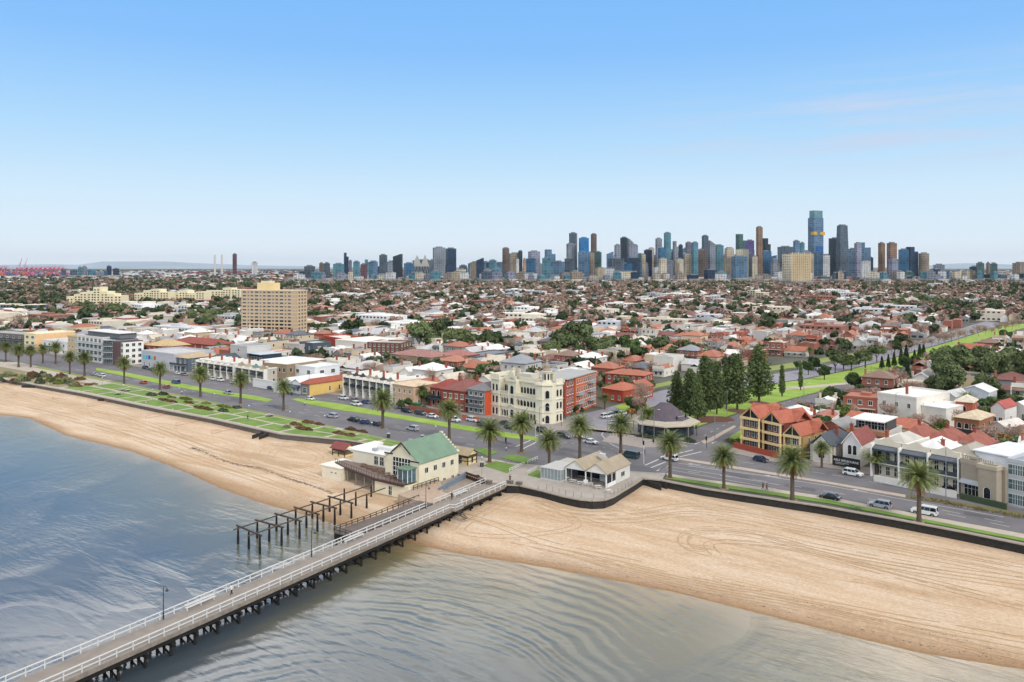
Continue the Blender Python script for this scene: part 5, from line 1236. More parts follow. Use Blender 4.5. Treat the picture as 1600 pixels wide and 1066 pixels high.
B = FB('modern_house', 'stacked white cubes with glass balconies behind the white cottages', 'house', (456, 598), (492, 603), 14, 7.6, 'DDDDDC', roofc='E5E3DF', nf=2, ns=2, ww=2.2, wh=1.8)
B = FB('yellow_building', 'yellow side walled building with a long terracotta hip roof and dark shopfront', 'building', (470, 617), (483, 619), 25, 4.6, '7C7A72', 'hip', '9C5340', None, 1.7, floors=1, nf=1, ns=0, ww=2.4, wh=2.4, sidecol='D9B66A', rmat=m_tile)
B.wins('r', B.wd+.06, 8, 23, 3, .9, .9, 2.0, 'sill'); LM.append((508, 590, 'the yellow building'))
terrace_row('dark terrace of seven bays with black iron lace right of the yellow building', (536, 617), (610, 631), 7, 15, 8.0, ['8C8478', '454B55', '454B55', 'B0A58F', 'A79D8A', '4A505C'], 'D2CBC2', '20252B', z1=3.9, par=.8)
LM.append((572, 597, 'the dark seven bay terrace'))
B = FB('townhouse', 'peach rendered two storey house right of the dark terrace', 'house', (611, 630), (646, 636), 13, 7.4, 'C2A284', 'hip', 'CDB494', None, 1.2, nf=4, ns=3, rmat=m_roofo)
B = FB('brick_villa', 'red brick two storey villa with a red tiled hip roof and tall chimneys', 'house', (690, 640), (728, 645), 16, 7.4, '8E4636', 'hip', '84504A', m_brick, 3.0, nf=4, ns=5, chim=((.3, .4), (.7, .7)), style='hood')
B.wall(-8, 3, 0, -.01, 15, 7.0, '8E4636', m_brick, 'side_wing'); B.part('roof', roof_hip(-8, 3, .5, 15, 7.15, 2.6), '8C4238', m_tile)
for k_ in range(2): B.balcony(-7.6, -.3, 3, 1.8, 3.5+k_*.001 if k_ else 3.5, '6D7F86', '36424A')
B.wins('f', 3, -7.5, -.5, 3, .6, 1.1, 2.0, 'arch', 2, 3.5); LM.append((700, 605, 'the red brick villa'))
B = FB('townhouse', 'grey and orange three storey townhouse with a slate hip roof left of the hotel', 'house', (731, 646), (757, 650.5), 18, 8.6, '8D8A88', 'hip', '7A777A', None, 2.2, nf=3, floors=3, sidecol='C4522C', ns=2, ww=1.4, wh=1.5)
for k_ in (1, 2): B.balcony(.3, B.wd-.3, 0, 1.6, k_*2.85, '9C9A98', '55585C')
FB('brick_fence', 'orange brick front fence with pillars', 'fence', (722, 656), (748, 660.5), .35, 1.5, 'B8664A', 'flat', 'B8664A', m_brick, nf=0, ns=0, par=.2)
FB('brick_fence', 'long red brick front fence with ivy on top', 'fence', (638, 641), (688, 650), .35, 1.9, '97513E', 'flat', '4F6335', m_brick, nf=0, ns=0, par=0)
# red tiled houses behind the flats
B = FB('brick_house', 'orange tiled brick house nearest the orange flats on the side street', 'house', (941, 625), (974, 630), 12, 4.6, 'A5462F', 'hip', 'AE6850', m_brick, 2.2, floors=1, nf=3, chim=((.5, .5),))
B = FB('brick_house', 'orange tiled brick house with a white front gable behind the pavilion car park', 'house', (975, 622), (1003, 625), 10, 4.4, '9A4531', 'gable', 'A8614A', m_brick, 2.4, floors=1, nf=2, axis='y')
B = FB('brick_flats', 'long red brick two storey building with orange roof behind the tiled houses', 'apartment block', (946, 606), (1006, 611), 11, 6.2, '8C3F30', 'hip', 'A8664E', m_brick, 1.6, nf=6, ns=3)
# ------------------------------------------------------------------ right side of the intersection
def gabled_flat(label, pL, pR, depth, floors, dz, wallc, frontc, roofc):
    loc, rz, wd = place(pL, pR); B = Bld('gabled_flats', label, 'apartment block', loc, rz, 'orange tiled gabled flats'); hgt = floors*dz
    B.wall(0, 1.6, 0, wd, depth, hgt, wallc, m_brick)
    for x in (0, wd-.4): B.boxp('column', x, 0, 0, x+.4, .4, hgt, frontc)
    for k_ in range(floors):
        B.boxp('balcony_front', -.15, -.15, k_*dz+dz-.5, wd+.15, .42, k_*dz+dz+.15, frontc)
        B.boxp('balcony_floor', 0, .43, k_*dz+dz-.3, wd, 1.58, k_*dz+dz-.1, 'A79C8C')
        B.wins('f', 1.6, .5, wd-.5, 3, k_*dz+.2, 1.2, dz-.8, '', gl=m_glass)
    b = MB(); gable_wall(b, .3, .5, wd-.3, depth, hgt+.1, 2.6); B.part('gable_glass', b, 'FFFFFF', m_dkglass)
    b = MB()
    for s_ in (-1, 1): b.beam((wd/2, .3, hgt+3.05), (wd/2+s_*(wd/2+.2), .3, hgt+.25), .3, .3)
    b.beam((wd/2, .42, hgt+2.8), (wd/2, .42, hgt+.2), .12, .12); b.box(wd/2-.07, .3, hgt, wd/2+.07, .45, hgt+2.8); B.part('gable_frame', b, frontc)
    B.part('roof', roof_gable(0, .4, wd, depth, hgt+.16, 2.8, 'y', .35), roofc, m_tile)
    B.part('roof', roof_gable(-1.2, depth*.45, wd+1.2, depth*.85, hgt+.25, 2.6, 'x', .3), roofc, m_tile)
    B.wins('r', wd, 3, depth-1, 3, .8, .9, 1.4, 'sill', floors, dz); take(loc, rz, 0, 0, wd, depth); return B
OR = 'A8604A'
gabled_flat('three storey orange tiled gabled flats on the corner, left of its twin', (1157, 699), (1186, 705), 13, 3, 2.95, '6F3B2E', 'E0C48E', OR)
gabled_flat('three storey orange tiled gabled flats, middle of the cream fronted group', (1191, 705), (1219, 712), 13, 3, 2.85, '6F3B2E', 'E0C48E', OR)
gabled_flat('two storey orange tiled gabled house, right and lowest of the cream fronted group', (1224, 712), (1250, 717), 15, 2, 2.9, 'A98A58', 'D6BE8C', OR)
FB('brick_fence', 'red brick corner fence below the orange tiled flats', 'fence', (1146, 700), (1214, 717), .4, 1.6, '9A4632', 'flat', '9A4632', m_brick, nf=0, ns=0, par=0)
loc, rz, wd = place((1222, 712), (1224, 712.3)); B = Bld('fire_wall', 'tall cream boundary wall between the orange tiled houses', 'wall', loc, rz); B.wall(0, 3, 0, .5, 16, 9.4, 'E3D2A6')
LM.append((1195, 680, 'the orange tiled flats'))
B = FB('slate_house', 'victorian house with steep dark slate roofs and white fretted gable', 'house', (1266, 719), (1303, 725), 15, 4.6, 'BDB6AA', 'hip', '4C525C', None, 2.6, floors=1, nf=1, ns=2, chim=((.7, .5),))
B.part('roof', roof_gable(1.0, -1.6, 6.0, 5, 4.9, 2.7, 'y', .3), '4C525C', m_tile); b = MB(); gable_wall(b, 1.2, -1.4, 5.8, 5, 4.8, 2.5); B.part('gable', b, 'DCD6CC', m_wall); B.wall(1.2, -1.4, 0, 5.8, 0, 4.8, 'C9C2B6', name='bay')
window(B.r, 3.5, -1.4, 1.4, 'f', 1.6, 2.2, 'arch')
B = FB('gothic_cottage', 'small white gothic cottage with a steep dark red tiled roof and twin pointed windows', 'house', (1317, 726), (1345, 730.5), 12, 5.6, 'D8D4D0', 'gable', '864A44', None, 3.2, floors=1, nf=0, ns=1, chim=((.15, .4),))
window(B.r, B.wd*.38, 0, 3.0, 'f', .9, 2.4, 'arch'); window(B.r, B.wd*.66, 0, 3.0, 'f', .9, 2.4, 'arch')
b = MB()
for s_ in (-1, 1): b.beam((B.wd/2, -.3, 9.1), (B.wd/2+s_*(B.wd/2+.4), -.3, 5.6), .12, .3)
B.part('bargeboard', b, 'EDEAE4'); LM.append((1335, 700, 'the white gothic cottage'))
# black signboard
sl, srz, sw = place((1301, 727.5), (1344, 735.5)); s_ = empty('signboard', sl, srz, 'black signboard with large white capital letters on the front fence', 'sign')
b = MB(); b.box(0, -.1, .25, sw, 0, 2.75); b.build('board', mat('black_board', '17181B', .6), s_)
b = MB()
for x in (.3, sw/2, sw-.3): b.box(x-.06, .001, 0, x+.06, .1, 2.6)
b.build('posts', m_old, s_)
def text(s, size, loc, rot, parent, mm, name='lettering', align='CENTER', ext=.015):
    cu = bpy.data.curves.new(name, 'FONT'); cu.body = s; cu.size = size; cu.align_x = align; cu.extrude = ext; cu.offset = size*.018
    cu.materials.append(mm); tmp = bpy.data.objects.new('tmp', cu); COL.objects.link(tmp); bpy.context.view_layer.update()
    me = bpy.data.meshes.new_from_object(tmp.evaluated_get(bpy.context.evaluated_depsgraph_get())); bpy.data.objects.remove(tmp)
    o = bpy.data.objects.new(name, me); COL.objects.link(o); o.location = loc; o.rotation_euler = rot; o.parent = parent; return o
text('ABLE MELBOURNE', .8, (sw/2, -.12, 1.5), (R(90), 0, 0), s_, m_rail); 
b = MB(); b.box(sw*.1, -.12, 1.05, sw*.6, -.102, 1.17); b.box(sw*.1, -.12, .75, sw*.45, -.102, .83); b.build('small_print_lines', m_rail, s_)
B = terrace_row('white two storey terrace of three bays with grey awnings and dark iron lace', (1361, 744), (1497, 772), 3, 17, 7.8, ['DDD2BC', 'E0D6C2', 'DAD0BC'], '5F646E', '39424A', z1=3.7, par=1.3, post='E2DFD6', wallc='C9BEA6')
LM.append((1430, 715, 'the white three bay terrace')); tl, trz = B.r.location.copy(), B.r.rotation_euler.z
B.boxp('hip_roof', .01, 0, -5, .02, .1, -4.9, 'BDB8B0') if 0 else None
for i, c_ in enumerate(('B9B4AA', 'E3E2DE', 'A39A8C')):
    w3 = 23.5/3; B.part('rear_roof', roof_hip(.4+i*w3, 3.2, (i+1)*w3-.4, 15.5, 8.1, 2.2, 0), c_, m_roofo)
FB('front_fence', 'pale rendered front fence of the white terrace', 'fence', (1365, 752), (1494, 779), .3, 1.5, 'D5D0C8', 'flat', 'D5D0C8', nf=0, ns=0, par=0)
B = FB('stone_house', 'ornate weathered stone house with balustraded parapet, bay window and white rear roof', 'house', (1501, 773), (1571, 790), 22, 7.4, '9C9080', roofc='D5D6D8', nf=0, ns=0, par=1.0, parc='A69A88', mm=m_wall)
LM.append((1535, 735, 'the weathered stone house'))
B.wall(B.wd*.52, -2.2, 0, B.wd*.92, -.01, 7.6, 'A39785', name='bay'); B.parapet(B.wd*.52, -2.2, B.wd*.92, 0, 7.6, .9, 'B0A48F')
window(B.r, B.wd*.72, -2.2, 1.2, 'f', 1.4, 2.4, 'arch'); window(B.r, B.wd*.26, 0, .3, 'f', 3.4, 2.9, '', m_dkglass, 'entrance')
b = MB(); b.face([(.2, -1.8, 3.3), (B.wd*.5, -1.8, 3.3), (B.wd*.5, -.01, 3.9), (.2, -.01, 3.9)]); b.face([(.2, -1.8, 3.2), (.2, -.01, 3.8), (B.wd*.5, -.01, 3.8), (B.wd*.5, -1.8, 3.2)]); B.part('awning', b, 'B6BCC2', m_roofo)
b = MB()
for i in range(14): b.box(.5+i*.5, -.12, 8.4, .7+i*.5, .0, 9.1)
b.box(.3, -.16, 9.1, B.wd*.5, .06, 9.3); B.part('balustrade', b, 'A69A88')
B.wall(.6, 5, 7.42, B.wd-.6, 20, 9.6, 'CFCFCF', name='upper_storey'); B.boxp('upper_roof', .2, 4.4, 9.62, B.wd-.2, 20.4, 9.85, 'DADBDD', m_roofo)
B = FB('glass_house', 'modern three storey house with teal glass front at the right edge', 'house', (1574, 789), (1650, 806), 16, 9.6, 'B7B9BB', roofc='8F979E', nf=6, floors=3, ww=2.0, wh=2.3, style='', gl=m_glass2, z0=.4, ns=0)
FB('front_fence', 'green hedge topped fence in front of the stone house', 'fence', (1500, 780), (1572, 797), .5, 1.3, '3E4A34', 'flat', '3C5A2C', nf=0, ns=0, par=0)
# second row on the right
for i, (a, c_, dpt) in enumerate((((1402, 716), (1444, 723), 13), ((1446, 722), (1487, 729), 13), ((1489, 730), (1530, 737), 13))):
    FB('brick_house', 'dark orange tiled hip roofed house behind the white terrace, '+('leftmost', 'middle', 'rightmost')[i]+' of three', 'house', a, c_, dpt, 5.6, 'A58F78', 'hip', '96594B', None, 3.0, floors=1, nf=2, ns=2, chim=((.5, .5),))
B = FB('modern_house', 'white modern house with a deep roof terrace above a brick band', 'house', (1327, 705), (1385, 714), 13, 6.0, 'C9C7C2', roofc='B0ACA6', nf=3, ns=2, floors=1, ww=2.4, wh=2.2, z0=.4)
B.boxp('brick_band', -.2, -1.6, 5.6, B.wd+.2, -.002, 6.9, 'A6795A', m_brick); B.boxp('roof_slab', .4, -.6, 9.2, B.wd-.4, 11, 9.5, 'DEDDD9'); B.wall(.8, 3.0, 6.1, B.wd-.8, 11, 9.18, '4A4A48', name='upper_storey')
B.wins('f', 3.0, 1.5, B.wd-1.5, 4, 6.4, 2.0, 2.4)
B = FB('brick_house', 'long low orange tiled roof on a cream wall behind the white modern house', 'house', (1318, 676), (1428, 694), 11, 4.2, 'CFC2A6', 'gable', 'AC664E', None, 2.0, axis='x', floors=1, nf=6, ns=1)
B = FB('white_villa', 'large white flat roofed villa with stepped wings beside the avenue', 'house', (1371, 655), (1432, 665), 22, 8.6, 'DCD6CA', roofc='E8E6E2', nf=3, ns=3, chim=((.5, .3),)); LM.append((1405, 625, 'the large white villa'))
B.wall(B.wd+.02, 3, 0, B.wd+8, 18, 6.2, 'DAD4C8', name='side_wing'); B.boxp('roof', B.wd, 2.8, 6.22, B.wd+8.2, 18.2, 6.5, 'E6E4E0')
B = FB('brick_house', 'small two storey orange brick house with pale hip roof and tall arched window', 'house', (1493, 662), (1520, 665), 8, 7.4, 'AE5A3E', 'hip', 'CFC4B0', m_brick, 1.8, nf=1, ns=1, floors=1, z0=3.6, wh=2.4, style='arch')
B = FB('brick_house', 'brown brick two storey terrace house with dark iron lace balcony', 'house', (1491, 692), (1530, 698), 12, 7.6, '8F5F3E', 'hip', 'C9B79A', m_brick, 1.6, nf=3, ns=2, style='arch'); B.balcony(.2, B.wd-.2, 0, 1.7, 3.7, '4A3F36', '2E2B29')
for (a, c_, hh, wc, rc, lb) in (((1540, 690), (1578, 697), 4.4, 'D2CBC0', 'CFC8BE', 'pale weatherboard cottage with a white gabled roof at the right'), ((1580, 697), (1612, 703), 4.4, 'C8B8A4', 'B0443A', 'red gabled cottage at the right edge'), ((1548, 662), (1570, 665), 5.4, 'DAD6D0', 'A94A3C', 'white gabled cottage with a red roof beside the feathery palm'), ((1572, 655), (1610, 660), 4.2, 'D8D5CC', 'E2E0DA', 'long white roofed cottage at the right edge'), ((1470, 640), (1492, 643), 5.0, 'C9C6C0', 'BFBDBA', 'grey rendered house among gum trees'), ((1500, 632), (1545, 637), 5.4, 'C5C8CC', 'D5D5D2', 'pale grey terrace among the gum trees on the right'), ((1226, 700), (1262, 706), 4.6, '9C5038', 'C8603F', 'orange tiled house behind the lowest gabled house'), ((1278, 690), (1320, 697), 4.6, '8F5644', '8D8A88', 'grey roofed brick house behind the slate house')):
    FB('house', lb, 'house', a, c_, 11, hh, wc, 'gable', rc, None, 2.1, floors=1, nf=2, ns=1, rmat=m_roofo)
# larger buildings in the middle distance
B = FB('flats', 'long two storey block with a faded pink tiled hip roof in the middle distance', 'apartment block', (610, 571), (673, 578), 16, 6.0, 'A89074', 'hip', '9C7068', m_brick, 2.4, nf=8, ns=4)
B.wall(B.wd-9, 15.9, 0, B.wd+8, 29, 6.0, '8A5A48', m_brick, 'rear_wing'); B.part('roof', roof_hip(B.wd-9, 15, B.wd+8, 29, 6.15, 2.2), 'A06960', m_tile)
B = FB('industrial_building', 'long low building with a dark flat roof and white fascia', 'building', (712, 572), (745, 575), 34, 5.2, 'BDBCB8', roofc='6E7278', nf=0, ns=0, par=.6, parc='55585C')
B = FB('warehouse', 'long cream windowless wall of a warehouse right of the tower block', 'building', (524, 553), (573, 558), 30, 8.0, 'DFD6C6', roofc='E2DDD6', nf=0, ns=0)
B = FB('warehouse', 'brown brick flat roofed flats beside the cream warehouse wall', 'apartment block', (574, 558), (625, 560), 16, 8.0, '6E4638', roofc='A39A92', mm=m_brick, nf=7, floors=3, ww=1.2)
B = FB('hall', 'low building with a bright red roof edge below the tower block', 'building', (506, 538), (545, 545), 16, 5.2, '9A3A30', roofc='D8CFC2', nf=3, ns=2, floors=1, par=.7, parc='C23F33')
B = FB('modern_house', 'stepped grey and dark glass house with a tall blank pale wall', 'house', (360, 571), (386, 575), 14, 10.5, 'C0BCB6', roofc='8A8F94', nf=1, ns=0, floors=3, ww=1.6)
B.wall(B.wd+.02, 1, 0, B.wd+13, 12, 7.6, '2F3A44', name='glass_wing'); B.wins('f', 1, B.wd+.5, B.wd+12.5, 5, .6, 2.0, 2.2, '', 2, 3.4, m_glass); B.boxp('terrace_slab', B.wd, -.8, 7.62, B.wd+13.5, 12.2, 7.9, 'B9C2C8')
for (a, c_, dpt, hh, wc, rc, lb) in (((445, 556), (468, 559), 12, 7, 'BDB4AC', '9C9894', 'pale mauve cube house right of the tower base'), ((468, 557), (489, 560), 12, 8, '4A5560', 'B9BDC2', 'dark blue glass house right of the tower base'), ((412, 566), (428, 568), 12, 5.4, 'D9D4C8', 'B4483C', 'white arched front house below the tower block'), ((406, 584), (438, 588), 20, 6.2, 'DADBDC', 'E6E6E6', 'white flat roofed house behind the brown stone house')):
    FB('house', lb, 'house', a, c_, dpt, hh, wc, roofc=rc, nf=2, ns=2, floors=2)
# ------------------------------------------------------------------ beige tower block
tl_, tz_, tw_ = place((377, 527), (464, 529.5))
tw = Bld('tower_block', 'beige thirteen storey slab tower block with a cream plant room on top', 'tower block', tl_, tz_); TH = 34.5; TC = 'BCA487'
tw.wall(0, 0, 0, tw_, 14, TH, TC); tw.boxp('roof', -.4, -.4, TH+.01, tw_+.4, 14.4, TH+.5, 'D9C6A4'); tw.wall(11.5, 3, TH+.51, 25, 12, TH+5.6, 'DCC392', name='plant_room'); tw.boxp('plant_roof', 14, 4, TH+5.61, 21, 11, TH+7.0, 'D8C9A8')
b = MB(); nfl = 13
for k_ in range(nfl): b.box(-.1, -.25, .8+k_*2.6+2.2, tw_+.12, -.002, .8+k_*2.6+2.42); b.box(tw_+.002, 0, .8+k_*2.6+2.2, tw_+.14, 14, .8+k_*2.6+2.42)
tw.part('floor_band', b, 'E0CDA8')
rest = MB(); cnt = 0; rr = random.Random(5)
for k_ in range(nfl-1, -1, -1):
    x = 1.2
    for i in range(12):
        w_ = (2.9, 1.3, 2.3)[i % 3]; gp_ = 1.1
        if x+w_ > tw_-1: break
        if cnt < 98: window(tw.r, x+w_/2, 0, 1.5+k_*2.6, 'f', w_, 1.25); cnt += 1
        else: rest.box(x, -.06, 1.5+k_*2.6, x+w_, -.01, 2.75+k_*2.6)
        x += w_+gp_+.2
for k_ in range(nfl):
    for y in (3, 7, 11): rest.box(tw_+.01, y-.6, 1.5+k_*2.6, tw_+.06, y+.6, 2.7+k_*2.6)
tag(rest.build('windows', m_dkglass, tw.r), kind='stuff'); take(tl_, tz_, 0, 0, tw_, 15); LM.append((428, 490, 'the beige tower block'))
LM += [(1130, 610, 'the pine grove'), (1222, 590, 'the twin narrow pines')]
# cream modernist flats far left
def cream_flats(x0, x1, yb, hpx, steps, label, col='E0D3AE', D=14):
    loc, rz, wd = place((x0, yb), (x1, yb+1)); B = Bld('cream_flats', label, 'apartment block', loc, rz, 'cream flats on the left'); s = (yb-Y0)/HC; hh = hpx/s
    n = len(steps); 
    for i, f in enumerate(steps):
        xa, xb = wd*i/n, wd*(i+1)/n; h_ = hh*f; yy = (i % 2)*1.5
        B.wall(xa+.01, yy, 0, xb-.01, D+yy, h_, col, name='block'); B.boxp('parapet', xa-.1, yy-.15, h_+.01, xb+.1, D+yy, h_+.5, 'EBE2C6')
        for k_ in range(int(h_/3.1)): 
            b = MB()
            nw = max(1, int((xb-xa)/4))
            for j in range(nw): c_ = xa+(xb-xa)*(j+.5)/nw; b.box(c_-1.1, yy-.08, .9+k_*3.1, c_+1.1, yy-.01, 2.4+k_*3.1)
            b.build('window_strip', m_dkglass, B.r)
    take(loc, rz, 0, 0, wd, D+3)
cream_flats(104, 188, 482, 33, (.55, .65, .75, .8, 1.0, .8, .7, .6), 'tall stepped cream flats at the far left')
cream_flats(210, 262, 474, 22, (.7, .9, 1, .8), 'stepped cream flats second from the left')
cream_flats(266, 318, 474, 20, (.8, 1, .8, .9), 'stepped cream flats third from the left'); cream_flats(322, 374, 472, 22, (.8, .8, 1, .9), 'stepped cream flats just left of the tower block')
cream_flats(188, 260, 488, 16, (1, .8, 1, .8, 1), 'long low white terrace with flat roofs behind dark trees', 'D2CCC0')
cream_flats(262, 306, 491, 15, (.8, 1, .8), 'low white and grey flats left of a dark tree mass', 'C9C8CA')
cream_flats(0, 58, 490, 14, (1, .9, 1), 'dark blue grey low flats at the far left edge', '5A6070')
cream_flats(782, 850, 506, 16, (1, .9), 'long white building with regular windows in the middle distance', 'D5CEC0')
cream_flats(1168, 1192, 470, 16, (1, .8), 'grey concrete block among trees left of the city end', 'B7AA98')
# ------------------------------------------------------------------ suburb behind the esplanade
random.seed(11); rs = np.random.RandomState(4)
LM += [(1300, 540, 'the long avenue trees'), (600, 520, 'the cream warehouse wall'), (950, 590, 'the orange brick flats roof'), (1050, 520, 'the houses beyond the pines'), (300, 500, 'the dark park trees'), (816, 500, 'the long white windowed building'), (1560, 600, 'the gum trees on the right'), (1520, 480, 'the far right suburb trees'), (60, 510, 'the far left flats'), (1240, 425, 'the beige ribbed tower')]
LM[-3] = (1520, 470, 'the far right suburb')
ROOFC = [('white', 'E0DDD9'), ('pale grey', 'B8B6B6'), ('cream', 'C9BEAC'), ('mid grey', '8F9196'), ('terracotta', 'A4654E'), ('dark red', '7C524B'), ('slate', '5C6068'), ('brown', '84695A'), ('orange', 'AC7258')]
WALLC = ['D6D0C4', 'C8C2B6', 'B8B4AE', '9A5A48', '8E5746', 'DAD6D0', 'BDA98C', 'C9B99C', '8C8A88']
def roofpick(u, v):
    x, y, _ = PX(u, v)
    red = .24 + (.30 if (960 < x < 1420 and y > 500) else 0) + (.12 if x > 1200 else 0)
    if random.random() < red: return random.choice([4, 4, 5, 8, 7])
    return random.choices([0, 1, 2, 3, 6], [3.0, 2.8, 2, 2.2, 1.2])[0]
def house_proto(kind):
    r = empty('house'); 
    def add(nm, b, mm): o = b.build(nm, mm, r); o.color = (1, 1, 1, 1); return o
    wl_, rf, tr = MB(), MB(), MB()
    if kind == 'hip':
        wl_.box(-5, -7, 0, 5, 7, 3.6); roof_hip(-5, -7, 5, 7, 3.78, 2.3, .5, rf); wl_.box(-4, 7, 0, 3, 11, 3.0); rf.box(-4.3, 7.45, 3.02, 3.3, 11.3, 3.2); tr.box(-5, -9, 2.5, 5, -7.5, 2.62)
    elif kind == 'gable':
        wl_.box(-4.2, -8, 0, 4.2, 6, 3.8); gable_wall(wl_, -4.2, -8, 4.2, 6, 3.8, 2.7); roof_gable(-4.2, -8, 4.2, 6, 3.8, 2.7, 'y', .35, rf); wl_.box(-3.5, 6, 0, 3.5, 10, 3.0); rf.box(-3.7, 6.4, 3.02, 3.7, 10.3, 3.15); tr.box(-4.2, -9.6, 2.6, 4.2, -8.4, 2.7)
    elif kind == 'gablex':
        wl_.box(-6, -4.5, 0, 6, 4.5, 3.6); gable_wall(wl_, -6, -4.5, 6, 4.5, 3.6, 2.5, 'x'); roof_gable(-6, -4.5, 6, 4.5, 3.6, 2.5, 'x', .35, rf); wl_.box(-5, 4.5, 0, 0, 9, 3.1); roof_gable(-5, 4.6, 0, 9, 3.1, 1.4, 'y', .2, rf); tr.box(-6, -6.4, 2.5, 6, -5, 2.62)
    elif kind == 'terrace':
        wl_.box(-3.1, -8, 0, 3.1, 6, 7.0); rf.box(-2.9, -7.4, 7.02, 2.9, 5.9, 7.2); wl_.box(-3.1, -8.25, 7.01, 3.1, -7.6, 8.3); wl_.box(-3.2, -9.6, 0, -2.95, -8.02, 7.3); wl_.box(2.95, -9.6, 0, 3.2, -8.02, 7.3); tr.box(-2.9, -9.5, 3.3, 2.9, -8.02, 3.5); tr.box(-2.9, -9.5, 3.55, 2.9, -9.42, 4.5); rf.face([(-3, -9.6, 6.1), (3, -9.6, 6.1), (3, -8.05, 6.9), (-3, -8.05, 6.9)]); wl_.box(-2.8, 6.01, 0, 1, 10, 3.4); rf.box(-3, 6.05, 3.42, 1.2, 10.2, 3.6)
    elif kind == 'cottage':
        wl_.box(-3, -7, 0, 3, 6, 4.0); wl_.box(-3.05, -7.3, 3.6, 3.05, -6.9, 5.2); roof_gable(-3, -6.5, 3, 6, 4.0, 1.5, 'y', .02, rf); tr.box(-3, -8.6, 2.7, 3, -7.32, 2.82); wl_.box(-2.6, 6, 0, .6, 10, 2.9); rf.box(-2.8, 6.05, 2.92, .8, 10.2, 3.05)
    elif kind == 'flat':
        wl_.box(-5, -6, 0, 5, 7, 6.4); rf.box(-4.6, -5.6, 6.42, 4.6, 6.6, 6.5); wl_.box(-5.1, -6.1, 6.41, 5.1, -5.75, 7.0); wl_.box(-5.1, 6.7, 6.41, 5.1, 7.05, 7.0); tr.box(-4.5, -7.6, 3.1, 4.5, -6.12, 3.3); rf.box(-1, 1, 6.52, 2, 4, 7.4)
    elif kind == 'villa':
        wl_.box(-6, -6, 0, 6, 6, 6.6); roof_hip(-6, -6, 6, 6, 6.78, 2.6, .5, rf); tr.box(-6, -7.8, 3.2, 6, -6.02, 3.4); wl_.box(-4, 6.01, 0, 4, 11, 3.4); roof_hip(-4, 6, 4, 11, 3.58, 1.3, .3, rf)
    add('wall', wl_, m_wall); add('roof', rf, m_roofo)
    if tr.f: add('veranda', tr, m_trim)
    wn = {'hip': ('f', -7, -4, 4, 2, 1.0, 1), 'gable': ('f', -8, -3.4, 3.4, 2, 1.0, 1), 'gablex': ('f', -4.5, -5, 5, 3, 1.0, 1), 'terrace': ('f', -8, -2.7, 2.7, 2, .7, 2), 'cottage': ('f', -7, -2.5, 2.5, 2, .9, 1), 'flat': ('f', -6, -4.5, 4.5, 3, .9, 2), 'villa': ('f', -6, -5, 5, 3, .9, 2)}[kind]
    for k_ in range(wn[6]):
        for i in range(wn[4]): window(r, wn[2]+(wn[3]-wn[2])*(i+.5)/wn[4], wn[1], wn[5]+k_*3.4, 'f', 1.2, 1.6, 'sill')
    hx = {'hip': 5, 'gable': 4.2, 'gablex': 6, 'terrace': 3.1, 'cottage': 3, 'flat': 5, 'villa': 6}[kind]
    for y in (-3.5, 2.5): window(r, hx, y, 1.1+(3.4 if kind in ('terrace', 'flat', 'villa') else 0), 'r', 1.0, 1.4, 'sill')
    for x_, y_ in (((-hx+.6), -2), ((hx-.7), 2)) if kind != 'flat' else ():
        zt = {'hip': 3.8, 'gable': 4, 'gablex': 4.2, 'terrace': 7.2, 'cottage': 4, 'villa': 6.8}[kind]
        cb = MB(); cb.box(x_-.35, y_-.4, zt, x_+.35, y_+.4, zt+2.4); cb.box(x_-.45, y_-.5, zt+2.401, x_+.45, y_+.5, zt+2.6); add('chimney', cb, m_brick)
    return r
KINDS_H = ['hip', 'gable', 'gablex', 'terrace', 'cottage', 'flat', 'villa']
KLAB = {'hip': 'hip roofed house', 'gable': 'gabled house', 'gablex': 'wide gabled house', 'terrace': 'two storey terrace house', 'cottage': 'narrow cottage', 'flat': 'flat roofed modern house', 'villa': 'two storey hip roofed villa'}
HP = {k: house_proto(k) for k in KINDS_H}
HALF = {'hip': 5.5, 'gable': 4.7, 'gablex': 6.5, 'terrace': 3.2, 'cottage': 3.2, 'flat': 5.2, 'villa': 6.6}
cells = []     # (distance, u, v, rz, kind)
def free(u, v, hw_, hd, pad=0):
    for P in EXCL:
        for a, c in ((0, 0), (-hw_, -hd), (hw_, -hd), (hw_, hd), (-hw_, hd), (0, hd), (0, -hd)):
            if inpoly(u+a, v+c, P): return False
    return True
ROWF = sorted([W(*p) for p in ROADF])
def visible(u, v, m=60):
    x, y, d = PX(u, v); return d > 60 and -m < x < 1600+m
random.seed(21)
vrow = 92.0; row = 0
while vrow < 2700:
    side = row % 2
    # skip whole stretch outside the view
    d_mid = vrow
    u = -2600.0 if vrow > 900 else -900.0
    umax = 900.0 if vrow < 900 else 2400.0
    cross = random.uniform(0, 130)
    while u < umax:
        kind = random.choices(KINDS_H, [3, 2.5, 2, 3, 3, 1.6, 1.2] if vrow > 180 else [3, 3, 2, 2, 2, 2, 2])[0]
        hw_ = HALF[kind]; u += hw_
        if (u+cross) % 150 < 12: u += 12
        if visible(u, vrow):
            uu, vv = u, vrow+random.uniform(-1.5, 1.5)
            wob = 22*math.sin(u*.004+vrow*.002) if vrow > 300 else 0
            if vv+wob > interp(ROWF, uu)+16 and free(uu, vv+wob, hw_, 9.5):
                cells.append((PX(uu, vv+wob)[2], uu, vv+wob, (0 if side == 0 else math.pi), kind))
        u += hw_+random.choice([.1, .1, .4, 1.6, 3.5])
    vrow += 21.5 if side == 0 else 32.5
    row += 1
cells.sort(key=lambda c: c[0])
items = []; NEAR = 290
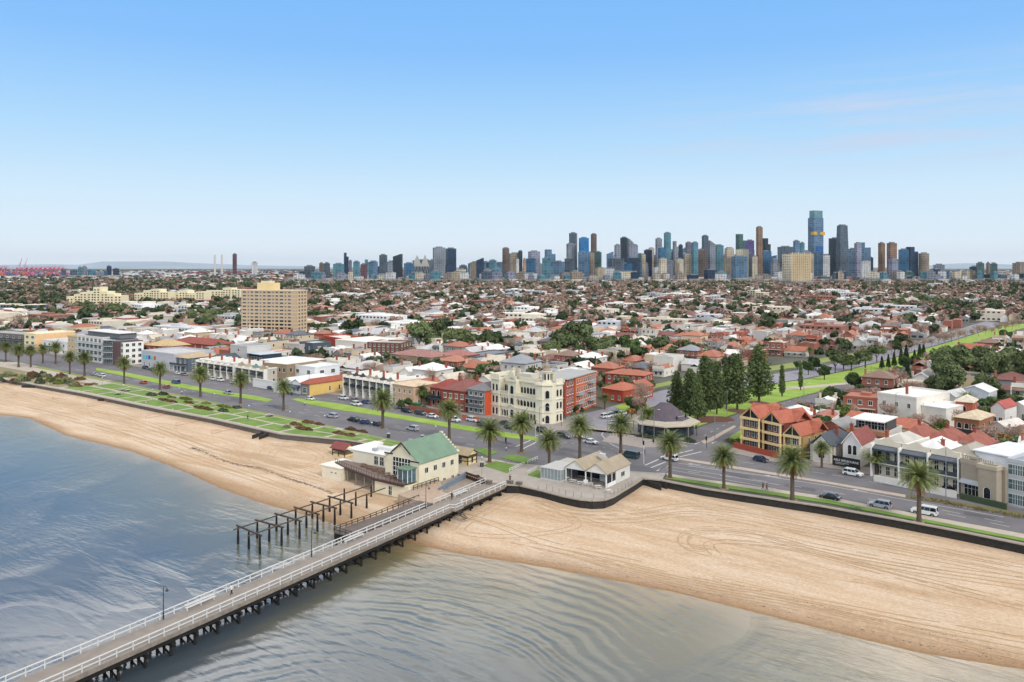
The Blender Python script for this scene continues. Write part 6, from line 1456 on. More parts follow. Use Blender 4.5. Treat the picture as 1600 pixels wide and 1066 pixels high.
for i, (d, u, v, rz, kind) in enumerate(cells[:NEAR]):
    rc = roofpick(u, v); wc = random.choice(WALLC)
    if rc in (0, 1, 2) and random.random() < .6: wc = random.choice(['DAD6D0', 'D0CAC0', 'C4C0BA'])
    if v > 115 and random.random() < .03: continue
    s = random.uniform(.9, 1.12)
    o = inst(HP[kind], (u, v, 0), rz+random.uniform(-.03, .03), (s*random.choice([1, -1]) if False else s, s*random.uniform(.9, 1.1), s*random.uniform(.92, 1.15)), None, 'houses in the suburb behind the esplanade', {'wall': wc, 'roof': ROOFC[rc][1], 'veranda': random.choice(['CFCBC2', '4A4E52', 'B8B2A6']), 'chimney': random.choice(['8A4A3A', '9C6A50', 'C9BDA8'])})
    o['category'] = 'house'; items.append((o, ROOFC[rc][0]+' '+KLAB[kind], u, v))
    EXCL.append([(u-hw_, v-7) for hw_ in ()] or [(0, 0), (0, .01), (.01, 0)])
auto_labels(items)
for k in HP: discard(HP[k])
# the rest of the suburb: roofs by the thousand as one merged object per roof colour family
def far_houses(lst):
    VV, FF, CC = [], [], []
    for (d, u, v, rz, kind) in lst:
        hw_ = HALF[kind]*.97; hd = random.uniform(6.5, 9.5); z = 6.6 if kind in ('terrace', 'flat', 'villa') else 3.8; z *= random.uniform(.9, 1.15)
        rh = 0 if kind in ('flat', 'terrace') else random.uniform(1.6, 2.8)
        rc = srgb(ROOFC[roofpick(u, v)][1]); wc = srgb(random.choice(WALLC)); k_ = random.uniform(.85, 1.12); rc = tuple(c*k_ for c in rc[:3])+(1,)
        n = len(VV); c_, s_ = math.cos(rz+.02), math.sin(rz+.02)
        def P(x, y, zz): return (u+x*c_-y*s_, v+x*s_+y*c_, zz)
        VV += [P(-hw_, -hd, 0), P(hw_, -hd, 0), P(hw_, hd, 0), P(-hw_, hd, 0), P(-hw_, -hd, z), P(hw_, -hd, z), P(hw_, hd, z), P(-hw_, hd, z)]
        for f in ((0,1,5,4),(1,2,6,5),(2,3,7,6),(3,0,4,7)): FF.append(tuple(n+q for q in f)); CC.append(wc)
        if rh == 0: FF.append((n+4, n+5, n+6, n+7)); CC.append(rc)
        else:
            g = 0 if kind in ('gable', 'cottage') else hw_*.8
            VV += [P(0, -hd+g, z+rh), P(0, hd-g, z+rh)]
            for f in ((5,6,9,8),(7,4,8,9)): FF.append(tuple(n+q for q in f)); CC.append(rc)
            for f in ((4,5,8),(6,7,9)): FF.append(tuple(n+q for q in f)); CC.append(rc if g else wc)
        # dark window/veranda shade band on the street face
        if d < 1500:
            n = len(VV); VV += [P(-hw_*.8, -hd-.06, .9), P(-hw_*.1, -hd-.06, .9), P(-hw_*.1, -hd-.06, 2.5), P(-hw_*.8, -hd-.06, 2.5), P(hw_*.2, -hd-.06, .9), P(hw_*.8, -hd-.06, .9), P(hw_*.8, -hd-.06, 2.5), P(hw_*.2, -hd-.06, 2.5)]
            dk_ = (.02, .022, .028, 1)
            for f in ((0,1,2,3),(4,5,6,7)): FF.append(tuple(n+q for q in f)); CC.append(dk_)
    me = bpy.data.meshes.new('house_roofs'); me.from_pydata(VV, [], FF)
    ca = me.color_attributes.new('paint', 'FLOAT_COLOR', 'CORNER')
    arr = []
    for f, c in zip(FF, CC): arr += list(c)*len(f)
    ca.data.foreach_set('color', arr)
    m = bpy.data.materials.new('house_paint'); m.use_nodes = True; t = m.node_tree
    a = nd(t, 'ShaderNodeVertexColor', layer_name='paint'); n_ = nd(t, 'ShaderNodeTexNoise', Scale=.4, Detail=3); tcn = nd(t, 'ShaderNodeTexCoord'); t.links.new(tcn.outputs['Object'], n_.inputs[0])
    mrn = nd(t, 'ShaderNodeMapRange'); mrn.inputs[3].default_value = .8; mrn.inputs[4].default_value = 1.15; t.links.new(n_.outputs[0], mrn.inputs[0])
    vm = nd(t, 'ShaderNodeVectorMath', operation='SCALE'); t.links.new(a.outputs[0], vm.inputs[0]); t.links.new(mrn.outputs[0], vm.inputs['Scale']); t.links.new(vm.outputs[0], t.nodes['Principled BSDF'].inputs['Base Color']); t.nodes['Principled BSDF'].inputs['Roughness'].default_value = .75
    me.materials.append(m); me.update()
    o = bpy.data.objects.new('distant_houses', me); COL.objects.link(o)
    tag(o, 'thousands of small distant houses with pale, grey and terracotta roofs', 'houses', kind='stuff')
keep = []
# larger pale flat roofed blocks among the distant houses
bb = MB(); random.seed(55)
for i in range(240):
    D = random.uniform(560, 2900); x = random.uniform(-30, 1630); u, v = WD(x, D); a = random.uniform(9, 26); c_ = random.uniform(7, 13); hh = random.uniform(5, 11)
    if not free(u, v, a, c_): continue
    k_ = random.randint(0, 4); bb.box(u-a, v-c_, 0, u+a, v+c_, hh, k_, False); bb.box(u-a*.4, v-c_*.4, hh+.01, u+a*.1, v+c_*.3, hh+1.6, k_, False)
    for q in range(int(a*2/4.2)): bb.box(u-a+1+q*4.2, v-c_-.08, 1.2, u-a+3.2+q*4.2, v-c_-.01, 2.6, 5, False); bb.box(u-a+1+q*4.2, v-c_-.08, hh-2.3, u-a+3.2+q*4.2, v-c_-.01, hh-1.0, 5, False)
tag(bb.build('distant_blocks', [mat('block_'+n, c, .8, .2, .08) for n, c in (('white', 'E0DEDA'), ('cream', 'CFC5B2'), ('grey', 'A9A9AC'), ('brick', '8E5E4E'), ('pale_grey', 'C6C6C8'))]+[m_dkglass]), 'larger flat roofed blocks scattered through the distant suburb', 'buildings', kind='stuff')
for c in cells[NEAR:]:
    y = PX(c[1], c[2])[1]
    if c[0] > 2380 and PX(c[1], c[2])[0] > 440: continue
    if c[0] > 700 and random.random() < (.3 if c[0] > 1500 else .2): continue
    keep.append(c)
far_houses(keep)
# ------------------------------------------------------------------ trees
TI = []
def addtree(kind, u, v, sc, near):
    nm = {'gum': 'spreading grey tree', 'dark': 'dark green bushy tree', 'bare': 'bare winter tree', 'rust': 'rusty autumn tree', 'olive': 'olive green tree', 'conifer': 'dark pointed conifer'}[kind]
    szw = 'small ' if sc < .75 else ''
    o = tree(kind, u, v, sc, None, near, 'bare_tree' if kind == 'bare' else 'tree', 'tree', 'bare trees in the suburb' if kind == 'bare' else 'green trees in the suburb')
    TI.append((o, szw+nm, u, v))
def manual(pts, kind, sc, near=1):
    for (x, y, s) in pts: u, v = W(x, y); addtree(kind, u, v, sc*s, near)
random.seed(5)
# avenue median and verge trees
manual([(1288, 594, 1.0), (1263, 586, 1.0), (1275, 580, .9), (1246, 578, .8)], 'dark', 1.0)
manual([(1305, 583, 1.2), (1330, 580, 1.25), (1352, 575, 1.2), (1370, 566, 1.0), (1318, 577, 1.0)], 'gum', 1.1)
manual([(1378, 577, .75), (1388, 576, .75), (1397, 574, .8), (1408, 567, .8), (1416, 566, 1.0), (1429, 563, .7), (1443, 559, .85), (1437, 560, .8)], 'conifer', .95)
manual([(1338, 612, 1.2), (1415, 582, 1.15), (1431, 579, 1.1), (1290, 640, 1.0), (1300, 636, 1.0), (1310, 634, .8), (1398, 555, 1.2), (1420, 548, .9), (1575, 536, 1.2), (1567, 530, 1.1), (1590, 541, 1.0)], 'dark', 1.15, 2)
manual([(1475, 610, 1.7), (1490, 600, 1.8), (1505, 592, 1.6), (1485, 625, 1.5), (1560, 612, 1.8), (1575, 600, 1.7), (1595, 615, 1.7), (1545, 590, 1.5), (1540, 625, 1.1), (1604, 585, 1.5), (1462, 625, 1.1), (1530, 575, 1.3)], 'gum', 1.15, 2)
manual([(1540, 660, .9), (1545, 700, .7), (1475, 680, .9), (1455, 686, .8), (1490, 655, .8), (1505, 705, .6), (1585, 680, .7)], 'olive', .9, 2)
manual([(1385, 688, .7), (1398, 690, .6), (1535, 640, .8)], 'dark', .9, 2)
for i in range(46):     # bare avenue along the far verge and further up the road
    x = 1385+random.random()*230; y = 548-(x-1385)*.16+random.uniform(-10, 5); u, v = W(x, y)
    if free(u, v, 1, 1): addtree('bare', u, v, random.uniform(1.0, 1.4), 1)
for i in range(26):
    x = 1340+i*10.5; u, v = W(x, 566-(x-1340)*.21); addtree('bare', u, v, random.uniform(.7, 1.1), 1)
# esplanade gardens
manual([(672, 634, 1.0), (720, 634, .95), (742, 636, .6), (628, 640, .6), (640, 638, .7)], 'dark', 1.0, 2)
manual([(697, 636, .9), (694, 640, .7)], 'conifer', .85, 2)
manual([(640, 612, .8), (715, 638, .8), (800, 600, .7), (1003, 640, .8)], 'olive', .9, 2)
manual([(985, 645, 1.0), (995, 648, .8), (890, 645, .5), (899, 646, .55)], 'dark', .9, 2)
manual([(1000, 636, 1.1), (733, 628, .8)], 'bare', 1.0, 2)
# parks and clumps seen in the middle distance
for (xc, yc, rx, ry, n, kd, sc) in ((345, 508, 50, 9, 20, 'gum', 1.5), (340, 500, 45, 6, 10, 'dark', 1.4), (220, 497, 45, 5, 14, 'dark', 1.3), (165, 500, 30, 5, 6, 'gum', 1.7), (678, 543, 30, 6, 9, 'gum', 1.9), (730, 548, 40, 7, 9, 'gum', 1.5), (770, 545, 30, 7, 7, 'dark', 1.4), (880, 556, 26, 6, 6, 'gum', 2.0), (930, 560, 30, 8, 8, 'gum', 1.4), (985, 560, 20, 7, 5, 'dark', 1.6),
    (1060, 560, 30, 8, 5, 'gum', 1.4), (500, 500, 20, 5, 5, 'dark', 1.6), (495, 525, 14, 5, 4, 'dark', 1.4), (1450, 480, 60, 8, 14, 'gum', 1.8), (540, 575, 20, 4, 4, 'dark', .9), (755, 590, 22, 4, 5, 'dark', 1.1), (650, 590, 26, 5, 5, 'dark', .9), (960, 540, 60, 12, 8, 'dark', 1.1), (1100, 520, 60, 12, 8, 'dark', 1.1), (520, 590, 10, 3, 3, 'dark', .8), (600, 585, 20, 5, 4, 'olive', .9), (80, 512, 60, 5, 9, 'dark', 1.1), (230, 555, 20, 4, 3, 'dark', .8), (290, 548, 18, 3, 4, 'olive', 1.0)):
    for i in range(n):
        x, y = xc+random.uniform(-rx, rx), yc+random.uniform(-ry, ry); u, v = W(x, y)
        if free(u, v, .5, .5): addtree(kd, u, v, sc*random.uniform(.75, 1.15), 1)
# street and garden trees, near ones as individuals
tc_ = []
random.seed(9)
for i in range(60000):
    if len(tc_) > 11000: break
    d = 90+2800*random.random()**1.15; x = random.uniform(-60, 1660); u, v = WD(x, d)
    if v < interp(ROWF, u)+14 or (d > 2420 and x > 440): continue
    tc_.append((d, u, v))
# near trees keep to the lanes between houses
tc_.sort()
ng = sum(1 for t in TI if 'bare' not in t[1]); nb_ = len(TI)-ng; rest_ = []
hp = [(c[1], c[2]) for c in cells if c[0] < 800]
grid = {}
for (a, c) in hp: grid.setdefault((int(a//12), int(c//12)), []).append((a, c))
for (d, u, v) in tc_:
    if d < 800:
        near_ = False
        gi, gj = int(u//12), int(v//12)
        for di in (-1, 0, 1):
            for dj in (-1, 0, 1):
                for (a, c) in grid.get((gi+di, gj+dj), ()):
                    if abs(a-u) < 4.5 and abs(c-v) < 7.5: near_ = True
        if near_ or not free(u, v, 1.2, 1.2): continue
        if d < 1400 and random.random() < .35: continue
    x, y, _ = PX(u, v)
    pb = .34 + (.2 if (y < 500 and 560 < x < 1300) else 0) + (.15 if x > 1200 else 0); q = random.random()
    kd = 'bare' if q < pb else random.choice(['gum', 'dark', 'dark', 'gum', 'olive', 'rust', 'conifer', 'dark'])
    sc = random.uniform(.55, 1.05) if d < 600 else random.uniform(.8, 1.5)
    if kd == 'bare' and nb_ < 285: addtree(kd, u, v, sc, 1 if d < 700 else 0); nb_ += 1
    elif kd != 'bare' and ng < 290: addtree(kd, u, v, sc, 1 if d < 700 else 0); ng += 1
    else: rest_.append((d, u, v, kd, sc))
auto_labels(TI)
for key in TP: discard(TP[key])
# far canopy merged
def far_canopy(kinds, name, label, mm, nl):
    base = [crown_mesh('c', 50+k, nl, 1.25, 3.8, 6.2, 1.2, 6) for k in range(5)]; out_ = []
    for (d, u, v, kd, sc) in rest_:
        if kd not in kinds: continue
        V = base[random.randint(0, 4)]; s = sc*random.uniform(.9, 1.3)
        if d > 1500: V = V[:len(V)//8*4*1]; s *= 1.25
        a = random.random()*6.28; c_, s_ = math.cos(a), math.sin(a)
        Q = np.empty_like(V); Q[:, 0] = (V[:, 0]*c_-V[:, 1]*s_)*s+u; Q[:, 1] = (V[:, 0]*s_+V[:, 1]*c_)*s+v; Q[:, 2] = V[:, 2]*s*.95
        out_.append(Q)
    if out_: tag(mesh_quads(name, np.concatenate(out_), mm), label, 'trees', kind='stuff')
far_canopy(('gum', 'olive'), 'distant_trees', 'distant grey green tree canopy over the suburb', canopy_mat('far_gum', '48523A', '5F6848', 0, .06), 90)
far_canopy(('dark', 'conifer'), 'distant_trees', 'distant dark green tree canopy over the suburb', canopy_mat('far_dark', '35422E', '48563A', 0, .06), 90)
far_canopy(('bare', 'rust'), 'distant_bare_trees', 'distant brown bare tree canopy over the suburb', canopy_mat('far_bare', '8A7466', 'A08A7C', 0, .06), 80)
# ------------------------------------------------------------------ city towers
def tower_mat(name, glassy):
    m = bpy.data.materials.new(name); m.use_nodes = True; t = m.node_tree; lk = t.links; bs = t.nodes['Principled BSDF']
    tcn = nd(t, 'ShaderNodeTexCoord'); oi = nd(t, 'ShaderNodeObjectInfo')
    sx = nd(t, 'ShaderNodeSeparateXYZ'); lk.new(tcn.outputs['Object'], sx.inputs[0])
    ad = nd(t, 'ShaderNodeMath', operation='ADD'); lk.new(sx.outputs[0], ad.inputs[0]); lk.new(sx.outputs[1], ad.inputs[1])
    def cell(src, period, duty):
        d = nd(t, 'ShaderNodeMath', operation='DIVIDE'); d.inputs[1].default_value = period; lk.new(src, d.inputs[0])
        f = nd(t, 'ShaderNodeMath', operation='FRACT'); lk.new(d.outputs[0], f.inputs[0])
        g_ = nd(t, 'ShaderNodeMath', operation='LESS_THAN'); g_.inputs[1].default_value = duty; lk.new(f.outputs[0], g_.inputs[0]); return g_.outputs[0], d.outputs[0]
    a, da = cell(sx.outputs[2], 9 if glassy else 7, .62); c_, dc = cell(ad.outputs[0], 11 if glassy else 8, .68)
    mu = nd(t, 'ShaderNodeMath', operation='MULTIPLY'); lk.new(a, mu.inputs[0]); lk.new(c_, mu.inputs[1])
    cb = nd(t, 'ShaderNodeCombineXYZ'); lk.new(dc, cb.inputs[0]); lk.new(da, cb.inputs[1])
    sn = nd(t, 'ShaderNodeVectorMath', operation='FLOOR'); lk.new(cb.outputs[0], sn.inputs[0])
    wn_ = nd(t, 'ShaderNodeTexWhiteNoise'); lk.new(sn.outputs[0], wn_.inputs[0])
    nz_ = nd(t, 'ShaderNodeTexNoise', Scale=.02, Detail=3); lk.new(tcn.outputs['Object'], nz_.inputs[0])
    k1 = nd(t, 'ShaderNodeMapRange'); k1.inputs[3].default_value = .45 if not glassy else .55; k1.inputs[4].default_value = .8 if not glassy else 1.25; lk.new(wn_.outputs[0], k1.inputs[0])
    k2 = nd(t, 'ShaderNodeMix', data_type='FLOAT'); k2.inputs[2].default_value = 1.12 if not glassy else 1.25; lk.new(mu.outputs[0], k2.inputs[0]); lk.new(k1.outputs[0], k2.inputs[3])
    k3 = nd(t, 'ShaderNodeMapRange'); k3.inputs[1].default_value = .3; k3.inputs[2].default_value = .7; k3.inputs[3].default_value = .5; k3.inputs[4].default_value = 1.0; lk.new(nz_.outputs[0], k3.inputs[0])
    km = nd(t, 'ShaderNodeMath', operation='MULTIPLY'); lk.new(k2.outputs[0], km.inputs[0]); lk.new(k3.outputs[0], km.inputs[1])
    vm = nd(t, 'ShaderNodeVectorMath', operation='SCALE'); lk.new(oi.outputs['Color'], vm.inputs[0]); lk.new(km.outputs[0], vm.inputs['Scale']); lk.new(vm.outputs[0], bs.inputs['Base Color'])
    bs.inputs['Roughness'].default_value = .25 if glassy else .7; bs.inputs['Specular IOR Level'].default_value = .35 if glassy else .15
    return m
m_tg, m_ts = tower_mat('curtain_wall_glass', True), tower_mat('tower_facade', False)
COLN = {'navy': '2C3E54', 'teal': '56808C', 'blue': '3A6484', 'slate': '525E6A', 'grey': '8B929C', 'dark': '2E3A44', 'brown': '72645E', 'beige': 'BDAE98', 'cream': 'D6CBB4', 'white': 'D9D8D6', 'steel': '5C7890', 'mauve': '807A88', 'maroon': '6E5058', 'green': '46645F', 'bright blue': '2A6EA4', 'purple': '5C4F80', 'bronze': '8E7462', 'peach': 'C9A98C', 'lavender': '8A8C9E', 'tan': '9E9080'}
CT = []
def city_tower(x0, x1, yt, coln, shape='box', D=None, label=None, base=439, name='city_tower', group='towers of the city skyline', rz=None):
    global _seed
    w_px = x1-x0
    if D is None: D = (2620 if yt > 400 else 3000) + random.uniform(-120, 250)
    wd = w_px*D/F; hh = HC+(Y0-yt)*D/F; u, v = WD((x0+x1)/2, D)
    az = R(35) if rz is None else rz
    rot = az + random.uniform(-.5, .5)*0 + R(random.choice([-24, -18, 20, 27]))*1.0
    # footprint seen under rotation: width ~ a*cos + b*sin
    th = abs(rot-R(35)); a = wd/(math.cos(th)+.55*math.sin(th)); b_ = a*.55
    r = empty(name, (u, v, 0), rot); col = COLN[coln]
    glassy = coln in ('navy', 'teal', 'blue', 'slate', 'dark', 'steel', 'green', 'bright blue', 'purple', 'lavender')
    mm = m_tg if glassy else m_ts
    b = MB(); A, Bq = a/2, b_/2
    if shape == 'box': b.box(-A, -Bq, 0, A, Bq, hh)
    elif shape in ('slantl', 'slantr'):
        b.box(-A, -Bq, 0, A, Bq, hh*.9); z = hh*.9; zl, zr = (z+.1, hh) if shape == 'slantr' else (hh, z+.1)
        i = len(b.v); b.v += [(-A,-Bq,z),(A,-Bq,z),(A,Bq,z),(-A,Bq,z),(-A,-Bq,zl),(A,-Bq,zr),(A,Bq,zr),(-A,Bq,zl)]
        for f in ((4,5,6,7),(0,1,5,4),(1,2,6,5),(2,3,7,6),(3,0,4,7)): b.f.append(tuple(i+q for q in f)); b.m.append(0)
    elif shape == 'taper':
        b.box(-A, -Bq, 0, A, Bq, hh*.5); i = len(b.v); z = hh*.5+.01; k = .82
        b.v += [(-A,-Bq,z),(A,-Bq,z),(A,Bq,z),(-A,Bq,z),(-A*k,-Bq*k,hh),(A*k,-Bq*k,hh),(A*k,Bq*k,hh),(-A*k,Bq*k,hh)]
        for f in ((4,5,6,7),(0,1,5,4),(1,2,6,5),(2,3,7,6),(3,0,4,7)): b.f.append(tuple(i+q for q in f)); b.m.append(0)
    elif shape == 'round': b.prism([(A*math.cos(t), Bq*1.3*math.sin(t)) for t in np.linspace(0, 2*math.pi, 17)[:-1]], 0, hh)
    elif shape == 'step': b.box(-A, -Bq, 0, A, Bq, hh*.86); b.box(-A, -Bq, hh*.86+.05, A*.1, Bq, hh)
    elif shape == 'slab2': b.box(-A, -Bq, 0, -A*.05, Bq, hh); b.box(A*.05, -Bq, 0, A, Bq, hh*.93)
    o = C(b.build('facade', mm, r), col)
    b = MB(); zc = hh if shape not in ('slantl', 'slantr') else hh*.9
    if shape in ('box', 'round', 'taper'):
        k = .55; b.box(-A*k, -Bq*k, hh+.05, A*k, Bq*k, hh+4); C(b.build('plant_room', m_trim, r), '70767C')
    b = MB(); b.box(-A-6, -Bq-6, 0, A+6, Bq+6, 14); C(b.build('podium', m_ts, r), random.choice(['B5AEA4', '9A9894', '8A8F94', 'C8C2B8']))
    tag(r, label, 'tower', group)
    adj = {'round': 'rounded ', 'taper': 'tapering ', 'step': 'stepped ', 'slab2': 'twin slab ', 'slantl': 'slant topped ', 'slantr': 'slant topped '}.get(shape, '')
    if label is None: CT.append((r, adj+coln, (x0+x1)/2, yt))
    return r, a, b_, hh
random.seed(33)
TW = [(467, 476, 424, 'navy'), (475.5, 492, 416, 'slate'), (491, 498, 424, 'navy'), (498.5, 506, 411.5, 'brown'), (506, 515.5, 411.5, 'slate'), (520, 538, 412.5, 'teal'), (537, 545, 395, 'navy', 'step'), (545, 550, 407.5, 'mauve'), (551.5, 562.5, 409, 'teal'), (563, 573.5, 413, 'maroon'), (575, 592, 409, 'steel', 'round'), (592.6, 605, 398.5, 'slate'), (605, 614, 409, 'grey'), (614, 629, 397, 'dark', 'slantr'), (631, 647, 411.5, 'blue'),
    (676, 696, 387, 'grey'), (696, 713, 388.5, 'navy'), (713, 728, 421, 'cream'), (706, 721, 437, 'white'), (735, 747, 410, 'tan'), (744, 756, 403, 'navy', 'slantr'), (754, 768, 421, 'grey'), (768, 784, 420, 'teal'), (784, 796.5, 388, 'brown', 'round'), (795, 814, 396, 'tan'), (806, 811, 405, 'white'), (809, 817, 392.5, 'dark', 'round'), (817, 822, 405, 'peach'), (822, 837, 404, 'blue'), (825, 844, 393, 'lavender'), (851, 868, 390, 'steel', 'step'), (840, 848, 413, 'grey'), (847, 860, 403.5, 'teal'), (861, 882, 409, 'steel'), (882, 896, 404, 'slate'), (885, 899, 381, 'grey'), (889, 902, 364.5, 'slate'),
    (904.5, 920, 372, 'bright blue'), (922.5, 933, 366, 'brown', 'round'), (903, 919, 394, 'steel'), (919, 929, 396, 'tan'), (929, 940, 394, 'green'), (960, 970, 383, 'grey'), (969, 981, 371.5, 'dark'), (981, 990, 373, 'grey', 'slantl'), (988, 997, 383, 'lavender'), (1005, 1020, 391, 'navy', 'round'), (1002, 1009, 397.5, 'beige'), (995, 1005, 397, 'green'), (950, 975, 404, 'slate'), (962, 990, 412, 'blue'), (975, 1000, 403, 'navy'), (990, 1004, 412, 'steel'), (1024, 1034.5, 373, 'grey'), (1028, 1040, 388, 'blue'), (1036.5, 1049, 364, 'teal', 'round'), (1051, 1060, 377, 'grey', 'step'), (1060, 1067, 383, 'dark'), (1049, 1064, 394, 'navy'), (1071, 1081, 379, 'mauve'), (1081, 1091, 379, 'teal'), (1083, 1105, 391, 'brown'), (1069, 1083, 397, 'beige'), (1029, 1042, 404, 'cream'), (1020, 1036, 418, 'white'), (1054, 1068, 405, 'cream'), (930, 945, 419, 'beige'), (945, 960, 420, 'white'), (965, 995, 425, 'cream'), (1040, 1054, 408, 'grey'), (1056, 1062, 412, 'tan'),
    (1096.5, 1107, 368.5, 'slate'), (1107, 1118, 376, 'grey', 'slantl'), (1115, 1131, 383.5, 'teal'), (1131, 1148, 388, 'beige', 'taper'), (1149.5, 1166, 366, 'green', 'step'), (1164, 1179, 376, 'purple'), (1181.5, 1191.5, 355, 'bronze'), (1192, 1204, 372.5, 'dark', 'step'), (1150, 1170, 390, 'cream'), (1143, 1167, 401, 'steel'), (1175, 1184, 401, 'cream'), (1186, 1205, 393, 'blue'), (1204, 1215, 405, 'grey'), (1214, 1240, 386, 'slate'), (1239.5, 1249.5, 376.5, 'steel'), (1250, 1257, 379.5, 'teal'), (1206, 1218, 412, 'tan'), (1132, 1145, 404, 'tan'), (1166, 1176, 396, 'slate'),
    (1272, 1286, 394, 'steel'), (1286, 1297, 399, 'white'), (1294, 1320, 372.5, 'dark', 'round'), (1306.5, 1325.5, 352.5, 'slate', 'taper'), (1325, 1339, 389, 'steel'), (1335, 1346, 380, 'lavender'), (1340, 1361, 379, 'steel', 'step'), (1372, 1383, 380, 'bronze'), (1386, 1401, 380, 'bronze'), (1403.5, 1420, 390, 'blue'), (1416, 1434, 386, 'navy', 'step'), (1435, 1452, 396, 'tan', 'round'), (1458, 1476, 414, 'grey'), (1454, 1469, 421, 'navy'), (1469, 1484, 423, 'blue'), (1484, 1503, 425, 'cream'), (1503, 1523, 423, 'beige'), (1526, 1537, 411, 'green'), (1541, 1547, 411, 'bronze'), (1547, 1558, 412, 'green'), (1537, 1572, 429, 'dark'), (1515, 1530, 417, 'navy'), (1582, 1606, 411, 'tan'), (1590, 1612, 428, 'dark'), (1357, 1371, 425, 'cream'), (1371, 1385, 426, 'white'), (1414, 1427, 425, 'green'), (1395, 1412, 424, 'tan'), (1346, 1360, 408, 'white'), (1388, 1403, 405, 'lavender'), (1218, 1228, 420, 'teal'), (1100, 1120, 422, 'navy'),
    (122, 128, 418, 'teal'), (128, 136, 417, 'grey'), (137, 150, 422, 'teal'), (110, 121, 422, 'slate'), (150, 163, 425, 'grey'), (167, 174, 416, 'navy'), (177, 186, 420, 'navy'), (96, 103, 421, 'slate'), (162, 170, 424, 'blue')]
for t_ in TW:
    far_ = t_[0] < 200
    city_tower(*t_[:4], *(t_[4:5] or ('box',)), D=(3600 if far_ else None))
# low filler blocks at the feet of the skyline
for i in range(90):
    x = random.uniform(455, 1600); wdp = random.uniform(6, 20); city_tower(x, x+wdp, random.uniform(424, 433), random.choice(['white', 'cream', 'grey', 'slate', 'navy', 'beige', 'teal', 'lavender', 'tan', 'white']), D=random.uniform(2400, 2560), name='office_block', group='low blocks at the foot of the city')
for i in range(135):
    x = random.choice([random.uniform(865, 1430), random.uniform(930, 1340), random.uniform(560, 860)]); wp = random.uniform(7, 17)
    city_tower(x, x+wp, random.uniform(388, 416) if x > 865 else random.uniform(405, 421), random.choice(['slate', 'steel', 'grey', 'dark', 'navy', 'teal', 'grey', 'steel', 'beige', 'lavender', 'blue']), random.choice(['box', 'box', 'step', 'taper', 'round', 'slantr']), D=random.uniform(3200, 3900))
# named ones
r_, a, b_, hh = city_tower(1262.5, 1286.5, 341, 'steel', 'box', 3400, 'second tier of the tallest tower'); 
bb = MB(); bb.box(-a*.38, -b_*.45, hh+.1, a*.45, b_*.45, HC+(Y0-329.5)*3400/F); C(bb.build('upper_shaft', m_tg, r_), '6A8F96')
bb = MB(); z_ = HC+(Y0-366)*3400/F; bb.box(-a*.56, -b_*.58, z_-4, -a*.2, -b_*.1, z_+9); bb.box(a*.1, -b_*.62, z_-4, a*.6, b_*.1, z_+9); C(bb.build('gold_starburst_band', m_trim, r_), 'C79A3C')
bb = MB(); bb.box(-a*.3, -b_*.53, 60, a*.47, -b_*.505, HC+(Y0-385)*3400/F); C(bb.build('blue_glass_panel', m_tg, r_), '1D5C9C'); r_['label'] = 'tallest glass skyscraper with a gold band across its middle'
# beige ribbed housing tower
r_, a, b_, hh = city_tower(1223, 1266, 397, 'cream', 'box', 2150, 'beige ribbed concrete tower block standing before the tallest skyscraper', rz=R(35)+R(0))
bb = MB(); 
for i in range(10): x = -a/2+a*(i+.5)/10; bb.box(x-1.1, -b_/2-2.0, 0, x+1.1, -b_/2-.02, hh+(4 if i % 3 == 0 else 1)); 
tag(C(bb.build('ribs', m_trim, r_), 'C9B48E'), kind='stuff')
# diamond lattice building
r_, a, b_, hh = city_tower(645, 677, 407, 'slate', 'box', 3000, 'glass building with a pale diamond lattice and pointed gables')
zz = HC+(Y0-398)*3000/F; bb = MB(); A = a/2; Bq = -b_/2-.6
for cx_, hw_ in ((-A*.45, A*.55), (A*.5, A*.5)):
    bb.beam((cx_-hw_, Bq, hh*.72), (cx_, Bq, zz), .8, 7); bb.beam((cx_, Bq, zz), (cx_+hw_, Bq, hh*.72), .8, 7)
    bb.face([(cx_-hw_, Bq+.5, hh*.7), (cx_+hw_, Bq+.5, hh*.7), (cx_, Bq+.5, zz-4)])
for i in range(7):
    f = -A+2*A*i/6; bb.beam((f, Bq-.2, 6), (min(A, f+A*.5), Bq-.2, hh), .5, 2.5); bb.beam((f, Bq-.3, 6), (max(-A, f-A*.5), Bq-.3, hh), .5, 2.5)
C(bb.build('diamond_lattice', m_trim, r_), 'B5B2A8')
r_, a, b_, hh = city_tower(363.5, 370, 397, 'maroon', 'box', 4200, 'slim purple brown tower alone on the left skyline'); r_, a, b_, hh = city_tower(393, 403, 410, 'white', 'round', 4000, 'pale round cornered tower alone right of the purple tower')
for x, lb in ((335.7, 'left one of the two tall pale power station chimneys'), (346.7, 'right one of the two tall pale power station chimneys')):
    D = 4600; u, v = WD(x, D); hh = HC+(Y0-398)*D/F; b = MB(); b.tube((0,0,0), (0,0,hh), 6.2, 4.6, 12); o = C(b.build('chimney_stack', m_trim, loc=(u, v, 0)), 'BDB8B2'); tag(o, lb, 'chimney', 'power station chimneys')
# white lattice spire
D = 3200; u, v = WD(1391, D); r = empty('lattice_spire', (u, v, 0), 0, 'white lattice spire before the two brown towers', 'spire')
b = MB(); zt = HC+(Y0-386)*D/F
for i in range(10):
    a = i*.628; b.tube((22*math.cos(a), 22*math.sin(a), 6), (6*math.cos(a+.3), 6*math.sin(a+.3), 40), .8, .7, 4); b.tube((6*math.cos(a+.3), 6*math.sin(a+.3), 40), (0, 0, zt), .7, .3, 4)
C(b.build('lattice', m_trim, r), 'E4E4E6')
D = 3300; 
for x, yt in ((1351, 366),): 
    pass
